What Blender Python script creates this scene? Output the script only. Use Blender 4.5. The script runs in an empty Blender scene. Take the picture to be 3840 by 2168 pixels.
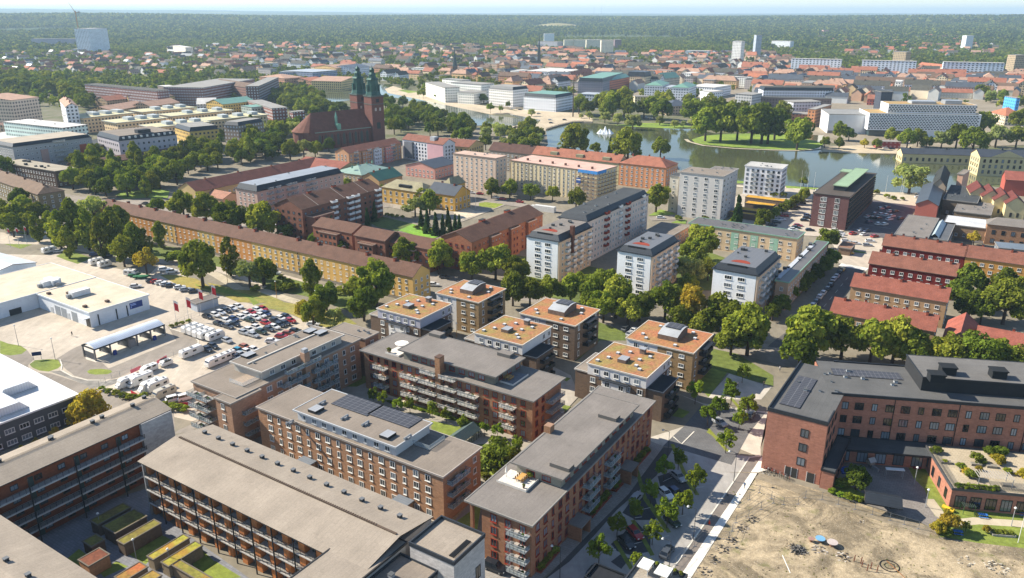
import bpy, bmesh, math, random
import numpy as np
from mathutils import Vector, Matrix, geometry
R_ = math.radians
rnd = random.Random(7)
S = bpy.context.scene
# ---------------- camera, sky, sun, exposure ----------------
CAMZ, F, HY = 100.0, 2950.0, 48.0
PITCH = math.atan((1084 - HY) / F)
cam = bpy.data.objects.new('camera', bpy.data.cameras.new('camera'))
S.collection.objects.link(cam); S.camera = cam
cam.location = (0, 0, CAMZ); cam.rotation_euler = (math.pi / 2 - PITCH, 0, 0)
cam.data.sensor_width = 36; cam.data.lens = 36 * F / 3840
cam.data.clip_start = 1; cam.data.clip_end = 90000
SUN_AZ, SUN_EL = -71.0, 36.0
w = bpy.data.worlds.new('World'); S.world = w; w.use_nodes = True
nt = w.node_tree; bg = nt.nodes['Background']
sky = nt.nodes.new('ShaderNodeTexSky'); sky.sky_type = 'NISHITA'; sky.sun_disc = False
sky.sun_elevation = R_(SUN_EL); sky.sun_rotation = R_(SUN_AZ)
sky.altitude = 100; sky.air_density = 0.85; sky.dust_density = 0.1; sky.ozone_density = 1.2
nt.links.new(sky.outputs[0], bg.inputs[0]); bg.inputs[1].default_value = 0.10
sl = bpy.data.lights.new('sun', 'SUN'); sl.energy = 5.0; sl.angle = R_(0.5); sl.color = (1.0, 0.91, 0.77)
so = bpy.data.objects.new('sun', sl); S.collection.objects.link(so)
_a, _e = R_(SUN_AZ), R_(SUN_EL)
so.rotation_euler = Vector((-math.sin(_a) * math.cos(_e), -math.cos(_a) * math.cos(_e), -math.sin(_e))).to_track_quat('-Z', 'Y').to_euler()
S.view_settings.view_transform = 'Standard'; S.view_settings.look = 'None'
S.view_settings.gamma = 1; S.view_settings.exposure = 1.0
S.render.engine = 'CYCLES'
cy = S.cycles; cy.use_denoising = True; cy.max_bounces = 5; cy.diffuse_bounces = 2; cy.glossy_bounces = 2
cy.transmission_bounces = 3; cy.transparent_max_bounces = 6; cy.volume_bounces = 0; cy.caustics_reflective = False; cy.caustics_refractive = False
try: cy.denoiser = 'OPENIMAGEDENOISE'
except Exception: pass
S.render.film_transparent = False

# ---------------- pixel <-> world ----------------
_c, _s = math.cos(PITCH), math.sin(PITCH)
CX = {'1': 0, '2': 950, '3': 1900, '4': 2840}; CY = {'a': 0, 'b': 530, 'c': 1060, 'd': 1600}
ZK = {'q': (600, 1000, .24067), 'r': (300, 1150, .24067), 'u': (2500, 1550, .19944), 'v': (1750, 1650, .24067)}
def P(s):
    if not isinstance(s, str): return s
    k, x, y = s.split()
    if k == 's': return float(x), float(y)
    if k in ZK: z = ZK[k]; return z[0] + float(x) * z[2], z[1] + float(y) * z[2]
    sc = .390625 if k[0] == 'd' else .3882
    return CX[k[1]] + float(x) * sc, CY[k[0]] + float(y) * sc
def at(p, z=0.0):
    x, y = P(p)
    a = (x - 1920) / F; b = -(y - 1084) / F
    dz = -_s + b * _c
    t = (z - CAMZ) / min(dz, -1e-4)
    return Vector((a * t, (_c + b * _s) * t, z))
def dist_of(v): return v.y * _c - (v.z - CAMZ) * _s
def pix(v):
    zc = v.y * _c - (v.z - CAMZ) * _s
    yc = v.y * _s + (v.z - CAMZ) * _c
    return 1920 + F * v.x / zc, 1084 - F * yc / zc
def ss(a, b, x):
    t = min(1, max(0, (x - a) / (b - a))); return t * t * (3 - 2 * t)
def hgt(x, y):
    d = math.hypot(x, y)
    if d < 2700: return 0.0
    az = math.degrees(math.atan2(x, y))
    n = math.sin(x * .0009 + 1.3) * math.cos(y * .0007) + .5 * math.sin(x * .0021 + y * .0013)
    left = ss(5, -32, az)
    h = ss(2700, 6500, d) * (52 + 12 * left + 9 * n) - ss(6500, 9000, d) * 20 * (1 - .3 * left)
    h += ss(9000, 19000, d) * (42 + 75 * left + 5 * math.sin(az * .35) + 3 * math.sin(az * .9))
    return h
def atg(p):
    z = 0.0
    for _ in range(12): z = hgt(*at(p, z).xy)
    return at(p, z)

# ---------------- materials ----------------
def lin(c):
    if isinstance(c, str): c = tuple(int(c[i:i + 2], 16) / 255 for i in (0, 2, 4))
    return tuple((u / 12.92 if u <= .04045 else ((u + .055) / 1.055) ** 2.4) for u in c)
MC = {}
def nd(t, typ, **k):
    n = t.nodes.new(typ)
    for a, v in k.items():
        if a[0] == '_': n.inputs[a[1:].replace('_', ' ')].default_value = v
        else: setattr(n, a, v)
    return n
def mat(kind, c, c2=None, rough=None):
    key = (kind, c, c2, rough)
    if key in MC: return MC[key]
    m = bpy.data.materials.new(f'{kind}_{c}'); MC[key] = m
    m.use_nodes = True; t = m.node_tree; L = t.links.new
    bs = t.nodes['Principled BSDF']; col = lin(c)
    ds = {'brick': .8, 'tile': .72, 'grass': .85}.get(kind, 1); lu = .3 * col[0] + .6 * col[1] + .1 * col[2]; col = tuple(lu + (q - lu) * ds for q in col)
    if kind == 'tile': col = (col[0] * .95, col[1] * 1.0, col[2] * .84)
    if kind == 'brick' and col[0] > 1.3 * col[2]: col = (col[0] * .93, col[1] * 1.0, col[2] * .86)
    bs.inputs['Roughness'].default_value = .85
    bs.inputs['Specular IOR Level'].default_value = .25
    tc = nd(t, 'ShaderNodeTexCoord'); oc = tc.outputs['Object']
    def noise(scale, detail=3, v=None, rough_=.6):
        n = nd(t, 'ShaderNodeTexNoise', _Scale=scale, _Detail=detail, _Roughness=rough_); L(v or oc, n.inputs['Vector']); return n.outputs['Fac']
    def mix(f, a, b, mode='MIX'):
        n = nd(t, 'ShaderNodeMix', data_type='RGBA', blend_type=mode)
        for s_, v in ((0, f), (6, a), (7, b)):
            if isinstance(v, (int, float)): n.inputs[s_].default_value = v
            elif isinstance(v, tuple): n.inputs[s_].default_value = (*v[:3], 1)
            else: L(v, n.inputs[s_])
        return n.outputs[2]
    def ramp(f, a, b):
        n = nd(t, 'ShaderNodeMapRange', _From_Min=a, _From_Max=b); L(f, n.inputs[0]); return n.outputs[0]
    def math_(op, a, b=0.0, c3=0.0):
        n = nd(t, 'ShaderNodeMath', operation=op)
        for i, v in enumerate((a, b, c3)):
            if isinstance(v, (int, float)): n.inputs[i].default_value = v
            else: L(v, n.inputs[i])
        return n.outputs[0]
    def scalec(f, lo, hi, base):
        g = ramp(f, .3, .7); n = nd(t, 'ShaderNodeMapRange', _To_Min=lo, _To_Max=hi); L(g, n.inputs[0])
        cmb = nd(t, 'ShaderNodeCombineColor'); [L(n.outputs[0], cmb.inputs[i]) for i in range(3)]
        return mix(1.0, base, cmb.outputs[0], 'MULTIPLY')
    def xyz():
        sp = nd(t, 'ShaderNodeSeparateXYZ'); L(oc, sp.inputs[0]); return sp.outputs
    def bump(f, st, d=.05):
        b = nd(t, 'ShaderNodeBump', _Strength=st, _Distance=d); L(f, b.inputs['Height']); L(b.outputs[0], bs.inputs['Normal'])
    def uvz(kx=1.0, kz=1.0):
        o = xyz(); cb = nd(t, 'ShaderNodeCombineXYZ'); L(math_('ADD', o[0], o[1]), cb.inputs[0]); L(o[2], cb.inputs[1]); return cb.outputs[0]
    base = col; out = None
    if kind in ('felt', 'asphalt', 'paving', 'sand', 'ground', 'grass', 'plaster', 'brick'): bs.inputs['Specular IOR Level'].default_value = .12
    if kind == 'plaster':
        out = scalec(noise(.12, 4), .9, 1.07, base); out = scalec(noise(1.5, 2), .95, 1.04, out)
    elif kind == 'brick':
        br = nd(t, 'ShaderNodeTexBrick', _Scale=1.0, _Mortar_Size=.025, _Brick_Width=.8, _Row_Height=.3)
        br.inputs['Color1'].default_value = (*[min(1, q * 1.1) for q in col], 1); br.inputs['Color2'].default_value = (*[q * .86 for q in col], 1)
        br.inputs['Mortar'].default_value = (*[q * .75 + .06 for q in col], 1); L(uvz(), br.inputs['Vector'])
        out = scalec(noise(.25, 5), .9, 1.1, br.outputs[0]); out = scalec(noise(1.6, 3), .9, 1.1, out)
    elif kind == 'felt':
        br = nd(t, 'ShaderNodeTexBrick', _Scale=1.0, _Mortar_Size=.03, _Brick_Width=7.0, _Row_Height=1.0)
        br.inputs['Color1'].default_value = (*col, 1); br.inputs['Color2'].default_value = (*[q * .93 for q in col], 1); br.inputs['Mortar'].default_value = (*[q * .8 for q in col], 1)
        L(oc, br.inputs['Vector'])
        out = scalec(noise(.15, 5), .84, 1.1, br.outputs[0]); out = scalec(noise(3, 3), .9, 1.1, out); out = mix(math_('MULTIPLY', ramp(noise(.35, 6), .6, .7), .22), out, tuple(q * .4 for q in col))
    elif kind == 'tile':
        o = xyz(); wv = math_('FRACT', math_('MULTIPLY', o[2], 3.4)); wx = math_('FRACT', math_('MULTIPLY', math_('ADD', o[0], o[1]), 3.3))
        out = scalec(noise(.3, 4), .78, 1.18, base); out = scalec(noise(2.5, 3), .8, 1.2, out)
        out = mix(math_('MULTIPLY', math_('GREATER_THAN', wv, .8), .35), out, tuple(q * .45 for q in col)); bump(wx, .4, .04)
    elif kind == 'seam':   # standing seam sheet metal
        o = xyz(); wx = math_('FRACT', math_('MULTIPLY', o[0], 1.6)); wy = math_('FRACT', math_('MULTIPLY', o[1], 1.6))
        ln = math_('GREATER_THAN', wx, .87)
        out = scalec(noise(.2, 4), .88, 1.1, base); out = mix(math_('MULTIPLY', ln, .45), out, tuple(q * .5 for q in col))
        bs.inputs['Roughness'].default_value = .45; bs.inputs['Metallic'].default_value = .25
    elif kind == 'sedum':
        out = mix(ramp(noise(.16, 5), .38, .62), col, lin(c2)); out = scalec(noise(1.6, 4), .7, 1.3, out); bump(noise(4), .6, .1)
    elif kind == 'plot':
        n1 = nd(t, 'ShaderNodeTexNoise', _Scale=.09, _Detail=9, _Roughness=.7, _Distortion=1.2); L(oc, n1.inputs['Vector']); out = mix(ramp(n1.outputs[0], .42, .58), col, lin(c2))
        n2 = nd(t, 'ShaderNodeTexNoise', _Scale=.5, _Detail=8, _Roughness=.75, _Distortion=.6); L(oc, n2.inputs['Vector']); out = scalec(n2.outputs[0], .6, 1.3, out)
        out = mix(math_('MULTIPLY', ramp(noise(.23, 6), .58, .68), .55), out, lin('6f7040')); vo = nd(t, 'ShaderNodeTexVoronoi', _Scale=2.2); L(oc, vo.inputs['Vector'])
        out = mix(math_('MULTIPLY', math_('LESS_THAN', vo.outputs['Distance'], .16), .5), out, lin('cfc6b4')); out = scalec(noise(5, 3), .75, 1.25, out); bump(n2.outputs[0], .8, .25)
    elif kind in ('ground', 'grass', 'sand'):
        out = mix(ramp(noise(.05, 6), .35, .65), col, lin(c2)); out = scalec(noise(.6, 5), .75, 1.25, out); out = scalec(noise(4, 3), .85, 1.15, out); bump(noise(2.5, 4), .5, .15)
    elif kind == 'asphalt':
        out = scalec(noise(.04, 6), .82, 1.15, base); out = scalec(noise(.5, 5), .9, 1.1, out); out = scalec(noise(6, 2), .93, 1.07, out)
        st = nd(t, 'ShaderNodeTexNoise', _Scale=.35, _Detail=4, _Distortion=1.5); mp = nd(t, 'ShaderNodeMapping'); mp.inputs['Scale'].default_value = (1, .12, 1); mp.inputs['Rotation'].default_value = (0, 0, .57)
        L(oc, mp.inputs[0]); L(mp.outputs[0], st.inputs['Vector']); out = scalec(st.outputs[0], .9, 1.08, out)
    elif kind == 'paving':
        br = nd(t, 'ShaderNodeTexBrick', _Scale=1.0, _Mortar_Size=.03, _Brick_Width=1.0, _Row_Height=.6, offset=.5)
        br.inputs['Color1'].default_value = (*col, 1); br.inputs['Color2'].default_value = (*[q * .85 for q in col], 1); br.inputs['Mortar'].default_value = (*[q * .6 for q in col], 1)
        mp = nd(t, 'ShaderNodeMapping'); mp.inputs['Rotation'].default_value = (0, 0, R_(32.5)); L(oc, mp.inputs[0]); L(mp.outputs[0], br.inputs['Vector'])
        out = scalec(noise(.2, 5), .85, 1.12, br.outputs[0])
    elif kind == 'facade':  # far facade with its rows of windows
        o = xyz(); u = math_('FRACT', math_('DIVIDE', math_('ADD', o[0], o[1]), rough or 3.1)); v = math_('FRACT', math_('DIVIDE', o[2], 3.0))
        a = math_('MULTIPLY', math_('GREATER_THAN', u, .28), math_('LESS_THAN', u, .74)); b = math_('MULTIPLY', math_('GREATER_THAN', v, .3), math_('LESS_THAN', v, .78))
        out = mix(math_('MULTIPLY', a, b), scalec(noise(.1, 4), .92, 1.06, base), lin(c2 or '2c353e'))
    elif kind == 'wood':
        o = xyz(); wv = math_('FRACT', math_('MULTIPLY', math_('ADD', o[0], o[1]), 6)); out = scalec(noise(1.5, 4), .75, 1.2, base); out = mix(math_('MULTIPLY', math_('GREATER_THAN', wv, .85), .5), out, tuple(q * .5 for q in col))
    elif kind == 'glass':
        oi = nd(t, 'ShaderNodeObjectInfo'); r = oi.outputs['Random']
        out = mix(ramp(r, .35, 1.0), col, lin(c2 or '8a8f90')); bs.inputs['Roughness'].default_value = .08; bs.inputs['Specular IOR Level'].default_value = .8
    elif kind == 'leaf':
        oi = nd(t, 'ShaderNodeObjectInfo'); r = oi.outputs['Random']; at_ = nd(t, 'ShaderNodeAttribute', attribute_name='tint')
        hsv = nd(t, 'ShaderNodeHueSaturation'); out = mix(at_.outputs['Fac'], col, lin(c2)); L(out, hsv.inputs['Color'])
        h = nd(t, 'ShaderNodeMapRange', _To_Min=.485, _To_Max=.512); L(r, h.inputs[0]); L(h.outputs[0], hsv.inputs['Hue'])
        v = nd(t, 'ShaderNodeMapRange', _To_Min=.66, _To_Max=1.3); L(math_('FRACT', math_('MULTIPLY', r, 7.13)), v.inputs[0]); L(v.outputs[0], hsv.inputs['Value'])
        out = hsv.outputs[0]
        tr = nd(t, 'ShaderNodeBsdfTranslucent'); df = nd(t, 'ShaderNodeBsdfDiffuse'); mx = nd(t, 'ShaderNodeMixShader'); mx.inputs[0].default_value = .3
        L(out, df.inputs[0]); br = mix(1.0, out, (1.6, 1.5, .6), 'MULTIPLY'); L(br, tr.inputs[0]); L(df.outputs[0], mx.inputs[1]); L(tr.outputs[0], mx.inputs[2])
        L(mx.outputs[0], t.nodes['Material Output'].inputs[0]); return m
    elif kind == 'water':
        bs.inputs['Roughness'].default_value = .07; bs.inputs['IOR'].default_value = 1.27; bs.inputs['Specular IOR Level'].default_value = .5
        out = mix(ramp(noise(.01, 4), .35, .65), col, lin(c2)); n1 = noise(.35, 4); bump(n1, .25, .08)
    elif kind == 'solar':
        o = xyz(); u = math_('FRACT', math_('DIVIDE', o[0], 1.0)); v = math_('FRACT', math_('DIVIDE', o[1], 1.65))
        k = math_('MAXIMUM', math_('GREATER_THAN', u, .93), math_('GREATER_THAN', v, .95)); out = mix(k, base, lin('77787a')); bs.inputs['Roughness'].default_value = .45; bs.inputs['Specular IOR Level'].default_value = .15
    elif kind == 'paint':
        bs.inputs['Roughness'].default_value = rough or .3; bs.inputs['Specular IOR Level'].default_value = .5; bs.inputs['Coat Weight'].default_value = .4
        out = scalec(noise(.8, 2), .96, 1.04, base)
    elif kind == 'clear':   # see-through railing glass, pool of thin sheet
        bs.inputs['Alpha'].default_value = .25; bs.inputs['Roughness'].default_value = .15; out = mix(0.0, base, base)
    else:
        out = scalec(noise(.8, 4), .88, 1.1, base)
        if rough is not None: bs.inputs['Roughness'].default_value = rough
    L(out, bs.inputs['Base Color'])
    return m

# ---------------- mesh building ----------------
class MB:
    def __init__(s): s.v = []; s.f = []; s.m = []
    def poly(s, pts, mi=0):
        n = len(s.v); s.v += [tuple(p) for p in pts]; s.f.append(tuple(range(n, n + len(pts)))); s.m.append(mi); return s
    def box(s, x0, y0, z0, x1, y1, z1, mi=0, top=None):
        n = len(s.v)
        s.v += [(x0, y0, z0), (x1, y0, z0), (x1, y1, z0), (x0, y1, z0), (x0, y0, z1), (x1, y0, z1), (x1, y1, z1), (x0, y1, z1)]
        for q, t in (((0, 3, 2, 1), mi), ((4, 5, 6, 7), mi if top is None else top), ((0, 1, 5, 4), mi), ((1, 2, 6, 5), mi), ((2, 3, 7, 6), mi), ((3, 0, 4, 7), mi)):
            s.f.append(tuple(n + i for i in q)); s.m.append(t)
        return s
    def prism(s, poly, z0, z1, mi=0, top=None, bottom=True):
        k = len(poly); n = len(s.v)
        s.v += [(p[0], p[1], z0) for p in poly] + [(p[0], p[1], z1) for p in poly]
        for i in range(k):
            j = (i + 1) % k; s.f.append((n + i, n + j, n + k + j, n + k + i)); s.m.append(mi)
        s.f.append(tuple(range(n + k, n + 2 * k))); s.m.append(mi if top is None else top)
        if bottom: s.f.append(tuple(range(n + k - 1, n - 1, -1))); s.m.append(mi)
        return s
    def tube(s, p, q, r0, r1=None, k=6, mi=0):
        r1 = r0 if r1 is None else r1; p = Vector(p); q = Vector(q); d = (q - p).normalized()
        a = d.orthogonal().normalized(); b = d.cross(a); n = len(s.v)
        for c, r in ((p, r0), (q, r1)):
            for i in range(k):
                t = 2 * math.pi * i / k; s.v.append(tuple(c + a * (r * math.cos(t)) + b * (r * math.sin(t))))
        for i in range(k):
            j = (i + 1) % k; s.f.append((n + i, n + j, n + k + j, n + k + i)); s.m.append(mi)
        s.f.append(tuple(range(n + k - 1, n - 1, -1))); s.m.append(mi); s.f.append(tuple(range(n + k, n + 2 * k))); s.m.append(mi)
        return s
    def mesh(s, name, mats):
        me = bpy.data.meshes.new(name); me.from_pydata(s.v, [], s.f)
        for m in mats: me.materials.append(m)
        if len(mats) > 1: me.polygons.foreach_set('material_index', s.m)
        me.update(); return me
    def obj(s, name, mats, parent=None, loc=(0, 0, 0), rz=0):
        return link(name, s.mesh(name, mats), parent, loc, rz)
def link(name, data, parent=None, loc=(0, 0, 0), rz=0):
    o = bpy.data.objects.new(name, data); S.collection.objects.link(o); o.parent = parent
    o.location = loc; o.rotation_euler = (0, 0, rz); return o
def tag(o, label, cat, group=None, kind=None):
    o['label'] = label; o['category'] = cat
    if group: o['group'] = group
    if kind: o['kind'] = kind
    return o
def empty(name, loc, rz=0):
    o = link(name, None, None, loc, rz); o.empty_display_size = .5; return o
ONES = 'zeroth first second third fourth fifth sixth seventh eighth ninth tenth eleventh twelfth thirteenth fourteenth fifteenth sixteenth seventeenth eighteenth nineteenth'.split()
TENS = ['', '', 'twent', 'thirt', 'fort', 'fift', 'sixt', 'sevent', 'eight', 'ninet']
def ordn(n):
    if n < 20: return ONES[n]
    if n > 99: return f'{n}th'
    return TENS[n // 10] + ('ieth' if n % 10 == 0 else 'y-' + ONES[n % 10])

# occupancy map: keeps scattered trees and far houses off buildings, roads and water
OC = 4.0; OX0, OY0 = -2600, 0
OCC = np.zeros((1300, 1400), dtype=np.uint8)
def occ_poly(pts, val=1, grow=0.0):
    pts = [Vector((p[0], p[1])) for p in pts]
    c = sum(pts, Vector((0, 0))) / len(pts)
    if grow: pts = [p + (p - c).normalized() * grow for p in pts]
    xs = [p.x for p in pts]; ys = [p.y for p in pts]
    i0, i1 = int((min(xs) - OX0) / OC), int((max(xs) - OX0) / OC) + 1; j0, j1 = int((min(ys) - OY0) / OC), int((max(ys) - OY0) / OC) + 1
    i0 = max(0, i0); j0 = max(0, j0); i1 = min(OCC.shape[0] - 1, i1); j1 = min(OCC.shape[1] - 1, j1)
    if i1 <= i0 or j1 <= j0: return
    X, Y = np.meshgrid(OX0 + (np.arange(i0, i1 + 1) + .5) * OC, OY0 + (np.arange(j0, j1 + 1) + .5) * OC, indexing='ij')
    ins = np.zeros(X.shape, bool); n = len(pts)
    for a in range(n):
        p, q = pts[a], pts[(a + 1) % n]
        if abs(p.y - q.y) < 1e-9: continue
        cnd = ((p.y > Y) != (q.y > Y)) & (X < (q.x - p.x) * (Y - p.y) / (q.y - p.y) + p.x); ins ^= cnd
    OCC[i0:i1 + 1, j0:j1 + 1][ins] = val
def occ(x, y, r=0):
    for dx, dy in ((0, 0), (r, 0), (-r, 0), (0, r), (0, -r)) if r else ((0, 0),):
        i = int((x + dx - OX0) / OC); j = int((y + dy - OY0) / OC)
        if 0 <= i < OCC.shape[0] and 0 <= j < OCC.shape[1] and OCC[i, j]: return OCC[i, j]
    return 0
def inpoly(x, y, pts):
    c = False; n = len(pts)
    for a in range(n):
        p, q = pts[a], pts[(a + 1) % n]
        if (p[1] > y) != (q[1] > y) and x < (q[0] - p[0]) * (y - p[1]) / (q[1] - p[1]) + p[0]: c = not c
    return c
def sheet(name, m, pts, z, kind='structure', label=None, cat=None, o_=0, thick=0):
    W = [at(p) if isinstance(p, str) or len(p) == 2 else Vector(p) for p in pts]
    if o_: occ_poly(W, o_)
    V = [Vector((p.x, p.y, z)) for p in W]
    tri = geometry.tessellate_polygon([V]); b = MB()
    b.v = [tuple(v) for v in V]
    for t in tri:
        a, c, d = (V[i] for i in t)
        if (c - a).cross(d - a).z < 0: t = t[::-1]
        b.f.append(tuple(t)); b.m.append(0)
    if thick:
        n = len(V); b.v += [(v.x, v.y, z - thick) for v in V]
        for i in range(n): b.f.append((i, (i + 1) % n, n + (i + 1) % n, n + i)); b.m.append(0)
    o = b.obj(name, [m]); o['kind'] = kind
    if label: o['label'] = label; o['category'] = cat or name
    return o
def strip(pts, wd, z=0.0):   # band of width wd along a pixel or world polyline
    W = [at(p) if isinstance(p, str) else Vector(p) for p in pts]; out = []; n = len(W)
    for i, p in enumerate(W):
        d = (W[min(i + 1, n - 1)] - W[max(i - 1, 0)]).normalized(); nn = Vector((-d.y, d.x, 0)); out.append((p + nn * wd / 2, p - nn * wd / 2))
    return [tuple(a) for a, b in out] + [tuple(b) for a, b in reversed(out)]
# ---------------- windows, balconies, buildings ----------------
GL = mat('glass', '1d252c', '7f8a92'); GLD = mat('glass', '161a1e', '8a98a4')  # GLD's pale second colour paints in the sky reflected by some panes
WHITE = mat('solid', 'd9d9d4', rough=.5); REDF = mat('solid', '8a3322', rough=.5); DARKF = mat('solid', '25282b', rough=.5); GREYM = mat('solid', '8b8d8e', rough=.4)
FR = {'w': WHITE, 'r': REDF, 'd': DARKF}
KEEP = {}
def win_mesh(wd, h, st):
    k = ('win', wd, h, st)
    if k in KEEP: return KEEP[k]
    b = MB(); t = .13 if st != 'n' else .06; x = wd / 2
    b.poly([(-x + t, -.04, t), (x - t, -.04, t), (x - t, -.04, h - t), (-x + t, -.04, h - t)], 1)
    for q in ((-x, -.09, 0, x, .03, t), (-x, -.09, h - t, x, .03, h), (-x, -.09, t, -x + t, .03, h - t), (x - t, -.09, t, x, .03, h - t)): b.box(*q)
    if wd > 1.05:
        n = 2 if wd < 2 else 3
        for i in range(1, n): xx = -x + wd * i / n; b.box(xx - .045, -.08, t, xx + .045, .03, h - t)
    if st in 'wr': b.box(-x - .06, -.22, -.09, x + .06, .02, -.02, 0)
    m = b.mesh('window', [FR[st[0]], GL if st != 'd' else GLD]); KEEP[k] = m; return m
def bal_mesh(wd, d, st):
    k = ('bal', wd, d, st)
    if k in KEEP: return KEEP[k]
    slab = {'w': 'c9c8c4', 'g': '9a9d9e', 'k': '3a3d40', 'r': '7d332a', 'l': 'b9b3aa'}[st[0]]
    rail = {'w': mat('solid', 'e4e4e2', rough=.5), 'g': mat('clear', '9fb0b4'), 'k': mat('solid', '2b2f33', rough=.5), 'r': mat('solid', '8c3a2c'), 'l': mat('clear', 'cdd3d2')}[st[0]]
    b = MB(); x = wd / 2
    b.box(-x, -d, 0, x, .02, .22, 0)
    b.box(-x, -d, .26, x, -d + .05, 1.15, 1); b.box(-x, -d + .06, .26, -x + .05, .01, 1.15, 1); b.box(x - .05, -d + .06, .26, x, .01, 1.15, 1)
    if st[0] in 'gl':
        b.box(-x, -d - .02, 1.16, x, -d + .06, 1.22, 0)
        for i in range(6): xx = -x + .05 + (wd - .1) * i / 5; b.box(xx - .03, -d - .01, .2, xx + .03, -d + .06, 1.16, 2)
    if len(st) > 1: # furnished: table, pots
        b.box(-x * .3, -d * .7, .24, x * .1, -d * .3, .9, 3); b.box(x * .4, -d * .6, .24, x * .6, -d * .4, .8, 4); b.box(-x * .7, -d * .6, .24, -x * .5, -d * .35, .7, 2)
    m = b.mesh('balcony', [mat('solid', slab), rail, mat('solid', '5a5d60'), mat('solid', 'a8a098'), mat('grass', '3c5a22', '2c4518')]); KEEP[k] = m; return m
BL = {}
class Bd:
    def __init__(s, name, label, N, L, R, h, wall, g=None, az=None, cat='building', base=0.0, z=0.0):
        n0 = at(N, h) if not isinstance(N, Vector) else N.copy()
        dx = None
        if isinstance(R, str) or isinstance(R, tuple): vr = at(R, h) - n0
        else: vr = None
        if isinstance(L, str) or isinstance(L, tuple): vl = at(L, h) - n0
        else: vl = None
        if az is not None: a = R_(az); dx = Vector((math.sin(a), math.cos(a), 0))
        else:
            t = Vector((0, 0, 0))
            if vr is not None: t += Vector((vr.x, vr.y, 0))
            if vl is not None: t += Vector((vl.y, -vl.x, 0))
            dx = t.normalized()
        dy = Vector((-dx.y, dx.x, 0))
        s.W = vr.dot(dx) if vr is not None else float(R); s.D = vl.dot(dy) if vl is not None else float(L)
        s.h = h; s.z = z; s.dx = dx; s.dy = dy; s.o = Vector((n0.x, n0.y, z)); s.rz = math.atan2(dx.y, dx.x)
        s.root = tag(empty(name, s.o, s.rz), label, cat, g); s.wall = wall; s.wins = []; s.bals = []; s.roofs = None
        occ_poly([s.w(0, 0), s.w(s.W, 0), s.w(s.W, s.D), s.w(0, s.D)], 1, grow=2)
        BL[name + str(len(BL))] = s
    def w(s, x, y, z=0): return s.o + s.dx * x + s.dy * y + Vector((0, 0, z))
    def l(s, p, z):   # pixel at height z -> local x, y
        v = at(p, z) - s.o; return v.dot(s.dx), v.dot(s.dy)
    def walls(s, x0=0, y0=0, x1=None, y1=None, h=None, z0=-.3, m=None, name='wall', gable=None, rh=0):
        x1 = s.W if x1 is None else x1; y1 = s.D if y1 is None else y1; h = s.h if h is None else h; b = MB()
        b.box(x0, y0, z0, x1, y1, h)
        if gable == 'x':  # ridge along x -> gable ends on x faces
            ym = (y0 + y1) / 2
            for x in (x0, x1): b.poly([(x, y0, h), (x, y1, h), (x, ym, h + rh)])
        if gable == 'y':
            xm = (x0 + x1) / 2
            for y in (y0, y1): b.poly([(x0, y, h), (x1, y, h), (xm, y, h + rh)])
        return b.obj(name, [m or s.wall], s.root)
    def flat(s, m, x0=0, y0=0, x1=None, y1=None, h=None, ov=.3, th=.35, rim='8a8c8c', name='roof', par=.0, slope=0):
        x1 = s.W if x1 is None else x1; y1 = s.D if y1 is None else y1; h = s.h if h is None else h; b = MB()
        b.box(x0 - ov, y0 - ov, h + .004, x1 + ov, y1 + ov, h + th, 1, 0)
        r = .25
        if par is not None:
            z1 = h + th + max(par, .08); z0 = h + th - .02; a0, b0, a1, b1 = x0 - ov - .03, y0 - ov - .03, x1 + ov + .03, y1 + ov + .03
            for q in ((a0, b0, a1, b0 + r), (a0, b1 - r, a1, b1), (a0, b0 + r, a0 + r, b1 - r), (a1 - r, b0 + r, a1, b1 - r)): b.box(q[0], q[1], z0, q[2], q[3], z1, 1)
        o = b.obj(name, [m, mat('solid', rim, rough=.5)], s.root); s.roofs = s.roofs or o; return o
    def pitched(s, m, rh, axis='x', x0=0, y0=0, x1=None, y1=None, h=None, ov=.5, hip=0.0, th=.22, name='roof', rim='6b5a50'):
        x1 = s.W if x1 is None else x1; y1 = s.D if y1 is None else y1; h = s.h if h is None else h
        b = MB()
        def tr(p): return p if axis == 'x' else (p[1], p[0], p[2])
        if axis == 'x': a0, a1, c0, c1 = x0, x1, y0, y1
        else: a0, a1, c0, c1 = y0, y1, x0, x1
        cm = (c0 + c1) / 2; dz = rh / ((c1 - c0) / 2) * ov; e = h - dz + .05
        rise = h + rh + .05
        A = [(a0 - ov, c0 - ov, e), (a1 + ov, c0 - ov, e), (a1 + ov, c1 + ov, e), (a0 - ov, c1 + ov, e), (a0 - ov + hip, cm, rise), (a1 + ov - hip, cm, rise)]
        T = [(p[0], p[1], p[2] + th) for p in A]
        fs = [(0, 1, 5, 4), (2, 3, 4, 5), (3, 0, 4), (1, 2, 5)]
        for i, q in enumerate(fs):
            if not hip and len(q) == 3:
                continue
            pts = [tr(T[j]) for j in q]; b.poly(pts if axis == 'x' else pts[::-1], 0); pts = [tr(A[j]) for j in q][::-1]; b.poly(pts, 1)
        edges = [(0, 1), (2, 3)] + ([(1, 2), (3, 0)] if hip else [(1, 5), (5, 2), (3, 4), (4, 0)])
        for i, j in edges: b.poly([tr(A[i]), tr(A[j]), tr(T[j]), tr(T[i])], 1)
        o = b.obj(name, [m, mat('solid', rim)], s.root); s.roofs = s.roofs or o
        s.rz_ = lambda x, y: h + .2 + rh * (1 - abs((y if axis == 'x' else x) - cm) / ((c1 - c0) / 2))
        return o
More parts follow.
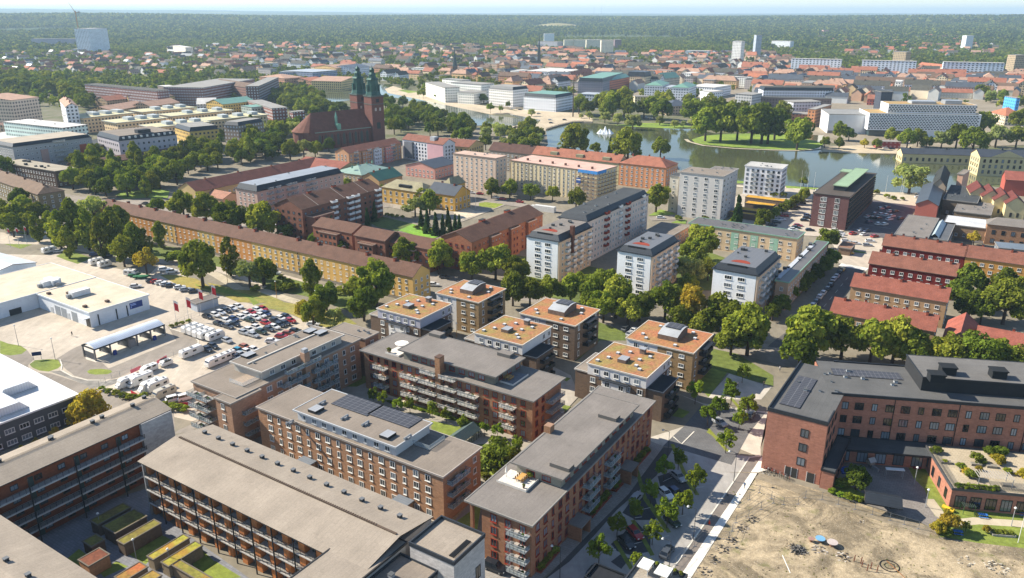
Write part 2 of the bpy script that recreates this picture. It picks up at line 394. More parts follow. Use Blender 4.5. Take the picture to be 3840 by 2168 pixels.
    def win(s, side, floors, z0, fh, sp, wd=1.2, h=1.4, st='w', m0=1.5, m1=None, x0=0, x1=None, off=0.0, skip=(), jit=False, step=None):
        a0 = x0; a1 = (s.W if side == 'x' else s.D) if x1 is None else x1; m1 = m0 if m1 is None else m1
        n = max(1, int((a1 - a0 - m0 - m1) / sp) + 1); tot = (n - 1) * sp; st0 = a0 + m0 + ((a1 - a0 - m0 - m1) - tot) / 2
        r = random.Random(n * 13 + floors)
        for k in range(floors):
            for i in range(n):
                if i in skip or (i, k) in skip: continue
                ww = wd
                if jit: ww = wd * (1, 1, .62)[(i * 7 + 3) % 3]
                p = st0 + i * sp
                z = z0 + k * fh
                if step and i % step[0] == step[1]: z -= fh * .5; ww = wd * .7
                if z < .3: continue
                if side == 'x': s.wins.append((p, off, z, 0, (round(ww, 2), h, st)))
                else: s.wins.append((off, p, z, -math.pi / 2, (round(ww, 2), h, st)))
    def bal(s, side, cs, floors, z0, fh, wd=3.5, d=1.6, st='w', off=0.0):
        for k in range(floors):
            for c in cs:
                p = (c, off, z0 + k * fh, 0) if side == 'x' else (off, c, z0 + k * fh, -math.pi / 2)
                o = link('balcony', bal_mesh(wd, d, st), s.root, p[:3], p[3])
    def put(s, name, b, mats, parent=None, loc=(0, 0, 0), rz=0): return b.obj(name, mats, parent or s.root, loc, rz)
    def chimneys(s, spots, m='8d4a38', size=(1.0, .7, 1.1), name='chimney', cap=True):
        for x, y in spots:
            zb = s.rz_(x, y) if hasattr(s, 'rz_') else s.h + .3
            b = MB().box(-size[0] / 2, -size[1] / 2, -.6, size[0] / 2, size[1] / 2, size[2], 0)
            if cap: b.box(-size[0] / 2 - .08, -size[1] / 2 - .08, size[2] + .003, size[0] / 2 + .08, size[1] / 2 + .08, size[2] + .12, 1)
            b.obj(name, [mat('solid', m), mat('solid', '3a3a3a')], s.roofs or s.root, (x, y, zb))
    def vents(s, n, seed=1, x0=1, y0=1, x1=None, y1=None, h=None, m='9a9c9c', sz=.7):
        r = random.Random(seed); x1 = x1 or s.W - 1; y1 = y1 or s.D - 1; h = s.h + .35 if h is None else h
        for i in range(n):
            a = sz * r.uniform(.6, 1.3)
            b = MB().box(-a / 2, -a / 2, 0, a / 2, a / 2, a * .7, 0).box(-a / 2 - .05, -a / 2 - .05, a * .7 + .003, a / 2 + .05, a / 2 + .05, a * .7 + .12, 1)
            b.obj('vent', [mat('solid', m), mat('solid', '55585a')], s.roofs or s.root, (r.uniform(x0, x1), r.uniform(y0, y1), h))
    def door(s, side, p, wd=2.0, h=2.3, off=0.0, m='3b3a38', name='door', z=.05):
        b = MB().box(-wd / 2, -.1, 0, wd / 2, .03, h, 0).box(-wd / 2 - .12, -.06, 0, -wd / 2 - .005, .03, h + .1, 1).box(wd / 2 + .005, -.06, 0, wd / 2 + .12, .03, h + .1, 1)
        b.obj(name, [mat('solid', m, rough=.5), WHITE], s.root, (p, off, z) if side == 'x' else (off, p, z), 0 if side == 'x' else -math.pi / 2)
    def done(s):
        cp = Vector((0, 0, CAMZ)); ws = sorted(s.wins, key=lambda q: (s.w(q[0], q[1], q[2]) - cp).length)
        for q in ws[:100]:
            link('window', win_mesh(*q[4]), s.root, q[:3], q[3])
        rest = ws[100:]
        if rest:
            vs, fs, ms, mm = [], [], [], []
            for q in rest:
                me = win_mesh(*q[4])
                for m_ in me.materials:
                    if m_ not in mm: mm.append(m_)
                M = Matrix.Translation(q[:3]) @ Matrix.Rotation(q[3], 4, 'Z'); n = len(vs)
                vs += [tuple(M @ v.co) for v in me.vertices]
                for p in me.polygons: fs.append(tuple(n + i for i in p.vertices)); ms.append(mm.index(me.materials[p.material_index]))
            me = bpy.data.meshes.new('windows'); me.from_pydata(vs, [], fs)
            for m_ in mm: me.materials.append(m_)
            me.polygons.foreach_set('material_index', ms); me.update(); link('windows', me, s.root)['kind'] = 'stuff'
        return s

# ---------------- trees ----------------
def crown_mesh(seed, n=2600, lobes=26, rx=1.0, rz=1.1, leaf=.085, open_=.0, name='crown', shape='round', m=None):
    r = np.random.RandomState(seed); V = []; tint = []
    cs = []
    for i in range(lobes):
        d = r.normal(size=3); d /= np.linalg.norm(d)
        if d[2] < -.55: d[2] *= -.5
        rr = r.uniform(.45, .82)
        c = d * rr * np.array([rx, rx, rz])
        s_ = r.uniform(.2, .38)
        if shape == 'cone':
            z = r.uniform(-1, 1); a = r.uniform(0, 6.28); q = (1 - z) / 2 * .75 * rx; c = np.array([math.cos(a) * q * .7, math.sin(a) * q * .7, z * rz]); s_ = .12 + .3 * (1 - z) / 2
        if shape == 'birch':
            z = r.uniform(-1, 1); a = r.uniform(0, 6.28); q = (1 - abs(z) ** 2.2) * .6 * rx * r.uniform(.5, 1); c = np.array([math.cos(a) * q, math.sin(a) * q, z * rz * .85]); s_ = r.uniform(.16, .3)
        cs.append((c, s_, r.uniform(0, 1)))
    per = n // lobes
    for c, s_, tn in cs:
        for j in range(per):
            d = r.normal(size=3); d /= np.linalg.norm(d)
            p = c + d * s_ * r.uniform(.55, 1.05) ** .6 * np.array([1, 1, .8])
            nrm = d * .8 + r.normal(size=3) * .55 + np.array([0, 0, .35]); nrm /= np.linalg.norm(nrm)
            a = np.cross(nrm, r.normal(size=3)); a /= (np.linalg.norm(a) + 1e-6); b_ = np.cross(nrm, a)
            L = leaf * r.uniform(.6, 1.35); wv = L * r.uniform(.6, 1)
            V += [p - a * L - b_ * wv * .5, p + a * L * .3 - b_ * wv, p + a * L + b_ * wv * .4, p - a * L * .2 + b_ * wv]
            tint.append(min(1, max(0, tn * .6 + r.uniform(0, .4))))
    V = np.array(V, dtype=np.float32); nf = len(V) // 4
    me = bpy.data.meshes.new(name); me.vertices.add(len(V)); me.vertices.foreach_set('co', V.ravel())
    me.loops.add(len(V)); me.loops.foreach_set('vertex_index', np.arange(len(V), dtype=np.int32))
    me.polygons.add(nf); me.polygons.foreach_set('loop_start', np.arange(0, len(V), 4, dtype=np.int32)); me.polygons.foreach_set('loop_total', np.full(nf, 4, dtype=np.int32))
    at_ = me.attributes.new('tint', 'FLOAT', 'FACE'); at_.data.foreach_set('value', np.array(tint, dtype=np.float32))
    me.update(calc_edges=True); me.materials.append(m); return me
def trunk_mesh(seed, h0, h1, r0, limbs=5):
    r = random.Random(seed); b = MB(); b.tube((0, 0, -.1), (0, 0, h0), r0, r0 * .75, 7); b.tube((0, 0, h0), (r.uniform(-.1, .1), r.uniform(-.1, .1), h1), r0 * .75, r0 * .25, 6)
    for i in range(limbs):
        a = i * 6.283 / limbs + r.uniform(-.4, .4); z = h0 * .85 + (h1 - h0) * .12 * i; q = r.uniform(.45, .65)
        b.tube((0, 0, z), (math.cos(a) * q, math.sin(a) * q, z + q * 1.0), r0 * .45, r0 * .12, 5)
    return b.mesh('trunk', [mat('solid', '4b4036')])
LF = {'green': mat('leaf', '475c1e', '969c3c'), 'dark': mat('leaf', '384c1c', '74842f'), 'yel': mat('leaf', '8f8c30', 'b39c38'), 'pale': mat('leaf', '7d8a4c', 'a0a866'), 'con': mat('leaf', '2c4420', '40582a'), 'fresh': mat('leaf', '52681f', '84942f')}
# kind -> crowns, trunk, aspect (crown half height / half width), clear stem share
TK = {}
def kind(k, col, cnt, asp, stem, **a):
    cr = [crown_mesh(hash(k) % 97 + i if False else sum(map(ord, k)) + i * 31, rz=1.0, m=LF[col], **a) for i in range(cnt)]
    TK[k] = (cr, [trunk_mesh(7 + i, .9, 1.9, .085 if k != 'young' else .05) for i in range(2)], asp, stem)
kind('round', 'green', 5, 1.12, .22, lobes=38, n=4200, leaf=.075)
kind('dark', 'dark', 4, 1.12, .2, lobes=38, n=4000, leaf=.075)
kind('yel', 'yel', 2, 1.1, .2, lobes=30, n=2600)
kind('pale', 'pale', 2, 1.05, .12, lobes=24, n=2600, leaf=.07)
kind('birch', 'green', 3, 1.35, .25, lobes=40, n=3000, leaf=.07, shape='birch')
kind('con', 'con', 2, 2.2, .15, lobes=44, n=2600, leaf=.08, shape='cone')
kind('young', 'fresh', 3, 1.25, .75, lobes=22, n=1500, leaf=.09)
kind('bush', 'green', 3, .7, 0, lobes=22, n=1600, leaf=.09)
kind('hedge', 'fresh', 2, .6, 0, lobes=18, n=1200, leaf=.1)
TREES = []; MASS = []
CATN = {'round': 'broadleaf_tree', 'dark': 'broadleaf_tree', 'yel': 'broadleaf_tree', 'pale': 'willow_tree', 'birch': 'birch_tree', 'con': 'conifer_tree', 'young': 'young_tree', 'bush': 'bush', 'hedge': 'bush'}
def tree_w(k, x, y, r, z=0.0, hs=1.0, seed=None):
    cr, tk, asp, stem = TK[k]; q = seed if seed is not None else len(TREES); rr = random.Random(q)
    rv = r * asp * hs * rr.uniform(.92, 1.1); zc = z + rv * (1 - .12) + r * stem
    root = empty(CATN[k], (x, y, z), rr.uniform(0, 6.28)); c = link('crown', cr[q % len(cr)], root, (0, 0, zc - z)); c.scale = (r, r * rr.uniform(.9, 1.1), rv)
    if k not in ('bush', 'hedge'):
        t = link('trunk', tk[q % len(tk)], root); sc = (zc - z) / 1.45; t.scale = (r, r, sc)
    TREES.append(root); return root
def tree(k, p, rpx, hs=1.0):
    x, y = P(p); r = 4.0; cr, tk, asp, stem = TK[k]
    rpx *= 1.24 if k in ('round', 'dark') else 1.18
    for _ in range(6):
        zc = r * asp * hs * .88 + r * stem; v = at(p, zc); r = rpx * dist_of(v) / F
    return tree_w(k, v.x, v.y, r, 0, hs)
DN = {'round': ('green leafy tree', 'tree'), 'dark': ('dark green leafy tree', 'tree'), 'yel': ('yellowing tree', 'tree'), 'pale': ('pale silvery-green tree', 'tree'), 'birch': ('tall birch', 'tree'), 'con': ('dark narrow conifer', 'tree'), 'young': ('slim young tree', 'tree'), 'bush': ('green bush', 'bush'), 'hedge': ('bright green shrub', 'shrub')}
def row(k, pts, where, group, order='from the left'):
    """pts: list of (pixel string, radius px[, kind]); labels count along the row"""
    out = []
    many = len(pts) > 1
    for i, q in enumerate(sorted(pts, key=lambda q: P(q[0])[0])):
        kk = q[2] if len(q) > 2 else k; o = tree(kk, q[0], q[1])
        lab = f'{DN[kk][0]}, {ordn(i + 1)} {order} {where}' if many else f'{DN[kk][0]} {where}'
        out.append(tag(o, lab, DN[kk][1], group if many else None))
    return out
def line(k, a, b, n, r, where, group, jit=.15, kinds=None, seed=3):
    rr = random.Random(seed); A, B = P(a), P(b); pts = []
    for i in range(n):
        t = i / max(1, n - 1); x = A[0] + (B[0] - A[0]) * t + rr.uniform(-1, 1) * r * jit; y = A[1] + (B[1] - A[1]) * t + rr.uniform(-1, 1) * r * jit
        pts.append((f's {x:.1f} {y:.1f}', r * rr.uniform(.85, 1.15), kinds[rr.randrange(len(kinds))] if kinds else k))
    return row(k, pts, where, group)
def grove(poly, sp, r, where, group, kinds=('round', 'dark', 'round', 'pale'), seed=5, bad=(1, 2, 3), maxn=70, mass=False):
    """trees at roughly even spacing sp over a ground polygon given by pixels"""
    W = [at(p) for p in poly]; xs = [p.x for p in W]; ys = [p.y for p in W]; rr = random.Random(seed); out = []
    y = min(ys); j = 0
    while y < max(ys):
        x = min(xs) + (sp / 2 if j % 2 else 0)
        while x < max(xs):
            px, py = x + rr.uniform(-.3, .3) * sp, y + rr.uniform(-.3, .3) * sp
            if inpoly(px, py, W) and occ(px, py, r * .5) not in bad: out.append((px, py))
            x += sp
        y += sp * .87; j += 1
    rr.shuffle(out); out = out[:maxn]
    if mass:
        for x, y in out: MASS.append((x, y, r * rr.uniform(.8, 1.2) * 1.15)); occ_poly([(x - 2, y - 2), (x + 2, y - 2), (x + 2, y + 2), (x - 2, y + 2)], 4)
        return
    out.sort(key=lambda q: q[1]) if False else None; out.sort(key=lambda q: q[1]); n = 0; k = max(1, round(len(out) / 9)); per = math.ceil(len(out) / k)
    for b in range(k):
        rowp = sorted(out[b * per:(b + 1) * per])
        for i, (x, y) in enumerate(rowp):
            kk = kinds[rr.randrange(len(kinds))]; o = tree_w(kk, x, y, r * rr.uniform(.8, 1.2)); rn = ['front', 'second', 'third', 'fourth', 'fifth', 'sixth', 'seventh', 'eighth', 'ninth'][b]
            tag(o, f'{DN[kk][0]}, {ordn(i + 1)} from left in {rn} rank {where}', DN[kk][1], group); occ_poly([(x - 2, y - 2), (x + 2, y - 2), (x + 2, y + 2), (x - 2, y + 2)], 4)
    return len(out)
# ---------------- ground, water, roads ----------------
def ground():
    rs = [0, 60, 120, 250, 450, 700, 1000, 1400, 1800, 2200, 2600] + [2700 * 1.028 ** i for i in range(1, 92)]
    azs = [-180 + 10 * i for i in range(13)] + [-48 + .8 * i for i in range(121)] + [60 + 10 * i for i in range(12)]
    V, Fc, Mi = [], [], []; r = random.Random(3)
    for a in rs:
        for b in azs:
            x, y = a * math.sin(R_(b)), a * math.cos(R_(b)); h = hgt(x, y)
            if a > 3000: h += (r.uniform(-1, 1) * 3.0) * ss(3000, 9000, a)
            V.append((x, y, h))
    n = len(azs)
    for i in range(len(rs) - 1):
        for j in range(n):
            k = (j + 1) % n; Fc.append((i * n + j, (i + 1) * n + j, (i + 1) * n + k, i * n + k)); Mi.append(0)
    me = bpy.data.meshes.new('ground'); me.from_pydata(V, [], Fc)
    m = mat('ground', '59603c', '7d7666')
    # beyond the town the ground is forest: blend by distance from the town
    t = m.node_tree; L = t.links.new; bs = t.nodes['Principled BSDF']; src = bs.inputs['Base Color'].links[0].from_socket
    g = t.nodes.new('ShaderNodeNewGeometry'); ln = t.nodes.new('ShaderNodeVectorMath'); ln.operation = 'LENGTH'; L(g.outputs['Position'], ln.inputs[0])
    mr = nd(t, 'ShaderNodeMapRange', _From_Min=2300, _From_Max=4200); L(ln.outputs['Value'], mr.inputs[0])
    nz = nd(t, 'ShaderNodeTexNoise', _Scale=.012, _Detail=8, _Roughness=.75); L(g.outputs['Position'], nz.inputs['Vector'])
    cr = nd(t, 'ShaderNodeMapRange', _From_Min=.35, _From_Max=.65); L(nz.outputs[0], cr.inputs[0])
    mx0 = t.nodes.new('ShaderNodeMix'); mx0.data_type = 'RGBA'; L(cr.outputs[0], mx0.inputs[0]); mx0.inputs[6].default_value = (*lin('2a3f1c'), 1); mx0.inputs[7].default_value = (*lin('44582c'), 1)
    mx = t.nodes.new('ShaderNodeMix'); mx.data_type = 'RGBA'; L(mr.outputs[0], mx.inputs[0]); L(src, mx.inputs[6]); L(mx0.outputs[2], mx.inputs[7]); L(mx.outputs[2], bs.inputs['Base Color'])
    me.materials.append(m); me.update(); o = link('ground', me); o['kind'] = 'structure'
ground()
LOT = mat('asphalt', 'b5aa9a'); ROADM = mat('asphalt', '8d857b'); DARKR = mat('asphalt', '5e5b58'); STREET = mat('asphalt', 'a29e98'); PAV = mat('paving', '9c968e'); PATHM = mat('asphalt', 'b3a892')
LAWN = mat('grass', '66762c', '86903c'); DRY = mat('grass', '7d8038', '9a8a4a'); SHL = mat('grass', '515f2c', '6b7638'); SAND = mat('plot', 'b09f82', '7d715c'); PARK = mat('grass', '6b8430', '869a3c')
Z = [0.02]
def sh(name, m, pts, **k):
    Z[0] += .0018; return sheet(name, m, pts, k.pop('z', Z[0]), **k)
def flatpts(s): # 'c1 10 20 30 40 ...' -> pixel strings in one crop; '/' switches crop
    out = []
    for part in s.split('/'):
        q = part.split(); k = q[0]; n = list(map(float, q[1:]))
        out += [f'{k} {n[i]} {n[i + 1]}' for i in range(0, len(n), 2)]
    return out
FP = flatpts
# broad town floor: pale asphalt and gravel between the blocks
sh('city_paving', mat('asphalt', '827b6c'), FP('s -900 2168 -900 640 0 560 700 520 1300 560 1700 500 1900 470 2100 480 2300 560 3500 680 4400 760 4700 2168 3000 2800 0 2800'))
sh('car_park', LOT, FP('s -500 1400 -500 900/b1 0 1090 430 1100 700 1060 870 1170 1130 1230 1440 1290/b1 1540 1190 1790 1260 1820 1400/c1 1850 60 2010 120 2150 130 2400 200 2576 240/c2 0 240 330 300 530 380 760 450 1100 500/c1 2300 1443 1690 1300 1000 1060 300 860 0 720'), o_=2)
sh('access_road', ROADM, FP('c1 0 640 260 650 330 740 270 800 290 860 500 880 960 1030 1330 1150 1680 1250 1690 1443 2000 1300 1850 1443 1300 1500 700 1090 0 740'))
sh('wash_road', ROADM, FP('c1 540 740 640 840 720 900 850 935 1000 940 1130 920 1500 770 1700 700 1860 640 1925 590 1915 540 1850 500 1640 440 1580 400 1620 420 1700 560 1050 830 830 640 790 600 700 640'))
sh('concrete_pad', mat('asphalt', 'c9c2b4'), FP('c1 800 600 1590 395 1610 500 925 770 830 740'))
sh('gravel_bank', mat('sand', '8f8b84', '6f6c66'), FP('c1 480 860 590 850 700 915 850 950 1000 955 1140 930 1170 960 1000 1010 900 1020 600 900'), o_=2)
for s_, nm in (('c1 0 560 80 590 200 610 260 650 210 690 100 705 0 690', 0), ('c1 285 790 340 750 480 740 560 745 590 800 560 830 470 860 380 850 310 820', 1), ('c1 840 860 870 840 980 833 1070 845 1085 865 1040 885 920 890 860 880', 2)):
    sh('lawn', LAWN, FP(s_))
sh('lawn', LAWN, FP('b1 540 1110 620 1070 700 1060 860 1120 870 1140 750 1185 640 1150'))
sh('meadow', DRY, FP('b1 1440 1290 1540 1290 1700 1380 1900 1443/c1 1900 60 2110 110 2300 190 2576 200/c2 0 230 200 260 380 310 600 420 800 440 1000 400 860 300 600 240 300 190 100 90 0 60/c1 2300 60 2000 0/b1 2100 1443 1900 1330 1700 1290'))
sh('lawn', LAWN, FP('b1 1900 1400 2100 1400 2300 1443/c1 2200 60 2576 170/c2 0 150 60 200 0 220/c1 2400 150 2100 90 1880 10'))
sh('path', PATHM, strip(FP('b1 1500 1150 1900 1200 2090 1290 2300 1420/c2 60 60 160 100 300 150 520 215'), 4))
sh('lawn', LAWN, FP('b1 0 980 200 1040 330 990 430 960 380 900 250 880 0 900'))
sh('road', LOT, FP('b1 0 880 250 900 600 830 900 960 1200 1040 1500 1150 1650 1060 2200 1180/b2 0 1130 300 1290 700 1400 900 1443 200 1443/b1 2100 1260 1500 1170 900 1090 500 1000 0 990'))
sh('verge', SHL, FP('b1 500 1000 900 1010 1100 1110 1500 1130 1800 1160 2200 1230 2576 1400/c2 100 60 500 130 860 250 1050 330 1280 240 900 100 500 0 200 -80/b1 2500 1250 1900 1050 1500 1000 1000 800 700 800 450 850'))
# boulevard between the orange-roofed houses and the towers, and the street running away to the right
sh('road', ROADM, strip(FP('b1 500 520 900 600 1300 590 1600 700/b2 0 870 700 1010/b2 1300 1200 1720 1320 2100 1420/c3 300 130 900 330 1250 440 1700 560 2100 590 2576 690/c4 330 740 1200 900 2576 1100'), 13), o_=3)
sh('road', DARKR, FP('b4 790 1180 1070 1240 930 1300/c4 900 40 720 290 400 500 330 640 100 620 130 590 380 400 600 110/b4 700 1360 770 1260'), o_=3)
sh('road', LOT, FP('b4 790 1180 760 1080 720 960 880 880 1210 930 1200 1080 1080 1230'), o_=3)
A_, B_ = at('b4 800 1192'), at('b4 1062 1238'); D_ = (B_ - A_); n_ = 11
for i in range(n_):
    c_ = A_ + D_ * ((i + .5) / n_); u_ = D_.normalized() * .55; v_ = Vector((-u_.y, u_.x, 0)).normalized() * 2.2
    if i == 0: cwm = []
    cwm += [tuple(c_ - u_ - v_), tuple(c_ + u_ - v_), tuple(c_ + u_ + v_), tuple(c_ - u_ + v_)]
b = MB(); [b.poly([(p[0], p[1], Z[0] + .004) for p in cwm[4 * i:4 * i + 4]]) for i in range(n_)]; b.obj('crosswalk', [mat('asphalt', 'd8d4cc')])['kind'] = 'structure'
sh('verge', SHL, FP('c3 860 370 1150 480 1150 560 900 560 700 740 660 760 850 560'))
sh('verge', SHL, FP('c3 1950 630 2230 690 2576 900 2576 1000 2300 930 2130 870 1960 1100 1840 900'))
sh('pavement', mat('asphalt', 'bdb6a8'), FP('c3 2150 880 2400 960 2560 1010 2460 1130 2150 1130 1940 1110'))
sh('lawn', LAWN, FP('c3 1850 860 1980 830 2130 870 1950 1110 1860 1010'))
sh('pavement', mat('asphalt', 'b9b2a4'), FP('c3 1640 1070 1900 1170 2576 1260/c4 100 1250/d4 30 200/d3 2440 300 2100 160 1500 190 1330 120 1700 0/c3 1780 1340 1900 1180'), o_=2)
sh('lawn', LAWN, FP('c3 1630 1200 1770 1250 1700 1310 1600 1290'))
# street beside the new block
sh('road', mat('asphalt', '524f4e'), FP('d3 1500 200 1600 210 1440 470 1060 800 830 1060 600 1300 330 1500 -300 2000 -800 2000 300 1540 520 1310 800 1020 1170 650'), o_=2)  # darker asphalt: the block's shade on this lane is put into the colour
sh('pavement', PAV, FP('d3 1330 120 1505 195 1170 650 800 1020 520 1310 360 1443 60 1700 -900 1650 -300 1250 0 1250 260 1400 700 950 1100 560 1260 260'), o_=2)
sh('road', STREET, FP('d3 1600 210 2440 300 2180 520 1990 800 1570 1400 1300 1900 -100 1900 330 1500 600 1300 830 1060 1060 800 1440 470'), o_=2)
sh('shaded_square', mat('paving', '6c6c6c'), FP('c3 1880 1190 2000 1200 2300 1240 2500 1260/d3 2330 60 2160 370 1590 200 1500 190 1600 90 1700 0/c3 1720 1380'))  # dark paving patch; its near edge paints in a neighbouring house's cast shadow
for s_ in ('d3 1450 480 1600 430 1790 560 1750 660 1600 700 1480 600', 'd3 1110 830 1240 650 1400 600 1470 840 1420 900 1240 900', 'd3 1000 1130 1110 1040 1230 900 1380 1060 1380 1200 1200 1240 1060 1200', 'd3 1000 1300 1090 1230 1180 1270 1100 1370'):
    sh('parking_bays', mat('paving', '4c4c4f'), FP(s_))
sh('cycle_path', mat('asphalt', '7c746c'), FP('d3 2460 280 2320 300 2180 520 1990 800 1570 1400 1450 1600 1580 1600 1690 1400 2100 800 2440 330'), o_=2)
sh('pavement', mat('asphalt', 'e2dccf'), FP('d3 2490 290 2500 420 2420 440 2189 800 2022 1060 1760 1470 1660 1630 1560 1620 1690 1400 1923 1060 2440 300'), o_=2)
def kerb(pts, name='kerb', m='cfcabd', wd=.3, hh=.12, group=None):
    q = strip(pts, wd); sheet(name, mat('solid', m), q, hh + .02, thick=hh)
kerb(FP('d3 2440 285 2330 300 2185 520 1995 800 1572 1400'))
kerb(FP('d3 1600 100 1680 170 1800 50'))
kerb(FP('c1 580 745 600 800 590 850 700 910 850 948 1000 945'))
kerb(FP('c1 1640 445 1850 510 1915 560 1915 600'))
kerb(FP('c2 1010 1100 1200 1180 1400 1240 1700 1330 2100 1443'), m='bdb4a0')
for a in ('d3 1590 170 1700 440 1830 660', 'd3 1250 420 1330 700 1560 1020', 'd3 1340 700 1480 900 1560 1020', 'd3 1730 520 1830 655', 'd3 1300 1060 1400 1240', 'd3 1040 1100 1200 1370', 'd3 1210 900 1310 1080', 'c3 1940 1440 2060 1520', 'd3 1930 20 2120 240', 'c3 2170 1120 2260 1230'):
    sh('planting_strip', mat('grass', '6d7a26', '8a8a34'), strip(FP(a), .9))
for a, b in (('d3 1590 490', 'd3 1500 530'), ('d3 1890 580', 'd3 1820 590'), ('d3 1380 780', 'd3 1300 800'), ('d3 1300 870', 'd3 1230 880'), ('d3 1720 850', 'd3 1640 870'), ('d3 1320 1010', 'd3 1240 1020'), ('d3 1560 1050', 'd3 1480 1065'), ('d3 1400 1250', 'd3 1340 1280'), ('d3 1300 1110', 'd3 1220 1130'), ('d3 1050 1180', 'd3 990 1200'), ('c3 2380 1290', 'c3 2300 1300')):
    sh('bay_line', mat('asphalt', 'c8c8c4'), strip([a, b], .14))
for a, b_ in (('b4 920 850', 'b4 1240 900'), ('b4 985 800', 'b4 1290 850'), ('b4 1060 700', 'b4 1400 770'), ('b4 1150 640', 'b4 1420 690')): sh('bay_line', mat('asphalt', 'a8a4a4'), strip([a, b_], .3), z=.3)
for k in range(9):
    t0, t1 = k / 9, (k + .45) / 9; A_, B_ = at('c4 380 560'), at('b4 900 1290'); sh('lane_marking', mat('asphalt', 'bab6ae'), strip([tuple(A_.lerp(B_, t0)), tuple(A_.lerp(B_, t1))], .16), z=.3)
# building plot and school yard
sh('building_plot', SAND, FP('d4 -350 440 0 450 700 650 1560 930 1720 1010 1750 1080 2300 1130 2700 1160 2900 2200 -1400 2200/d3 1780 1454 2030 1060 2197 800 2425 445'), o_=2)
sh('site_track', mat('sand', '8f8472', '7c725f'), strip(FP('d4 0 470 350 590 700 720 1200 880 1660 1020'), 3.2))
sh('school_yard', mat('paving', '86807a'), FP('d4 700 640 850 440 890 160 1600 190 1880 770 2700 870 2700 1000 1700 1000 1560 920'), o_=2)
sh('lawn', LAWN, FP('d4 1420 340 1600 340 1860 780 2560 860 2700 870 2700 1190 2100 1120 1750 1060 1700 920 1900 960 2100 930 1700 860 1600 600 1500 500'))
sh('lawn', LAWN, FP('d4 700 620 800 480 850 560 1040 660 1040 720 900 700'))
sh('path', PATHM, strip(FP('d4 1640 700 1760 860 1900 930 2100 910 2400 930 2800 960'), 2.4))
# garden court between the new blocks
sh('garden_paving', mat('asphalt', '9d9689'), FP('c2 880 950 1050 900 1110 960 1130 1010 1900 1300 2576 1500/c3 250 1480 350 1500/d2 2560 400 2100 660 2085 215/c2 1720 1380 1720 1330 850 1060'), o_=2)
sh('garden_paving', mat('asphalt', 'a39c90'), FP('c3 250 1200 400 1020 420 800 620 900 700 1100 560 1250 400 1480 250 1480'), o_=2)
sh('garden_paving', mat('asphalt', 'a39c90'), FP('d2 2085 640 2200 700 2150 1010 2000 1000 1850 940 1650 900'), o_=2)
sh('garden_path', mat('asphalt', 'cbbfa6'), FP('c2 1130 1010 1200 1020 1900 1250 2400 1390 2350 1443 1900 1310 1150 1060'))
sh('garden_path', mat('wood', 'b9a67c'), FP('d2 2100 610 2120 680 1920 920 1820 880 2090 660'))
for s_ in ('c2 1350 1130 1700 1230 2170 1370 2140 1400 1900 1330 1340 1160', 'c2 1720 1340 2100 1420 2200 1460/d2 2070 60 1960 90 1860 150 1710 60', 'd2 2080 180 2250 170 2500 200 2500 350 2300 470 2100 480', 'c2 900 960 1110 880 1110 960 1000 1010 880 1010', 'd2 2130 680 2190 740 2150 1000 2000 950 1930 930 2110 800', 'c3 420 880 620 930 580 960 430 900', 'c3 520 1180 620 1200 560 1260', 'c2 740 1400 900 1443 880 1443 730 1420'):
    sh('lawn', LAWN, FP(s_))
# gallery court, lower left
sh('courtyard', mat('paving', '85868a'), FP('d1 -300 1100 1420 600 1500 830/d2 300 1700/d1 300 1900 -600 1900'), o_=2)
for s_ in ('d1 1230 1230 1480 1010 1640 1090 1400 1330', 'd1 640 1280 760 1180 1050 1400 900 1440', 'd1 950 1400 1120 1300 1230 1350 1000 1454', 'd1 1850 1330 2070 1300 2320 1454 1900 1500', 'd1 1760 1230 1950 1200 2070 1310 1900 1370'):
    sh('lawn', LAWN, FP(s_))
# courts of the middle blocks
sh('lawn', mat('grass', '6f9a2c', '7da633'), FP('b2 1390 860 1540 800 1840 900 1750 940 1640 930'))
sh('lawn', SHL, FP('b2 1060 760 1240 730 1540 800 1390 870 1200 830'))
sh('school_court', mat('asphalt', '9d9486'), FP('b2 1240 620 1500 680 1900 770 2020 780 2480 600 2400 580 2010 530 1800 560 1270 570'), o_=2)
sh('lawn', LAWN, FP('b2 2180 600 2240 590 2420 610 2330 650 2180 630')); sh('sand_court', mat('sand', 'bdb099', 'c9bca6'), FP('b2 1930 690 2070 640 2150 680 2280 680 2010 760'))
sh('road', ROADM, strip(FP('b2 1300 640 1240 600/b2 2010 510 2576 620/b3 0 600 600 690 1500 470'), 9), o_=3)
sh('lawn', PARK, FP('b3 1370 720 1480 660 1600 690 1640 710 1500 720')); sh('lawn', PARK, FP('b3 1590 790 1730 800 1740 760 1640 770'))
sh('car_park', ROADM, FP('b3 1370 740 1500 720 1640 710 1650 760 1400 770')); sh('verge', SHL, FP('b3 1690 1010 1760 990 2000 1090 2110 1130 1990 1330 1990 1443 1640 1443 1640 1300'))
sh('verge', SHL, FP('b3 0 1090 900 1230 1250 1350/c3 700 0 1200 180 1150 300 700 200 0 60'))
sh('car_park', LOT, FP('b3 2150 560 2300 500 2576 480/b4 270 440 540 470 500 820 850 860 720 930 400 910 100 860 0 860/b3 2300 830 2150 740'), o_=2)
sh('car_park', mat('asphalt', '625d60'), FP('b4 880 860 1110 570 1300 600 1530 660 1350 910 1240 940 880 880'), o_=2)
sh('car_park', LOT, FP('b4 860 880 1210 940 1210 1080 880 1060 900 1000')); sh('quay', mat('asphalt', 'b8ad9a'), FP('b4 1110 560 1180 490 1600 500 1640 470 1530 660 1300 610'), o_=2)
sh('lawn', PARK, FP('b4 920 1050 1050 1080 1050 1085 940 1075')); sh('courtyard', DARKR, FP('b4 1900 870 2330 960 2250 1000 1900 960'))
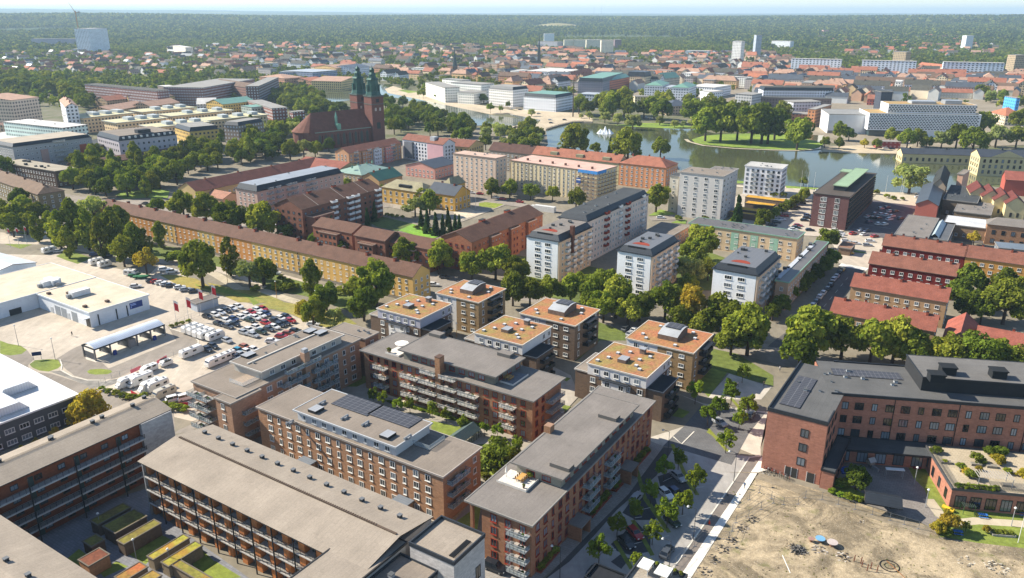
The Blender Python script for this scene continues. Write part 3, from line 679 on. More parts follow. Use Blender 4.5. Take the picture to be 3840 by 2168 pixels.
sh('avenue', ROADM, strip(FP('b1 640 560 800 640 960 660'), 12)); sh('lawn', PARK, FP('b1 1110 520 1180 490 1500 460 1640 480 1620 550 1400 550 1200 560'))
sh('city_paving', mat('asphalt', '8f8574'), FP('a3 0 700 1000 690 1700 690 2576 730/a4 1000 740 2500 760 2700 1400 1000 1450 300 1280/a3 2400 1060 1700 1000 1200 960 800 1000 0 1060/a2 2000 900 1700 820 2000 740'))
# river and lake
WM = mat('water', '454a34', '555840')
lake = FP('a3 380 1262 420 1235 640 1188 830 1192 1030 1212 1180 1228 1620 1247 1850 1250 2000 1290 2576 1300/a4 300 1300 640 1310/b4 610 70 620 108 900 120 1345 125 1330 172 1420 200 1920 232 2060 238 2576 285/b4 3400 360 3400 520 2300 420 1600 502 1180 492 540 447 270 432/b3 2300 420 1700 330 1620 200 1100 120/a3 900 1500 300 1500 400 1400')
sh('lake', WM, lake, o_=3)
riv = FP('a2 560 820 780 870 960 852 1070 832 1200 815 1340 815 1350 832 1270 862 1300 900 1600 962 2000 1045 2300 1115 2576 1150/a3 0 1098 330 1160 330 1166 0 1230/a2 2576 1225 2300 1215 2150 1215 1900 1130 1700 1030 1400 950 1250 930 900 975 700 1000')
sh('river', WM, riv, o_=3)
sh('riverside_walk', mat('asphalt', 'bdae95'), FP('a2 1270 862 1350 832 1500 880 1660 900 2000 985 2576 1080/a3 0 1040 120 1060 700 1090 830 1150 830 1190 640 1186 420 1232 390 1250 300 1200 330 1160 0 1098/a2 2300 1110 1600 962 1300 900'), o_=3)
sh('lawn', PARK, FP('a2 1390 870 1470 870 1600 890 1500 902'))
sh('street', mat('asphalt', 'b5a890'), FP('a3 0 1270 120 1200 330 1200 400 1240 330 1310 100 1380 0 1350/a2 2400 1210 2576 1225'))
sh('park_lawn', PARK, FP('a3 1030 1210 1300 1190 1620 1190 1850 1240 1620 1245 1180 1226'))
sh('island', PARK, FP('a3 1790 1352 1900 1318 2100 1300 2576 1290/a4 0 1290 300 1300 640 1390/b4 600 60 500 85 300 88 0 80/b3 2576 85 2200 60/a3 2200 1425 1920 1400 1820 1380'), z=.5, thick=.5, o_=4)
sh('island_path', PATHM, strip(FP('a3 1730 1350 1760 1375 1900 1412 2200 1440/b3 2576 90/b4 60 88 400 95 620 80'), 3.2), z=.52)
sh('quay', mat('asphalt', 'b8a98f'), FP('b4 610 60 1000 40 1400 60 1500 40 1400 120 1345 122 900 116 620 104'), o_=0)
sh('quay', mat('asphalt', 'c4b8a2'), FP('b4 1345 130 1400 110 1420 160 2070 205 2060 225 1900 222 1420 192 1335 170'), z=.6, thick=.6)
sh('quay', mat('asphalt', 'b8a98f'), FP('b4 2070 215 2576 265/b4 3300 340 3300 320 2576 240 2060 200'))
sh('path', mat('asphalt', 'c4b9a4'), strip(FP('b3 2150 430 2300 440/b4 280 450 600 490 1150 510'), 4)); sh('lawn', PARK, FP('b4 270 432 590 455 590 470 280 455')); sh('lawn', PARK, FP('b3 2165 375 2290 390 2290 410 2165 410'))
# ---------------- foreground buildings ----------------
FELT = mat('felt', '877d72'); FELTG = mat('felt', '7f7973'); FELTD = mat('felt', '4a4d4f'); FELTS = mat('felt', '5f5f5e'); FELTB = mat('felt', '9b9082')
BRN = mat('brick', 'b87f5e'); BRR = mat('brick', 'a8704e'); BRS = mat('brick', 'b06a58'); BRD = mat('brick', '6f5548'); BRT = mat('brick', 'a07a50'); WPL = mat('plaster', 'd4d3d0'); GPL = mat('plaster', '9d9e9c'); BGE = mat('plaster', 'bfb5a0')
SOL = mat('solar', '43444a'); WOODO = mat('wood', 'c07c48'); CONC = mat('solid', 'b9b6b0'); DK = mat('solid', '222427', rough=.5); SEAM = mat('seam', 'a8aaac'); NAVY = mat('felt', '2c3137')
def gallery(s, side, n, z0, fh, a0, a1, sp, dep=1.7, boxes=False, off=0.0):
    """access galleries: slabs, rails, posts and timber stores on one long side"""
    def q(b, u0, v0, z0_, u1, v1, z1_, mi=0):  # u along, v outward
        if side == 'x': b.box(u0, -v1 + off, z0_, u1, -v0 + off, z1_, mi)
        else: b.box(-v1 + off, u0, z0_, -v0 + off, u1, z1_, mi)
        return b
    for k in range(n):
        z = z0 + k * fh; b = MB(); q(b, a0, 0.01, z, a1, dep, z + .28); s.put('gallery_floor', b, [CONC])
        b = MB(); q(b, a0, dep - .12, z + 1.25, a1, dep - .06, z + 1.33)
        u = a0
        while u < a1: q(b, u, dep - .11, z + .28, u + .06, dep - .07, z + 1.25); u += 1.2
        q(b, a0, dep - .10, z + .4, a1, dep - .09, z + 1.2, 1)
        s.put('railing', b, [DK, mat('clear', '3c4246')])
    u = a0 + .3; i = 0
    while u < a1:
        b = MB(); q(b, u - .1, dep + .02, 0, u + .1, dep + .22, z0 + n * fh + fh * .1); s.put('post', b, [DK]); 
        u += sp; i += 1
    r = random.Random(n); n_ = 0
    for k in range(n + 1):
        u = a0 + 1.6
        while u < a1 - 1.5:
            zz = (z0 + (k - 1) * fh + .3) if k else .05
            b = MB(); q(b, -.5, .0, 0, .5, .09, 2.1)
            if n_ < 90: n_ += 1; (s.put('door', b, [mat('solid', '33413c')], loc=(u, off, zz) if side == 'x' else (off, u, zz)))
            if boxes:
                b = MB(); q(b, -.75, .05, 0, .75, 1.35, 2.3); s.put('storage_box', b, [WOODO], loc=(u + 1.9, off, zz) if side == 'x' else (off, u + 1.9, zz))
            u += sp if not boxes else 4.15
def roof_stuff(s, pts, kind='vent'):
    for x, y, z in pts:
        b = MB().box(-.35, -.35, -.3, .35, .35, .75, 0).box(-.42, -.42, .755, .42, .42, .85, 1)
        b.obj(kind, [mat('solid', '34373b'), mat('solid', '6a6d70')], s.roofs, (x, y, z))
# gallery block on the left, running up to the right
g1 = Bd('gallery_block', 'long timber-clad block with five gallery levels beside the white-roofed hall', 's -330 1970', 10.6, 'c1 1680 1250', 14.6, mat('wood', '7a4228'), az=33)
g1.walls(); g1.walls(x0=g1.W - 7.5, x1=g1.W + .02, y0=-.9, y1=g1.D + .02, h=14.62, m=mat('brick', 'a8a5a2'), name='end_wall')
g1.pitched(FELTB, 1.3, ov=.5, rim='3a3836'); gallery(g1, 'x', 4, 2.75, 2.85, 0, g1.W - 7.6, 9.2, 2.0)
g1.win('x', 5, .95, 2.85, 4.6, 1.5, 1.2, 'd', x1=g1.W - 8); g1.done()
for x, y in ((.55, .62), (.56, .7), (.72, .55), (.77, .62), (.985, .75), (.9, .52), (.35, .6)): roof_stuff(g1, [(x * g1.W, y * g1.D, g1.rz_(x * g1.W, y * g1.D))])
b = MB(); yr = g1.D * .5
b.box(0, yr - .05, g1.h + 1.5, g1.W, yr + .05, g1.h + 1.95, 0); g1.put('ridge_rail', b, [mat('clear', '44403a')])
# gallery block in front, running down to the right
g2 = Bd('gallery_block', 'long block with pale felt gable roof, row of small vents and timber gallery stores', 'd2 1150 1330', 'd1 1390 315', 16.0, 13.0, mat('plaster', '8e8c8a'), az=33)
g2.W = 15.5
g2.walls(); g2.walls(x0=-1.9, x1=4, y0=g2.D - .3, y1=g2.D + .03, h=12.9, m=GPL, name='end_wall')
g2.pitched(FELTB, 1.5, axis='y', x0=-2.2, ov=.3, rim='3a3836'); gallery(g2, 'y', 3, 3.1, 3.15, 0, g2.D - .5, 5.6, 2.0, boxes=True)
g2.win('y', 4, .9, 3.15, 4.15, 1.3, 1.3, 'd', m0=3.3); g2.done()
for i in range(13): roof_stuff(g2, [(11.5, 4 + i * 4.6, g2.rz_(11.5, 0) - .1)])
b = MB(); xr = 6.65; b.box(xr - .2, 5, g2.h + 1.75, xr + .2, g2.D - 1, g2.h + 1.95, 0).box(xr - .2, .5, g2.h + 1.75, xr + .2, 5, g2.h + 1.95, 0)
for i in range(100): b.box(xr - .3, 5.2 + i * .56, g2.h + 1.96, xr + .3, 5.3 + i * .56, g2.h + 2.02, 0)
g2.put('ridge_walkway', b, [mat('solid', '5a4c40')])
# corner tower with white brick
tw = Bd('corner_block', 'white brick corner building with sunken pale roof inside dark parapets', 'd2 1925 1335', 'd2 1440 1195', 'd2 2235 1070', 14.6, mat('brick', 'c4bcb4'), az=33)
tw.walls(); tw.flat(FELTB, ov=.1, th=.3, rim='33383e', par=.55); tw.win('x', 2, 2.0, 5.5, 4.6, 1.4, 2.6, 'd'); tw.done()
b = MB()
for i in range(18): b.box(1.2 + i * .28, .9, tw.h + .32, 1.32 + i * .28, 1.9, tw.h + .55)
tw.put('roof_ladder', b, [DK])
t2 = Bd('low_wing', 'low dark-roofed wing at the bottom edge below the corner tower', tw.w(-23, 3.5), 8.0, 23.0, 11.5, mat('brick', '8a7f78'), az=33); t2.walls(); t2.flat(FELT, ov=.1, rim='33383e', par=.4); t2.vents(5, 4)
t3 = Bd('gallery_wing', 'pale-roofed wing linking the corner tower to the bottom edge', t2.w(-3, 8.2), 9.5, 27.5, 13.0, GPL, az=33); t3.walls(); t3.flat(FELTB, ov=.3, rim='3a3836', par=.1); t3.vents(3, 8)
# block at lower left corner
p = at('d1 460 1190', 13.0); dx = Vector((math.sin(R_(33)), math.cos(R_(33)), 0)); dy = Vector((-dx.y, dx.x, 0)); q = p - dx * 15 - dy * 32
g3 = Bd('gallery_block', 'pale felt roof block cut by the lower left corner', Vector((q.x, q.y, 0)), 60.0, 15.0, 13.0, mat('wood', '7a4228'), az=33); g3.walls(); g3.pitched(FELTB, 1.4, axis='y', ov=.6, rim='8a7c6a')
roof_stuff(g3, [(9, y, g3.rz_(9, 0) - .1) for y in (26, 33, 48)]); g3.done()

# brick block with attic storey and solar roof
f4 = Bd('apartment_block', 'red brick block with white attic storey and solar panels, nearest the middle', 'd2 1820 490', 'c2 35 1215', 'd2 2085 215', 11.4, BRN, g=None, az=32.6)
f4.W = 13.2; f4.walls(); f4.flat(FELT, ov=.35, rim='a39a90')
nx, ny = f4.l('d2 1365 195', 14.3); lx, ly = f4.l('c2 390 1235', 14.3); rx, ry = f4.l('c2 1725 1365', 14.3)
f4.walls(nx + .4, ny + .4, min(rx, 12.6), ly - .4, 14.1, 11.76, mat('plaster', 'bfc0bf'), 'attic_wall'); f4.flat(FELT, nx, ny, min(rx, 12.9), ly, 14.1, .35, .3, 'b0b3b5', 'attic_roof')
f4.win('y', 1, 12.3, 2.8, 3.1, 1.5, 1.2, 'w', x0=ny + 1, x1=ly - 1, off=nx + .4, jit=True); f4.win('y', 4, 1.0, 2.75, 3.15, 1.4, 1.5, 'w', m0=3.2, jit=True)
f4.win('x', 4, 1.0, 2.75, 2.4, 1.2, 1.4, 'w', x0=8.8)
f4.bal('x', [4.4], 3, 3.6, 2.75, 6.4, 1.5, 'g+')
for u in (.18, .70): 
    b = MB().box(-2.6, -2.1, 3.0, -.02, 2.1, 3.2, 0).box(-2.4, -1.9, 0, -.3, -1.6, 2.98, 1).box(-2.4, 1.6, 0, -.3, 1.9, 2.98, 1)
    f4.put('entrance_canopy', b, [mat('seam', '7f8790'), BRN], loc=(0, f4.D * u, 0))
def panel(s, x0, y0, x1, y1, z, par=None): b = MB().box(x0, y0, z, x1, y1, z + .12, 1, 0); return s.put('solar_panel', b, [SOL, DK], par or s.roofs)
x_, y_ = f4.l('c2 980 1180', 14.5); panel(f4, x_ - 2.6, y_ - 6, x_ + 3.2, y_ + 5, 14.46); x_, y_ = f4.l('c2 1320 1290', 14.5); panel(f4, x_ - 2.0, y_ - 7, x_ + 3.0, y_ + 5, 14.46)
for q in ('c2 605 1215', 'd2 1290 70'):
    x_, y_ = f4.l(q, 15); b = MB().box(-1.4, -1.2, 0, 1.4, 1.2, .7, 1, 0); b.obj('skylight', [SEAM, DK], f4.roofs, (x_, y_, 14.42))
for q in ('c2 880 1290', 'c2 1080 1350', 'c2 340 1240', 'c2 660 1150', 'd2 1480 90'):
    x_, y_ = f4.l(q, 15); MB().tube((-1.1, 0, .35), (1.1, 0, .35), .3, k=8).box(-.5, -.6, 0, .3, -.3, .5).obj('air_duct', [GREYM], f4.roofs, (x_, y_, 14.42 if 'c2 340' not in q else 11.77))
b = MB(); x_, y_ = f4.l('d2 1680 130', 12)
b.box(x_ - 3, y_ - 2.6, 11.77, x_ + 2.4, y_ + 3.2, 11.9, 0); f4.put('roof_terrace', b, [mat('wood', '6b6660')])
b = MB().box(x_ - 3, y_ - 2.7, 11.9, x_ + 2.4, y_ - 2.65, 13, 0).box(x_ - 3.05, y_ - 2.7, 11.9, x_ - 3, y_ + 3.2, 13, 0); f4.put('terrace_rail', b, [mat('clear', 'c4d0d4')])
f4.done()
# balcony block to its left
f5 = Bd('apartment_block', 'brick and grey block with stacked glazed balconies, beside the caravan lot', 'c1 2280 1120', 'c1 1850 1030', 'c2 1040 560', 12.2, mat('brick', 'b5826a'), az=32.8)
f5.D = 16.5; f5.walls(); f5.flat(FELT, ov=.35, rim='9a9288')
nx, ny = f5.l('c2 80 865', 15); lx, ly = f5.l('c1 2220 770', 15); rx, ry = f5.l('c2 885 510', 15)
f5.walls(nx + .4, max(ny, .6) + .5, rx - .4, ly - .4, 14.8, 12.56, mat('plaster', 'b9b3a8'), 'attic_wall'); f5.flat(FELT, nx, max(ny, .4), rx, ly, 14.8, .35, .3, 'b8b4ac', 'attic_roof')
b = MB().box(nx + 1, ly * .62 - .2, 15.12, rx - 1, ly * .62 + .2, 15.4); f5.put('roof_upstand', b, [mat('solid', 'c4bfb6')])
f5.walls(-2.5, -1.2, 6.2, 4.5, 12.0, name='corner_bay'); f5.flat(FELT, -2.5, -1.2, 6.2, 4.5, 12.01, .3, .34, '9a9288', 'bay_roof')
f5.win('x', 4, 1.2, 2.9, 3.3, 1.7, 1.5, 'w', jit=True, x0=7); f5.win('x', 1, 12.9, 2.9, 3.6, 1.6, 1.3, 'w', x0=nx + 1, x1=rx - 1, off=max(ny, .6) + .5); f5.win('y', 4, 1.2, 2.9, 4, 1.2, 1.5, 'w', x0=0, x1=4, off=-2.5)
W5 = f5.W
f5.bal('x', [W5 * .36, W5 * .46, W5 * .60, W5 * .70], 4, 1.1, 2.9, 4.6, 2.0, 'g+'); f5.bal('x', [W5 * .42, W5 * .56], 1, 12.6, 2.9, 5.6, 1.6, 'g+'); f5.bal('y', [10.0, 14.0], 4, 1.1, 2.9, 3.8, 2.6, 'g+'); f5.bal('x', [2.2], 3, 2.2, 2.9, 3.8, 1.2, 'g+', off=-1.2)
b = MB().box(W5 * .52 - .9, -1.1, 0, W5 * .52 + .9, .5, 16.2).box(W5 * .52 - .7, -.9, 16.21, W5 * .52 + .7, .3, 17.2, 1); f5.put('chimney', b, [f5.wall, SEAM])
for q in ('c2 550 470', 'c2 650 485', 'c1 2400 700'): x_, y_ = f5.l(q, 15.3); MB().box(-1.6, -1.2, 0, 1.6, 1.2, .55, 1, 0).obj('skylight', [SEAM, DK], f5.roofs, (x_, y_, 15.14))
f5.vents(7, 5, nx + 2, 6, rx - 2, ly - 1, 15.14, 'b0b0ae', .5)
x_, y_ = f5.l('c1 2420 930', 12.6); b = MB().box(x_ - 4, y_ - 2, 12.56, x_ + 2, y_ + 3, 12.66); f5.put('roof_terrace', b, [mat('wood', 'a09080')]); b = MB()
b.box(x_ - 4.05, y_ - 2, 12.6, x_ - 4, y_ + 3, 13.7).box(x_ - 4, y_ - 2.05, 12.6, x_ + 2, y_ - 2, 13.7); f5.put('terrace_rail', b, [mat('clear', 'c4d0d4')])
f5.done()
e5 = Bd('apartment_block', 'flat-roofed brick end block behind the balcony block, beside the bushes', 'c2 1080 550', 'c2 755 455', 'c2 1205 490', 12.0, mat('brick', '9a6c58'), az=32.8); e5.walls(); e5.flat(FELT, ov=.3, rim='9a9288'); e5.win('x', 4, 1.1, 2.8, 2.6, 1.3, 1.4); e5.bal('x', [3.0], 4, .9, 2.8, 4.2, 1.6, 'g'); e5.vents(3, 3); e5.done()

# two new blocks with grey roofs
def tables(root_at, z, label, n=1): pass
f6 = Bd('apartment_block', 'new red-brown brick block with two-level grey roof and white balconies, centre', 'c3 250 1140', 'c2 1105 640', 'c3 570 945', 11.5, BRR, az=32.8)
f6.walls(y0=0); f6.flat(FELTG, ov=.9, th=.3, rim='77746f', par=.02)
nx, ny = f6.l('c2 2340 915', 14.6); lx, ly = f6.l('c2 1410 640', 14.6); rx = f6.W - .2
f6.walls(nx + 1.0, ny + 1.0, rx, ly - 1.0, 14.3, 11.82, mat('plaster', '77756a'), 'attic_wall'); f6.flat(FELTG, nx + .8, ny + .8, rx - .2, ly - .8, 14.3, .9, .3, '6f6c67', 'attic_roof', .02)
for q in ('c2 1775 500', 'c2 2440 690'): x_, y_ = f6.l(q, 15); MB().box(-2, -1.2, 0, 2, 1.2, .9, 1, 0).obj('roof_hatch', [FELTG, mat('solid', '5d5b58')], f6.roofs, (x_, y_, 14.62), math.pi / 2)
D6 = f6.D
f6.win('y', 4, .9, 2.75, 2.75, 1.5, 1.7, 'r', m0=2, jit=True); f6.win('y', 1, 12.3, 3, 3.1, 1.8, 1.4, 'r', x0=ny + 2, x1=ly - 2, off=nx + 1.0); f6.win('x', 4, .9, 2.75, 3, 1.3, 1.6, 'r', x1=7); f6.win('x', 1, 12.3, 3, 4, 1.8, 1.4, 'r', x0=nx + 2, off=ny + 1)
def yo(s, q, z): return s.l(q, z)[1]
cs = [yo(f6, 'c2 1260 800', 8.5), yo(f6, 'c2 2460 1190', 8.5)]
f6.bal('y', cs, 3, 2.6, 2.75, 4.2, 1.8, 'l+'); m1, m2, m3, m4 = (yo(f6, q, 8) for q in ('c2 1570 890', 'c2 1740 950', 'c2 1950 990', 'c2 2130 1060'))
f6.bal('y', [m1, m2], 3, 2.6, 2.75, 5.6, 2.0, 'l+'); f6.bal('y', [m3, m4], 3, 2.6, 2.75, 5.6, 2.0, 'l+'); f6.bal('y', [m2, m3], 1, 10.9, 2.75, 5.0, 1.7, 'l+')
f6.bal('x', [9.5], 3, 2.6, 2.75, 6.5, 2.0, 'g'); yc = yo(f6, 'c2 1870 720', 15)
b = MB().box(-1.2, yc - .8, 0, .8, yc + .8, 16.4).box(-1.25, yc - .85, 16.41, .85, yc + .85, 16.55, 1); f6.put('chimney', b, [BRR, mat('solid', '5a463c')])
def terrace(s, q, z, wx, wy, m='d2ccc2'):
    x, y = s.l(q, z); b = MB().box(x - wx, y - wy, z, x + wx, y + wy, z + .14, 0).box(x - wx - .06, y - wy - .06, z, x - wx, y + wy, z + .5, 1).box(x - wx, y - wy - .06, z, x + wx, y - wy, z + .5, 1); s.put('roof_terrace', b, [mat('wood', m), mat('solid', 'c9c5bd')]); return x, y
def table(s, x, y, z, label, wd=.9, ln=2.4):
    b = MB().box(-ln / 2, -wd / 2, .7, ln / 2, wd / 2, .76)
    for i in (-1, 1):
        for j in (-1, 1): b.box(i * ln * .42 - .04, j * wd * .4 - .04, 0, i * ln * .42 + .04, j * wd * .4 + .04, .7)
    o = tag(b.obj('terrace_table', [mat('wood', 'c49a5a')], None, s.w(x, y, z), s.rz), label, 'table')
    k = 0
    for i in range(3):
        for j in (-1, 1):
            c = MB().box(-.22, -.22, .4, .22, .22, .46)
            for a_ in (-.2, .2):
                for b_ in (-.2, .2): c.box(a_ - .02, b_ - .02, 0, a_ + .02, b_ + .02, .4)
            c.box(-.22, .18, .46, .22, .22, .9); k += 1
            w_ = s.w(x + (i - 1) * .75, y + j * .75, z); tag(c.obj('terrace_chair', [mat('wood', 'b08850')], None, w_, s.rz + (0 if j > 0 else math.pi)), f'{ordn(k)} wooden chair round the {label}', 'chair', f'chairs round the {label}')
def parasol(v, label, r=1.5, closed=False, h=2.5):
    root = tag(empty('parasol', v), label, 'parasol'); MB().tube((0, 0, 0), (0, 0, h), .04).obj('pole', [GREYM], root); b = MB()
    if closed: b.tube((0, 0, h * .45), (0, 0, h + .1), .28, .05, 8)
    else:
        for i in range(8):
            a, c = i * math.pi / 4, (i + 1) * math.pi / 4; b.poly([(0, 0, h + .25), (r * math.cos(a), r * math.sin(a), h - .2), (r * math.cos(c), r * math.sin(c), h - .2)])
    b.obj('canopy', [mat('solid', 'e2ded4')], root)
def potplant(v, label, r=.45, g=None):
    root = tag(empty('potted_plant', v), label, 'potted plant', g); MB().tube((0, 0, 0), (0, 0, .45), r * .45, r * .6, 8).obj('pot', [mat('solid', '6a5a50')], root)
    c = link('foliage', TK['bush'][0][0], root, (0, 0, .45 + r * .7)); c.scale = (r, r, r * .9)
x_, y_ = terrace(f6, 'c2 1400 670', 11.82, 2.6, 2.4); parasol(f6.w(x_ + 1, y_ - .6, 11.95), 'large white parasol open on the left roof terrace of the central block', 2.0); potplant(f6.w(x_ - 2, y_ + 1.5, 11.95), 'potted shrub at the corner of the central block left terrace', .8)
x_, y_ = terrace(f6, 'c3 40 920', 11.82, 3.6, 3.0, '77777a'); table(f6, x_ - 1, y_, 11.96, 'table on the right roof terrace of the central block', 1.0, 2.0); f6.done()

f7 = Bd('apartment_block', 'new brick block with long grey roof and roof terrace along the parking street', 'd3 230 960', 'd2 2100 680', 'c3 1390 1150', 11.6, mat('brick', 'a56a4c'), az=32.2)
f7.walls(x0=.4, y1=f7.D - 3.2); f7.walls(x0=8, y0=f7.D - 3.25, y1=f7.D - .4, name='rear_wall'); f7.flat(FELTG, x0=.3, ov=.5, th=.3, rim='8a867f', par=.02)
for x0 in (.5, 7.2): f7.put('column', MB().box(x0, f7.D - 1.0, 0, x0 + .6, f7.D - .4, 11.6), [f7.wall])
nx, ny = f7.l('d3 540 510', 14.6); lx, ly = f7.l('d3 40 340', 14.6); rx, ry = f7.l('c3 1170 1270', 14.6); rx += 5
f7.walls(nx + .9, ny + .9, rx - .6, ly - .9, 14.3, 11.93, mat('plaster', '918e80'), 'attic_wall'); f7.flat(FELTG, nx + .4, ny + .4, rx, ly - .4, 14.3, .5, .3, '77736d', 'attic_roof', .02)
for q, a in (('d3 530 370', 0), ('c3 990 1290', 0)): x_, y_ = f7.l(q, 15); MB().box(-1.1, -2.2, 0, 1.1, 2.2, .8, 1, 0).obj('roof_hatch', [FELTG, mat('solid', '5d5b58')], f7.roofs, (x_, y_, 14.62), a)
x_, y_ = f7.l('c3 410 1380', 16); f7.put('chimney', MB().box(x_ - .9, y_ - .8, 12, x_ + .9, y_ + .8, 16.2), [BRR])
f7.win('x', 4, .9, 2.75, 2.9, 1.4, 1.7, 'r', jit=True, m0=2.5, off=0); f7.win('y', 4, .9, 2.75, 3.2, 1.4, 1.7, 'r', x1=f7.D - 4, off=.4); f7.win('x', 1, 12.4, 3, 3.6, 1.9, 1.2, 'r', x0=nx + 2, x1=rx - 2, off=ny + .9); f7.win('y', 1, 12.4, 3, 3.6, 2.0, 1.2, 'r', x0=ny + 1, x1=ly - 1, off=nx + .9)
xs = [f7.l(q, 6)[0] for q in ('d3 770 620', 'd3 985 410')]
f7.bal('x', xs, 3, 2.8, 2.75, 5.0, 1.8, 'g+'); f7.bal('y', [2.4], 4, .8, 2.75, 4.2, 1.9, 'g+', off=.4)
for q in ('d3 640 880', 'd3 1120 360'):
    x_ = f7.l(q, 3.4)[0]; f7.put('entrance_canopy', MB().box(x_ - 2.2, -3.2, 3.3, x_ + 2.2, -.02, 3.55, 1).box(x_ - 2.1, -3.1, 0, x_ - 1.7, -.02, 3.29, 0).box(x_ + 1.7, -3.1, 0, x_ + 2.1, -.02, 3.29, 0), [f7.wall, FELTG])
x_, y_ = terrace(f7, 'd3 110 520', 11.92, 2.6, 3.4); table(f7, x_ + .6, y_ - .4, 12.06, 'table on the terrace of the street-side block', 1.2, 2.6); parasol(f7.w(x_ - .3, y_ + 2.6, 12.06), 'closed white parasol on the terrace of the street-side block', closed=True)
potplant(f7.w(x_ - 1.8, y_ - 2.4, 12.06), 'low potted plant at the near corner of the street-side block terrace', .4); potplant(f7.w(x_ + 1.9, y_ - 1.6, 12.06), 'dark potted shrub by the attic wall of the street-side block terrace', .7); f7.done()

# sedum-roofed point blocks
SED = mat('sedum', 'a5694a', '94774a'); SED2 = mat('sedum', '9c6a4c', '8a7e46')
def hatbits(s, z, spots):
    for i, (x, y) in enumerate(spots): MB().box(-.45, -.45, 0, .45, .45, .5, 1, 0).obj('roof_vent', [mat('solid', 'c5c7c8'), mat('solid', '8d8f90')], s.roofs, (x, y, z))
def sed1(label, N, L, R, wl, wm):
    s = Bd('point_block', label, N, L, R, 11.4, wl, g='orange sedum-roofed point blocks with metal attics', az=32.6)
    if s.W > 16: s.W = 16
    s.walls(y1=s.D * .52); s.walls(y0=s.D * .52 + .01, y1=s.D - .05, x0=.05, h=11.39, m=wm, name='white_wall')
    s.flat(SED, ov=.3, th=.3, rim='c4b9a8', par=.05)
    b = MB(); x0, x1, y0, y1, z = s.W * .28, s.W * .78, s.D * .32, s.D * .62, 11.75; n = 8
    for i in range(n):   # curved metal attic roof
        t0, t1 = i / n, (i + 1) / n; f = lambda t: z + 1.4 + 1.1 * math.sin(t * math.pi * .75)
        b.poly([(x0 + (x1 - x0) * t0, y0, f(t0)), (x0 + (x1 - x0) * t1, y0, f(t1)), (x0 + (x1 - x0) * t1, y1, f(t1)), (x0 + (x1 - x0) * t0, y1, f(t0))], 0)
        for y in (y0, y1): b.poly([(x0 + (x1 - x0) * t0, y, z - .05), (x0 + (x1 - x0) * t1, y, z - .05), (x0 + (x1 - x0) * t1, y, f(t1)), (x0 + (x1 - x0) * t0, y, f(t0))], 1)
    b.poly([(x0, y0, z - .05), (x0, y1, z - .05), (x0, y1, z + 1.4), (x0, y0, z + 1.4)], 1); b.poly([(x1, y0, z - .05), (x1, y1, z - .05), (x1, y1, z + 2.2), (x1, y0, z + 2.2)], 1)
    s.put('attic', b, [mat('seam', 'b4b6b6'), mat('wood', '6f5f54')], s.roofs)
    if wm != WPL or True: panel(s, s.W * .5, s.D * .36, s.W * .76, s.D * .58, 14.28)
    hatbits(s, 11.7, [(s.W * a, s.D * c) for a, c in ((.12, .3), (.3, .85), (.15, .75), (.85, .25), (.82, .75), (.6, .15))])
    s.win('y', 4, 1.0, 2.8, 3.6, 1.6, 1.1, 'w', x1=s.D * .5, m0=2); s.win('y', 4, 1.0, 2.8, 3.2, 1.3, 1.6, 'w', x0=s.D * .55, off=.05); s.win('x', 4, 1.0, 2.8, 3.2, 1.0, 1.7, 'w', x1=5); s.win('x', 4, 1.0, 2.8, 2.4, .9, 1.8, 'w', x0=s.W * .72)
    s.bal('x', [s.W * .52], 3, 3.3, 2.8, 6.2, 2.0, 'k+'); s.put('balcony_roof', MB().box(s.W * .52 - 3.3, -2.1, 11.0, s.W * .52 + 3.3, .01, 11.2), [DK]); s.door('y', s.D * .8, 2.4, 2.4, off=.05); s.done(); return s
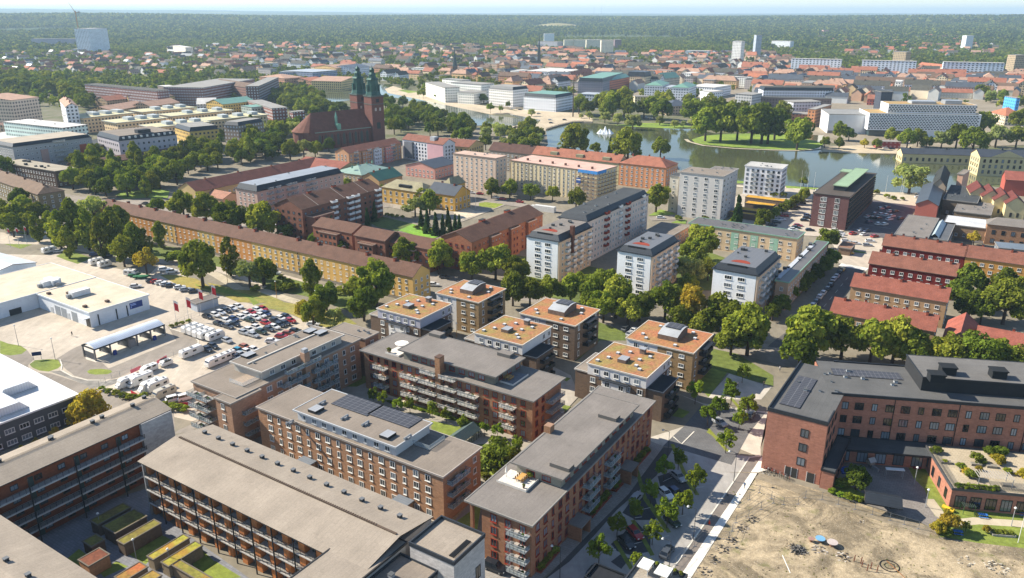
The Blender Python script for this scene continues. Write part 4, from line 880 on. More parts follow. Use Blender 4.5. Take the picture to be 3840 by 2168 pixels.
def sed2(label, N, L, R, wb, wt):
    s = Bd('point_block', label, N, L, R, 11.4, wb, g='sedum-roofed point blocks with white top storeys', az=32.8)
    s.walls(h=8.5); s.walls(.0, s.D * .15, s.W, s.D, 11.4, 8.51, wt, 'top_wall'); s.walls(.0, 0, s.W, s.D * .15 - .01, 11.4, 8.51, wt, 'top_wall')
    s.walls(1.0, s.D + .01, s.W - 3, s.D + 4.2, 8.3, m=wb, name='side_wall'); s.flat(FELT, 1.0, s.D, s.W - 3, s.D + 4.2, 8.3, .25, .3, 'b0aca4', 'side_roof')
    s.walls(-.6, s.D * .32, .02, s.D * .72, 8.0, m=WPL, name='bay'); s.flat(NAVY, -.7, s.D * .3, -.05, s.D * .76, 8.1, .3, .25, '3a3f46', 'bay_roof')
    s.walls(.5, -4.4, s.W * .62, -.01, 8.3, m=wb, name='side_wall'); s.flat(NAVY, .5, -4.4, s.W * .62, -.45, 8.31, .35, .25, '3a4048', 'side_roof')
    s.flat(SED2, ov=.3, th=.3, rim='c9c2b6', par=.05)
    b = MB().box(-1.5, -1.2, 0, 1.5, 1.2, 1.0, 1, 0); b.obj('skylight', [SEAM, mat('solid', '6a5b50')], s.roofs, (s.W * .38, s.D * .55, 11.7))
    b = MB().box(-.7, -.7, 0, .7, .7, 1.4, 0).box(-.9, -.9, 1.41, .9, .9, 1.6, 1); b.obj('air_unit', [mat('solid', '77695e'), SEAM], s.roofs, (s.W * .85, s.D * .42, 11.7))
    hatbits(s, 11.7, [(s.W * a, s.D * c) for a, c in ((.2, .2), (.15, .9), (.35, .8), (.6, .75), (.55, .35), (.75, .25), (.3, .3), (.75, .6))])
    s.win('y', 1, 9.2, 2.8, 2.9, 1.5, 1.4, 'w'); s.win('y', 3, .9, 2.75, 3.4, 1.5, 1.5, 'w', jit=True, skip=(2,)); s.win('y', 2, 3.6, 2.75, 4, 1.5, 1.5, 'w', x0=s.D * .33, x1=s.D * .7, off=-.6, m0=1); s.win('x', 4, 1.0, 2.75, 3.0, 1.2, 1.5, 'w', x0=s.W * .66, m0=.9)
    s.bal('x', [s.W * .34], 3, .6, 2.75, 6.2, 1.6, 'k+', off=-4.4); s.done(); return s
sed1('white and tan block under orange sedum and metal attic, second from the yellow long house', 'c2 2175 200', 'c2 1760 110', 'c2 2395 60', BRT, WPL)
sed1('dark brick block under orange sedum and curved metal attic, middle one of its three', 'c3 660 425', 'c3 135 300', 'c3 880 250', BRD, mat('plaster', '8f8a8e'))
sed1('tan brick block under orange sedum and metal attic, beside the little tree square', 'c3 1800 690', 'c3 1155 545', 'c3 1950 485', BRT, WPL)
sed2('lavender-grey house with sedum roof beside the bushes by the car lot', 'c2 1610 360', 'c2 1200 255', 'c2 1915 215', BRD, mat('plaster', 'a9a9b4'))
sed2('white-topped sedum-roof house right behind the central grey-roofed block', 'c3 150 610', 'c2 2140 490', 'c3 435 435', BRD, WPL)
sed2('white-topped sedum-roof house beside the street, in front of the tan one', 'c3 1350 930', 'c3 790 780', 'c3 1590 720', BRD, WPL)
# greenhouse
gh = Bd('greenhouse', 'small glass greenhouse in the garden court', 'd2 2000 160', 4.5, 8.0, 2.2, mat('clear', '9fb4ae'), az=33); gh.walls(z0=0, gable='x', rh=1.4, name='glass_wall'); gh.pitched(mat('clear', '8fa8a4'), 1.4, ov=.05, th=.04, rim='3f4a4a'); b = MB()
for i in range(9): b.box(i, -.03, 0, i + .08, .03, 2.2).box(i, 4.47, 0, i + .08, 4.53, 2.2)
gh.put('frame', b, [DK])
# school
s1 = Bd('school_wing', 'red brick school wing with dark parapet roof and solar panels, end wall to the plot', 'c4 680 1385', 'c4 100 1240', 30.0, 15.0, BRS, g=None, az=32.5)
s1.walls(z0=-.3); s1.flat(FELTS, ov=.05, th=.35, rim='26292d', par=None)
PK = mat('solid', '2b2f34', rough=.5)
s1.put('parapet', MB().box(-.1, -.1, 15, .2, s1.D + .1, 15.9).box(.21, s1.D - .2, 15, 30.1, s1.D + .1, 15.9).box(.21, -.1, 15, 6.5, .2, 15.9), [PK])
for (a0, b0, a1, b1) in ((5, 6.6, 17.5, 10.6),): panel(s1, a0 - 1, b0 + .4, a1 + 4, b1 + .9, 15.42)
s1.win('y', 3, 3.6, 3.6, 40, 1.8, 2.0, 'd', x0=0, x1=9); s1.door('y', 2.0, 1.6, 2.4); s1.door('y', 5.6, 1.2, 2.4); s1.door('y', 7.0, 1.2, 2.4); s1.vents(6, 3, x0=3, x1=26, m='8d9398'); s1.win('x', 4, 1.2, 3.6, 3.6, 1.8, 1.9, 'd', x1=12); s1.done()
s2 = Bd('school_wing', 'long red brick school wing with black attic storey, running off the right edge', 'c4 700 1085', 19.0, 75.0, 15.03, BRS, az=100)
s2.walls(z0=-.3); s2.flat(FELTS, x0=.3, ov=.05, th=.35, rim='26292d', par=None); s2.put('parapet', MB().box(.3, -.1, 15.03, 75, .2, 15.75).box(4.5, 18.8, 15.03, 75, 19.1, 15.75), [PK])
s2.walls(21.5, 5.5, 75, 18.6, 18.6, 15.36, mat('solid', '2b2c2e'), 'attic_wall'); s2.flat(mat('felt', '6e6c69'), 21.5, 5.5, 75, 18.6, 18.6, .1, .25, '2b2e31', 'attic_roof')
for q in ('c4 1835 850', 'c4 1725 920', 'c4 2320 885'): x_, y_ = s2.l(q, 19.5); MB().box(-1.6, -1.3, 0, 1.6, 1.3, 1.7).box(-1.8, -1.5, 1.71, 1.8, 1.5, 2.0).obj('ventilation_unit', [mat('solid', '202326')], s2.roofs, (x_, y_, 18.86))
panel(s2, 3, 10.5, 19, 14.5, 15.42); s2.win('x', 3, 4.7, 3.5, 3.4, 2.0, 1.9, 'd', m0=2.5, jit=True); s2.win('x', 1, 1.2, 3.5, 3.4, 1.8, 2.0, 'd', m0=2.5); s2.vents(7, 6, 2, 2, 20, 16, m='a5a9ac')
for u in (14.5, 28.5, 43): s2.put('downpipe', MB().box(u, -.14, 0, u + .14, -.02, 15), [DK])
s2.done()
l1 = Bd('school_wing', 'low dark-roofed link between the school wings and the yard', 'd4 740 455', 'd4 620 415', 'd4 905 135', 4.4, BRS, az=32.5); l1.walls(); l1.flat(FELTD, ov=.2, rim='26292d', par=.15); l1.win('x', 1, .9, 3, 3, 1.6, 2.0, 'd'); l1.done()
l2 = Bd('school_wing', 'low black canopy wing under the long school facade', Vector((*s2.w(1.0, -6.5).xy, 0)), 6.4, 26.0, 4.2, BRS, az=100); l2.walls(y0=2.0); l2.flat(FELTD, ov=.1, rim='26292d', par=.1); l2.win('x', 1, .5, 3, 4, 2.4, 2.6, 'd', off=2.0); l2.done()
rg = Bd('roof_garden_building', 'single-storey brick school building carrying the roof garden', 'd4 1870 610', 'd4 1610 190', 'd4 2560 665', 4.6, BRS, az=100)
rg.W = 46; rg.walls(); rg.flat(mat('paving', 'b5a890'), ov=.1, rim='4b4c4e', par=.25); rg.win('x', 1, .6, 3, 3.0, 2.2, 2.8, 'd'); rg.win('y', 1, 1.0, 3, 4.2, 1.4, 2.4, 'd'); rg.done()

p = at('d3 1290 1285', 9.0); q = p - dx * 9 - dy * 8.5
rt = Bd('roof_terrace_building', 'roof terrace with planters and white awnings cut by the bottom edge', Vector((q.x, q.y, 0)), 8.5, 9.0, 9.0, mat('plaster', '8f8a84'), az=33); rt.walls(); rt.flat(mat('paving', 'a39a8c'), ov=.05, rim='3a3d42', par=.5)
for a_, b_ in ((2.2, 1.2), (5.6, .9)): rt.put('awning', MB().box(5.2, a_, 10.6, 8.0, a_ + b_ + 1.2, 10.75).box(5.3, a_ + .1, 9.36, 5.4, a_ + .2, 10.59).box(7.8, a_ + .1, 9.36, 7.9, a_ + .2, 10.59), [WHITE])
for i in range(6): c = link('shrub', TK_LATE, None) if False else None
p = at('d3 860 1345', 9.0); q = p - dx * 4 - dy * .0
rb = Bd('roof_terrace_building', 'black-edged roof corner with rust-red front at the bottom edge', Vector((q.x, q.y, 0)) - dy * 5.5, 5.5, 4.0, 9.0, mat('wood', '8a4a2c'), az=33); rb.walls(); rb.flat(mat('felt', '2c2e32'), ov=.15, rim='202225', par=.4)
# ---------------- middle distance blocks ----------------
TR = mat('tile', '8c4c3e'); TBR = mat('tile', '6d4438'); TOR = mat('tile', 'a85a44'); TDK = mat('tile', '4a4446'); TPK = mat('tile', 'b3705c'); TGR = mat('seam', '6f9484'); SLATE = mat('seam', '4c5158'); ZINC = mat('seam', '9a9ea2')
def fa(c, c2=None): return mat('facade', c, c2)
PL = lambda c: mat('plaster', c)
def mb(label, N, L, R, h, wall, roof='flat', rm=None, rh=3.0, axis='x', fl=None, sp=3.2, ww=1.2, wh=1.4, st='w', ov=.4, ch=0, g=None, az=None, name='apartment_block', z0=1.1, hip=0.0, far=False, rim='8a8680', vents=0, sides='xy', bal=(), chm='8d4a38', fh=None, att=None, cat='building', m0=1.6, W=None, D=None, fin=True):
    s = Bd(name, label, N, L, R, h, wall, g, az, cat)
    if W: s.W = W
    if D: s.D = D
    s.walls(gable=axis if roof == 'gable' else None, rh=rh - .1 if roof == 'gable' else 0)
    rm = rm or FELT
    if roof == 'flat': s.flat(rm, ov=ov, rim=rim, par=.1)
    elif roof == 'gable': s.pitched(rm, rh, axis, ov=ov)
    elif roof == 'hip': s.pitched(rm, rh, axis, ov=ov, hip=hip or min(s.W, s.D) * .45)
    elif roof == 'mansard':  # sloping dark attic storey under a flat top
        b = MB(); i0, i1, H, T = .5, 1.6, h + .01, h + rh
        A = [(-.3 + i0, -.3 + i0), (s.W - i0, -.3 + i0), (s.W - i0, s.D - i0), (-.3 + i0, s.D - i0)]; C = [(i1, i1), (s.W - i1, i1), (s.W - i1, s.D - i1), (i1, s.D - i1)]
        for i in range(4):
            j = (i + 1) % 4; b.poly([(*A[i], H), (*A[j], H), (*C[j], T), (*C[i], T)], 1)
        b.poly([(*c, T) for c in C], 0); b.box(-.5, -.5, h - .18, s.W + .5, s.D + .5, h, 1)
        s.roofs = b.obj('roof', [rm, mat('seam', '30363d')], s.root)
    if fl is None: fl = max(1, int((h - .4) / 2.9))
    fh = fh or (h - z0 - .2) / fl
    if not far:
        if 'x' in sides: s.win('x', fl, z0, fh, sp, ww, wh, st, m0=m0)
        if 'y' in sides: s.win('y', fl, z0, fh, sp, ww, wh, st, m0=m0)
    for a in bal: s.bal(a[0], [(s.W if a[0] == 'x' else s.D) * u for u in a[1]], a[2], z0 - .2 + fh, fh, a[3], a[4], a[5])
    if ch:
        n = abs(ch)
        if axis == 'x': s.chimneys([(s.W * (i + .5) / n, s.D * .5 + (.8 if i % 2 else -.6)) for i in range(n)], chm)
        else: s.chimneys([(s.W * .5 + (.8 if i % 2 else -.6), s.D * (i + .5) / n) for i in range(n)], chm)
    if vents: s.vents(vents, len(BL), h=h + (rh if roof == 'mansard' else .36), x0=2, y0=2, x1=s.W - 2, y1=s.D - 2)
    if fin: s.done()
    return s
YEL = PL('d2ac68')
# long ochre house with dark-brown roof
yh = mb('very long yellow and ochre house with brown roof and many chimneys, facing the car lot', 'b2 1540 1310', 'b1 960 640', 'b2 1695 1240', 10.0, YEL, 'gable', TBR, 3.2, 'y', fl=3, sp=3.3, ww=1.1, wh=1.4, ch=0, name='long_house', az=32.8, z0=1.6, fin=False)
yh.chimneys([(yh.W * (.45 if i % 3 else .6), yh.D * t) for i, t in enumerate((.02, .06, .13, .2, .26, .32, .38, .45, .5, .56, .62, .68, .74, .8, .86, .92, .97))], '8d4a38', (1.3, .8, 1.1))
for a, b_, c in ((.16, .24, 'd2a862'), (.44, .56, 'c48a50'), (.62, .7, 'c48a50'), (.78, .88, 'c2884e')):
    yh.put('wall', MB().box(-.06, yh.D * a, 0, .0, yh.D * b_, 9.9), [PL(c)])
yh.put('plinth', MB().box(-.1, 0, 0, -.07, yh.D, 1.1), [PL('8a8276')])
for t in (.1, .3, .5, .7, .9): yh.put('downpipe', MB().box(-.2, yh.D * t, 0, -.08, yh.D * t + .12, 10), [TBR])
yh.put('sign', MB().box(.3, -.08, 2.6, 1.6, -.02, 3.1).box(yh.W * .62, -.08, 2.6, yh.W * .9, -.02, 3.3), [PL('d8d4cc')]); yh.done()
# brown-red estate
BR2 = mat('brick', '9a5842'); BR3 = mat('brick', 'a95f3e'); BR4 = mat('brick', '8a5242')
x1 = mb('tall red-brown block with white curved balconies and brown tile roof, left side of the lawn', 'b2 470 660', 'b2 245 600', 'b2 1230 455', 15.0, BR4, 'gable', TBR, 4.0, 'x', fl=5, sp=3.6, ww=1.2, wh=1.2, st='d', bal=(('x', (.36, .56, .64, .93), 5, 3.6, 1.6, 'w'),), az=32.8, fin=False)
x1.chimneys([(x1.W * t, x1.D * .5) for t in (.25, .55, .9)], '8d4a38', (2.4, 1.2, .9)); x1.walls(2, -5.5, 14.5, -.01, 11.5, name='front_bay'); x1.flat(TBR, 2, -5.5, 14.5, -.35, 11.51, .3, .3, 'a08a7c', 'bay_roof'); x1.win('x', 4, 1.2, 2.7, 3, 1.2, 1.2, 'd', x0=2, x1=14, off=-5.5)
for u in (.18, .5, .8): x1.put('roof_ridge_strip', MB().poly([(x1.W * u, -.4, 15.2), (x1.W * u + .3, -.4, 15.2), (x1.W * u + .3, x1.D / 2, 19.4), (x1.W * u, x1.D / 2, 19.4)]), [PL('b5aa9c')])
x1.done()
segs = [('b2 950 890', 'b2 555 822', 'red-brown row block with brown roof, left section nearest the tall block'), ('b2 1270 965', 'b2 985 905', 'red-brown row block with roof garden pots, middle section'), ('b2 1700 1045', 'b2 1300 968', 'red-brown row block with brown roof, right section by the linden')]
for i, (n_, l_, lb) in enumerate(segs):
    s = mb(lb, n_, l_, 12.0, 10.0 + (.9 if i == 1 else 0), BR2 if i != 1 else BR4, 'gable', TBR, 2.6, 'y', fl=3, sp=3.1, ww=1.2, wh=1.2, st='d', g='sections of the stepped red-brown row', az=32.8, fin=False)
    s.walls(-2.2, s.D * .3, -.01, s.D * .75, 8.6, name='front_bay'); s.flat(TBR, -2.2, s.D * .3, -.35, s.D * .75, 8.61, .3, .3, 'a08a7c', 'bay_roof'); s.win('y', 3, 1.1, 2.7, 2.6, 1.4, 1.2, 'd', x0=s.D * .3, x1=s.D * .75, off=-2.2, m0=.9); s.done()
s = mb('long red-orange brick block with bays, right side of the lawn', 'b2 2110 975', 'b2 1775 935', 'b3 330 700', 13.0, BR3, 'gable', TBR, 3.2, 'x', fl=4, sp=3.0, ww=1.2, wh=1.3, st='r', az=32.8, fin=False)
s.chimneys([(s.W * t, s.D * .55) for t in (.35, .7)], 'a05038', (3, 1.6, 1.0))
for u in (.28, .55, .8): s.walls(s.W * u - 3.4, -1.4, s.W * u + 3.4, -.01, 12.2, name='front_bay'); s.flat(TBR, s.W * u - 3.4, -1.4, s.W * u + 3.4, -.35, 12.21, .2, .3, 'a08a7c', 'bay_roof'); s.win('x', 4, 1.1, 2.9, 2.4, 1.1, 1.3, 'r', x0=s.W * u - 3.4, x1=s.W * u + 3.4, off=-1.4, m0=1)
s.done()
# white towers with dark mansard attics
TW = dict(roof='mansard', rh=2.9, ov=.6)
def tower(label, N, L, R, h, fl, solar=True):
    s = mb(label, N, L, R, h, PL('d6bca0'), 'mansard', FELTG if not solar else mat('solar', '66686c'), 2.1, fl=fl, sp=3.1, ww=1.1, wh=1.3, sides='x', g='white-fronted towers with dark attics', az=33, bal=(('x', (.22, .42, .62, .88), fl - 1, 2.6, 1.2, 'w'),), fin=False)
    s.walls(-.08, .6, -.01, s.D - .05, h - .2, m=PL('eceeee'), name='front_wall'); s.win('y', fl, 1.2, (h - 1.4) / fl, 4.6, 2.6, 1.4, 'w', m0=s.D * .28, off=-.08)
    n = 10; b = MB()
    for i in range(n):
        a, c = math.pi * i / n, math.pi * (i + 1) / n; x, y, r = 4.6, s.D / 2, 3.4
        b.poly([(x, y, h + 2.14), (x + r * math.cos(a - math.pi / 2), y + r * math.sin(a - math.pi / 2), h + 2.14), (x + r * math.cos(c - math.pi / 2), y + r * math.sin(c - math.pi / 2), h + 2.14)])
        b.box(1.2, y - 3.4, h + .6, 1.5, y + 3.4, h + 2.2, 1) if i == 0 else None
    s.put('attic_terrace', b, [mat('solid', '8a3a26'), DK], s.roofs); s.vents(5, fl, 8, 3, s.W - 3, s.D - 3, h + 2.15, '3a3d40', .9)
    s.done(); return s
t1_ = tower('white-fronted tower with brown chimney and dark attic, left of the three', 'b3 510 970', 'b3 195 915', 'b3 830 825', 16.8, 6, False)
t1_.put('chimney', MB().box(9, -.9, 10, 10.6, .5, 21), [mat('brick', '6a3a2c')])
tower('white-fronted tower with solar roof, middle of the three', 'b3 1410 1110', 'b3 1040 1070', 'b3 1690 960', 16.6, 6)
tower('white-fronted tower with solar roof, right one beside the green-trimmed wing', 'b3 2430 1300', 'b3 2010 1215', 'b4 230 1110', 15.6, 5)
s = mb('long pale pink block with black attic and maroon balconies behind the left tower', 'b3 780 775', 'b3 490 735', 'b3 1370 510', 18.5, PL('dccabe'), 'mansard', FELTD, 2.2, fl=6, sp=2.9, ww=1.1, wh=1.4, bal=(('x', (.28, .62), 6, 3.4, 1.2, 'r'), ('x', (.5, .9), 6, 2.6, .9, 'w')), az=33, vents=9)
s = mb('low pale building with grey roof between the pink block and the middle tower', 'b3 1610 912', 'b3 1330 880', 'b3 1722 822', 6.0, PL('c49a8c'), 'flat', FELT, fl=2, az=33, rim='9a9690')
# slab pair with green trim
s = mb('cream block with green eaves band and ribbed roof, left wing', 'b4 385 945', 'b3 1730 815', 12.0, 10.2, PL('c9b392'), 'flat', mat('seam', '6f6b68'), fl=3, sp=3.8, ww=1.5, wh=1.3, az=33, rim='7fa890', vents=12, fin=False)
s.D = min(s.D, 75); [s.put('wall_panel', MB().box(-.06, s.D * a, 1, -.0, s.D * a + 3.4, 9.0), [PL('8fb5a0')]) for a in (.16, .34, .52, .8)]; s.done()
s = mb('cream block with green eaves and pale roof strip, wing along the shaded street', 'b4 300 1370', 'b4 200 1330', 'b4 705 985', 10.4, PL('b59a80'), 'flat', mat('seam', '6f6b68'), fl=3, sp=3.2, az=33, rim='7fa890', fin=False)
s.put('roof_strip', MB().box(2, 3.4, 10.8, s.W - 8, 5.0, 11.0), [mat('solid', 'b0b4ba')], s.roofs); s.vents(12, 5, 2, 5.5, s.W - 2, s.D - 1, 10.76, '33363a', 1.0); s.done()
# grey and white towers by the lake
s = mb('tall light-grey tower with eight rows of windows near the lake', 'b3 2095 345', 'b3 1672 300', 'b3 2168 295', 23.0, PL('c6c3be'), 'flat', FELT, fl=8, sp=5.4, ww=1.9, wh=1.5, az=33, vents=4, rim='a5a09a')
s = mb('pale rear part of the grey lakeside tower with grey roof', s.w(s.W + .1, 2), 12.0, 14.0, 22.0, PL('bcbab6'), 'flat', FELTG, fl=7, az=33, vents=7, rim='b0aeaa')
s = mb('narrow cream side wing left of the grey tower', 'b3 1662 345', 'b3 1545 350', 9.0, 19.0, PL('c9c2b2'), 'flat', FELTD, fl=6, sp=5, az=33, sides='y')
s = mb('white lakeside block with balconies, right of the grey tower', 'b4 240 272', 'b3 2305 240', 'b4 292 232', 16.4, PL('e4e6e8'), 'flat', mat('felt', 'b5b3ae'), fl=6, sp=2.9, ww=1.3, st='d', vents=5, rim='c9c9c6', bal=(('y', (.3, .72), 5, 3.0, 1.2, 'g'),))
# office
of = mb('dark red brick office with pale green roof structure and wooden louvres', 'b4 890 545', 'b4 540 510', 'b4 1155 318', 16.4, mat('brick', '6e4246'), 'flat', mat('felt', '57504a'), fl=5, sp=6, ww=2.2, wh=2.2, st='w', sides='y', az=33.2, name='office_block', rim='3d3836', m0=4.5, fin=False)
b = MB()
for k in range(12): b.box(1.2, -.5, 1.5 + k * 1.2, of.W - .6, -.05, 1.9 + k * 1.2, k % 2)
of.put('louvres', b, [mat('wood', '6b5844'), mat('solid', '3a3936')]); of.put('glass_front', MB().box(1, -.04, 1, of.W - .5, -.01, 15.8), [GLD])
of.walls(12, 4.6, of.W - 6, 10, 19, 16.8, mat('solid', '33363a'), 'attic_wall'); of.flat(mat('seam', '9db58c'), 12, 3.8, of.W - 4, 10, 19, .4, .3, '8aa07c', 'attic_roof'); of.flat(mat('seam', '9db58c'), of.W - 16, 9.8, of.W - 8, 15.8, 18.6, .2, .3, '8aa07c', 'attic_roof'); of.win('y', 5, 1.6, 2.9, 99, 1.6, 1.8, 'w', m0=11, m1=3); of.done()
# pink-lilac block with long mansard, red long roofs, green roofs
s = mb('pale pink and cream block with black mansard and glazed balconies, left centre', 'b1 2480 485', 'b1 2290 445', 'b2 860 300', 14.8, PL('c4a698'), 'mansard', ZINC, 2.6, fl=5, sp=3.4, ww=1.2, wh=1.3, bal=(('x', (.14, .22, .34, .4, .56, .62), 5, 3.0, 1.4, 'l'),), az=33.4, vents=4)
s = mb('long yellow-walled range with dark red roof, along the park behind the pink block', 'b1 1900 490', 'b1 1625 475', 'b2 600 225', 8.5, PL('c2a978'), 'gable', mat('tile', '7a3c36'), 4.2, 'x', fl=2, sp=3.2, az=33.4, ch=4, name='long_house', chm='9a6a50')
s = mb('red-roofed cross wing with white dormers at the far end of the long range', 'b2 790 300', 'b2 560 200', 'b2 905 215', 8.5, PL('c2a27c'), 'gable', mat('tile', '96483a'), 4, 'y', fl=2, az=33.4)
s = mb('low orange-red roofed annex in front of the long range', 'b1 2150 560', 'b1 1900 520', 12.0, 5.5, PL('b99a80'), 'gable', TPK, 2.4, 'y', fl=1, az=33.4)
s = mb('cream house with pale green metal roof and skylights', 'b2 1045 330', 'b2 870 275', 'b2 1230 250', 9.0, PL('b8a284'), 'hip', mat('seam', '93ab9c'), 3.4, 'x', fl=3, ch=4, chm='7fa08c')
s = mb('tan house with dark green metal roof and dormers', 'b2 1215 385', 'b2 1060 350', 'b2 1405 325', 8.0, PL('b5966e'), 'gable', mat('seam', '3f6a5c'), 4, 'x', fl=2, ch=3)
s = mb('pink low house with black roof lights beside the beige tower', 'b2 1750 265', 'b2 1510 220', 'b2 1912 205', 7.0, PL('cf9a8c'), 'gable', SLATE, 3, 'x', fl=2, st='w')
# yellow villa
s = mb('left wing of the yellow villa school with beige roof and long dormer', 'b2 1640 500', 'b2 1262 435', 13.0, 8.8, PL('c9a45c'), 'hip', mat('tile', '9a8c72'), 3.6, 'y', fl=2, sp=4.2, ww=1.5, wh=2.2, az=33, fh=3.9, name='villa'); s.put('dormer', MB().box(1.2, s.D * .35, 9.6, 3.2, s.D * .62, 11.2), [DK])
s = mb('middle part of the yellow villa school with black roof', s.w(4, -18), 18.5, 14.0, 8.6, PL('c49c4e'), 'gable', SLATE, 4.2, 'y', fl=2, sp=3.6, ww=1.4, wh=2.0, az=33, fh=3.8, name='villa', ch=2)
s = mb('right wing of the yellow villa school with corner gable', 'b2 1905 425', 'b2 1865 405', 'b2 2010 385', 9.2, PL('c9a45c'), 'hip', mat('tile', '9a8c72'), 3.4, 'x', fl=2, sp=4.5, ww=1.5, wh=2.2, fh=3.9, name='villa')
# beige ensemble north
s = mb('pinkish nine-storey tower end of the long beige block', 'b2 2340 170', 'b2 1930 120', 11.0, 20.5, PL('cdb5a0'), 'flat', mat('felt', 'c2a898'), fl=8, sp=3.6, ww=1.3, wh=1.4, rim='8a7a70', vents=3)
s = mb('long cream block with rows of windows, scaffolded right end under blue sheet', 'b3 872 300', 'b3 0 195', 'b3 1120 252', 16.8, PL('cfc09c'), 'flat', mat('felt', 'caa99a'), fl=7, sp=3.3, ww=1.2, wh=1.4, rim='8a7468', ch=0, fin=False)
b = MB().box(-.7, -.75, 15.6, 9, -.7, 17.4).box(-.72, -.7, 15.6, -.7, 12, 17.4); s.put('blue_sheet', b, [mat('solid', '3f86c8')])
for k in range(7):
    b = MB().box(-1.3, -.9, 1.8 + k * 2.1, -.6, 14, 1.86 + k * 2.1).box(-1.3, -1.5, 1.8 + k * 2.1, s.W, -.6, 1.86 + k * 2.1); s.put('scaffold_deck', b, [mat('wood', '9a7a58')])
for i in range(8): s.put('scaffold_pole', MB().box(-1.34, -1.2 + i * 2.2, 0, -1.26, -1.12 + i * 2.2, 17.2), [GREYM])
for k in range(8): s.put('chimney', MB().box(5, 6 + k * 9, 17.1, 6, 7 + k * 9, 18.4), [mat('solid', '5d3f34')])
s.put('sign', MB().box(-1.45, 9.5, 9.6, -1.36, 12.5, 12.6, 0).box(-1.5, 9.6, 11.3, -1.46, 12.4, 11.9, 1), [mat('solid', '2c4a86'), WHITE])
for k in range(22): s.put('downpipe', MB().box(-.2, 3 + k * s.D / 22, 0, -.02, 3.35 + k * s.D / 22, 16.6), [PL('b9ad98')])
s.done()
s = mb('orange corner block with red hipped roof at the lake shore', 'b3 1540 258', 'b3 1130 195', 'b3 1672 215', 13.6, PL('cc9068'), 'hip', TOR, 4.0, 'y', fl=5, sp=3.3, ch=3, az=33)
s = mb('cream block with bright red roof and big dormers behind the long beige block', s.w(0, s.D + .2), 62.0, 12.0, 13.4, PL('c9bd92'), 'gable', TOR, 4.2, 'y', fl=4, az=33, ch=6, chm='4c3a36', fin=False)
for t in (.15, .45, .75): s.put('dormer', MB().box(.6, s.D * t - 2.5, 13.6, 4.5, s.D * t + 2.5, 15.9), [PL('8f8a70')])
s.done()
s = mb('dark maroon-roofed block behind the beige tower', s.w(0, s.D + .2), 34.0, 12.0, 13.0, PL('8f8578'), 'gable', mat('tile', '5f3a36'), 4.4, 'y', fl=4, az=33, ch=4, chm='4c3a36')
# coloured terrace by the church
cb = mb('coloured terrace of orange, white and pink bays with red roof, in front of the church', 'b2 920 118', 'b2 805 98', 'b2 1430 20', 11.4, PL('cb9c78'), 'gable', TR, 3.2, 'x', fl=4, sp=3.2, az=34, fin=False, bal=(('x', (.12, .36, .5, .82), 4, 3.2, 1.5, 'g'),))
for a, c in ((.22, 'b98a6a'), (.44, 'd5dadf'), (.66, 'c98a80')): cb.walls(cb.W * a, -1.5, cb.W * (a + .14), -.01, 10.8, m=PL(c), name='front_bay'); cb.win('x', 4, 1.2, 2.6, 2.4, 1.1, 1.3, 'w', x0=cb.W * a, x1=cb.W * (a + .14), off=-1.5, m0=.9)
cb.done()
s = mb('white and pink terrace block with red roof and grey lift hood behind the coloured terrace', 'a2 1832 1400', 'a2 1440 1345', 12.0, 14.0, PL('cfd0d4'), 'gable', TR, 3.2, 'y', fl=5, sp=3.0, st='d', fin=False)
s.put('lift_hood', MB().box(2, s.D * .25, 15, 6, s.D * .36, 18), [PL('a5a9ad')]); s.put('pink_wall', MB().box(-.1, 0, 0, -.01, s.D * .38, 13.7), [PL('c09aa0')]); s.put('balcony_stack', MB().box(-1.6, s.D * .72, 2, -.01, s.D * .92, 13), [PL('6d7076')]); s.done()
s = mb('yellow end house with red roof and arched gable window by the church', 'a2 2080 1425', 'a2 1835 1385', 'a2 2130 1375', 9.5, PL('d1b078'), 'gable', TR, 3.4, 'y', fl=3, sp=3.4, st='d')
# left side blocks
s = mb('long light-grey block with orange stair bay and dark attic, far left', 'a1 120 1420', 'a1 0 1370', 'a1 835 1315', 17.5, PL('a9a8a8'), 'mansard', mat('felt', 'b0a594'), 2.0, fl=5, sp=3.0, ww=1.2, bal=(('x', (.56,), 5, 8.0, 1.5, 'l'),), fin=False)
for a, c in ((.32, 'b59488'), (.82, 'b05a40')): s.walls(s.W * a, -.5, s.W * (a + .09), -.01, 13.3, m=PL(c), name='front_bay')
s.done()
s = mb('dark brick block with pale flat roof and black vents below the long grey one', 'b1 530 295', 'b1 110 190', 'b1 668 250', 9.8, mat('brick', '5f4238'), 'flat', mat('felt', 'a59c8a'), fl=3, sp=2.9, rim='6a6256', fin=False); s.vents(9, 4, 2, 4, s.W - 2, s.D - 4, 10.16, '2a2b2d', 1.3); s.done()
s = mb('tan brick house with brown hipped roofs at the left edge', 'b1 365 515', 'b1 -200 345', 'b1 640 482', 9.2, mat('brick', '8c7558'), 'hip', mat('tile', '7a5a4a'), 3.2, 'y', fl=3, sp=3.8, ch=6, chm='6a4a3a')
s = mb('lilac-white block with black window-studded mansard, upper left', 'a1 1145 1360', 'a1 1085 1290', 'a1 1640 1285', 17.0, PL('b9b3b8'), 'mansard', FELT, 2.8, fl=4, sp=3.6, st='d', fin=False)
for i in range(9): s.put('dormer_window', MB().box(3 + i * 4.1, .2, 17.7, 4.4 + i * 4.1, 1.6, 19.1, 0), [WHITE])
s.walls(s.W * .38, 4, s.W * .6, 10, 22.2, 19.8, mat('solid', '30343a'), 'lift_house'); s.done()
s = mb('flat white pavilion roof among trees left of centre', 'a1 1700 1400', 'a1 1600 1380', 'a1 1995 1350', 5.0, PL('c2c6cc'), 'flat', mat('felt', 'd6d4cf'), fl=1)
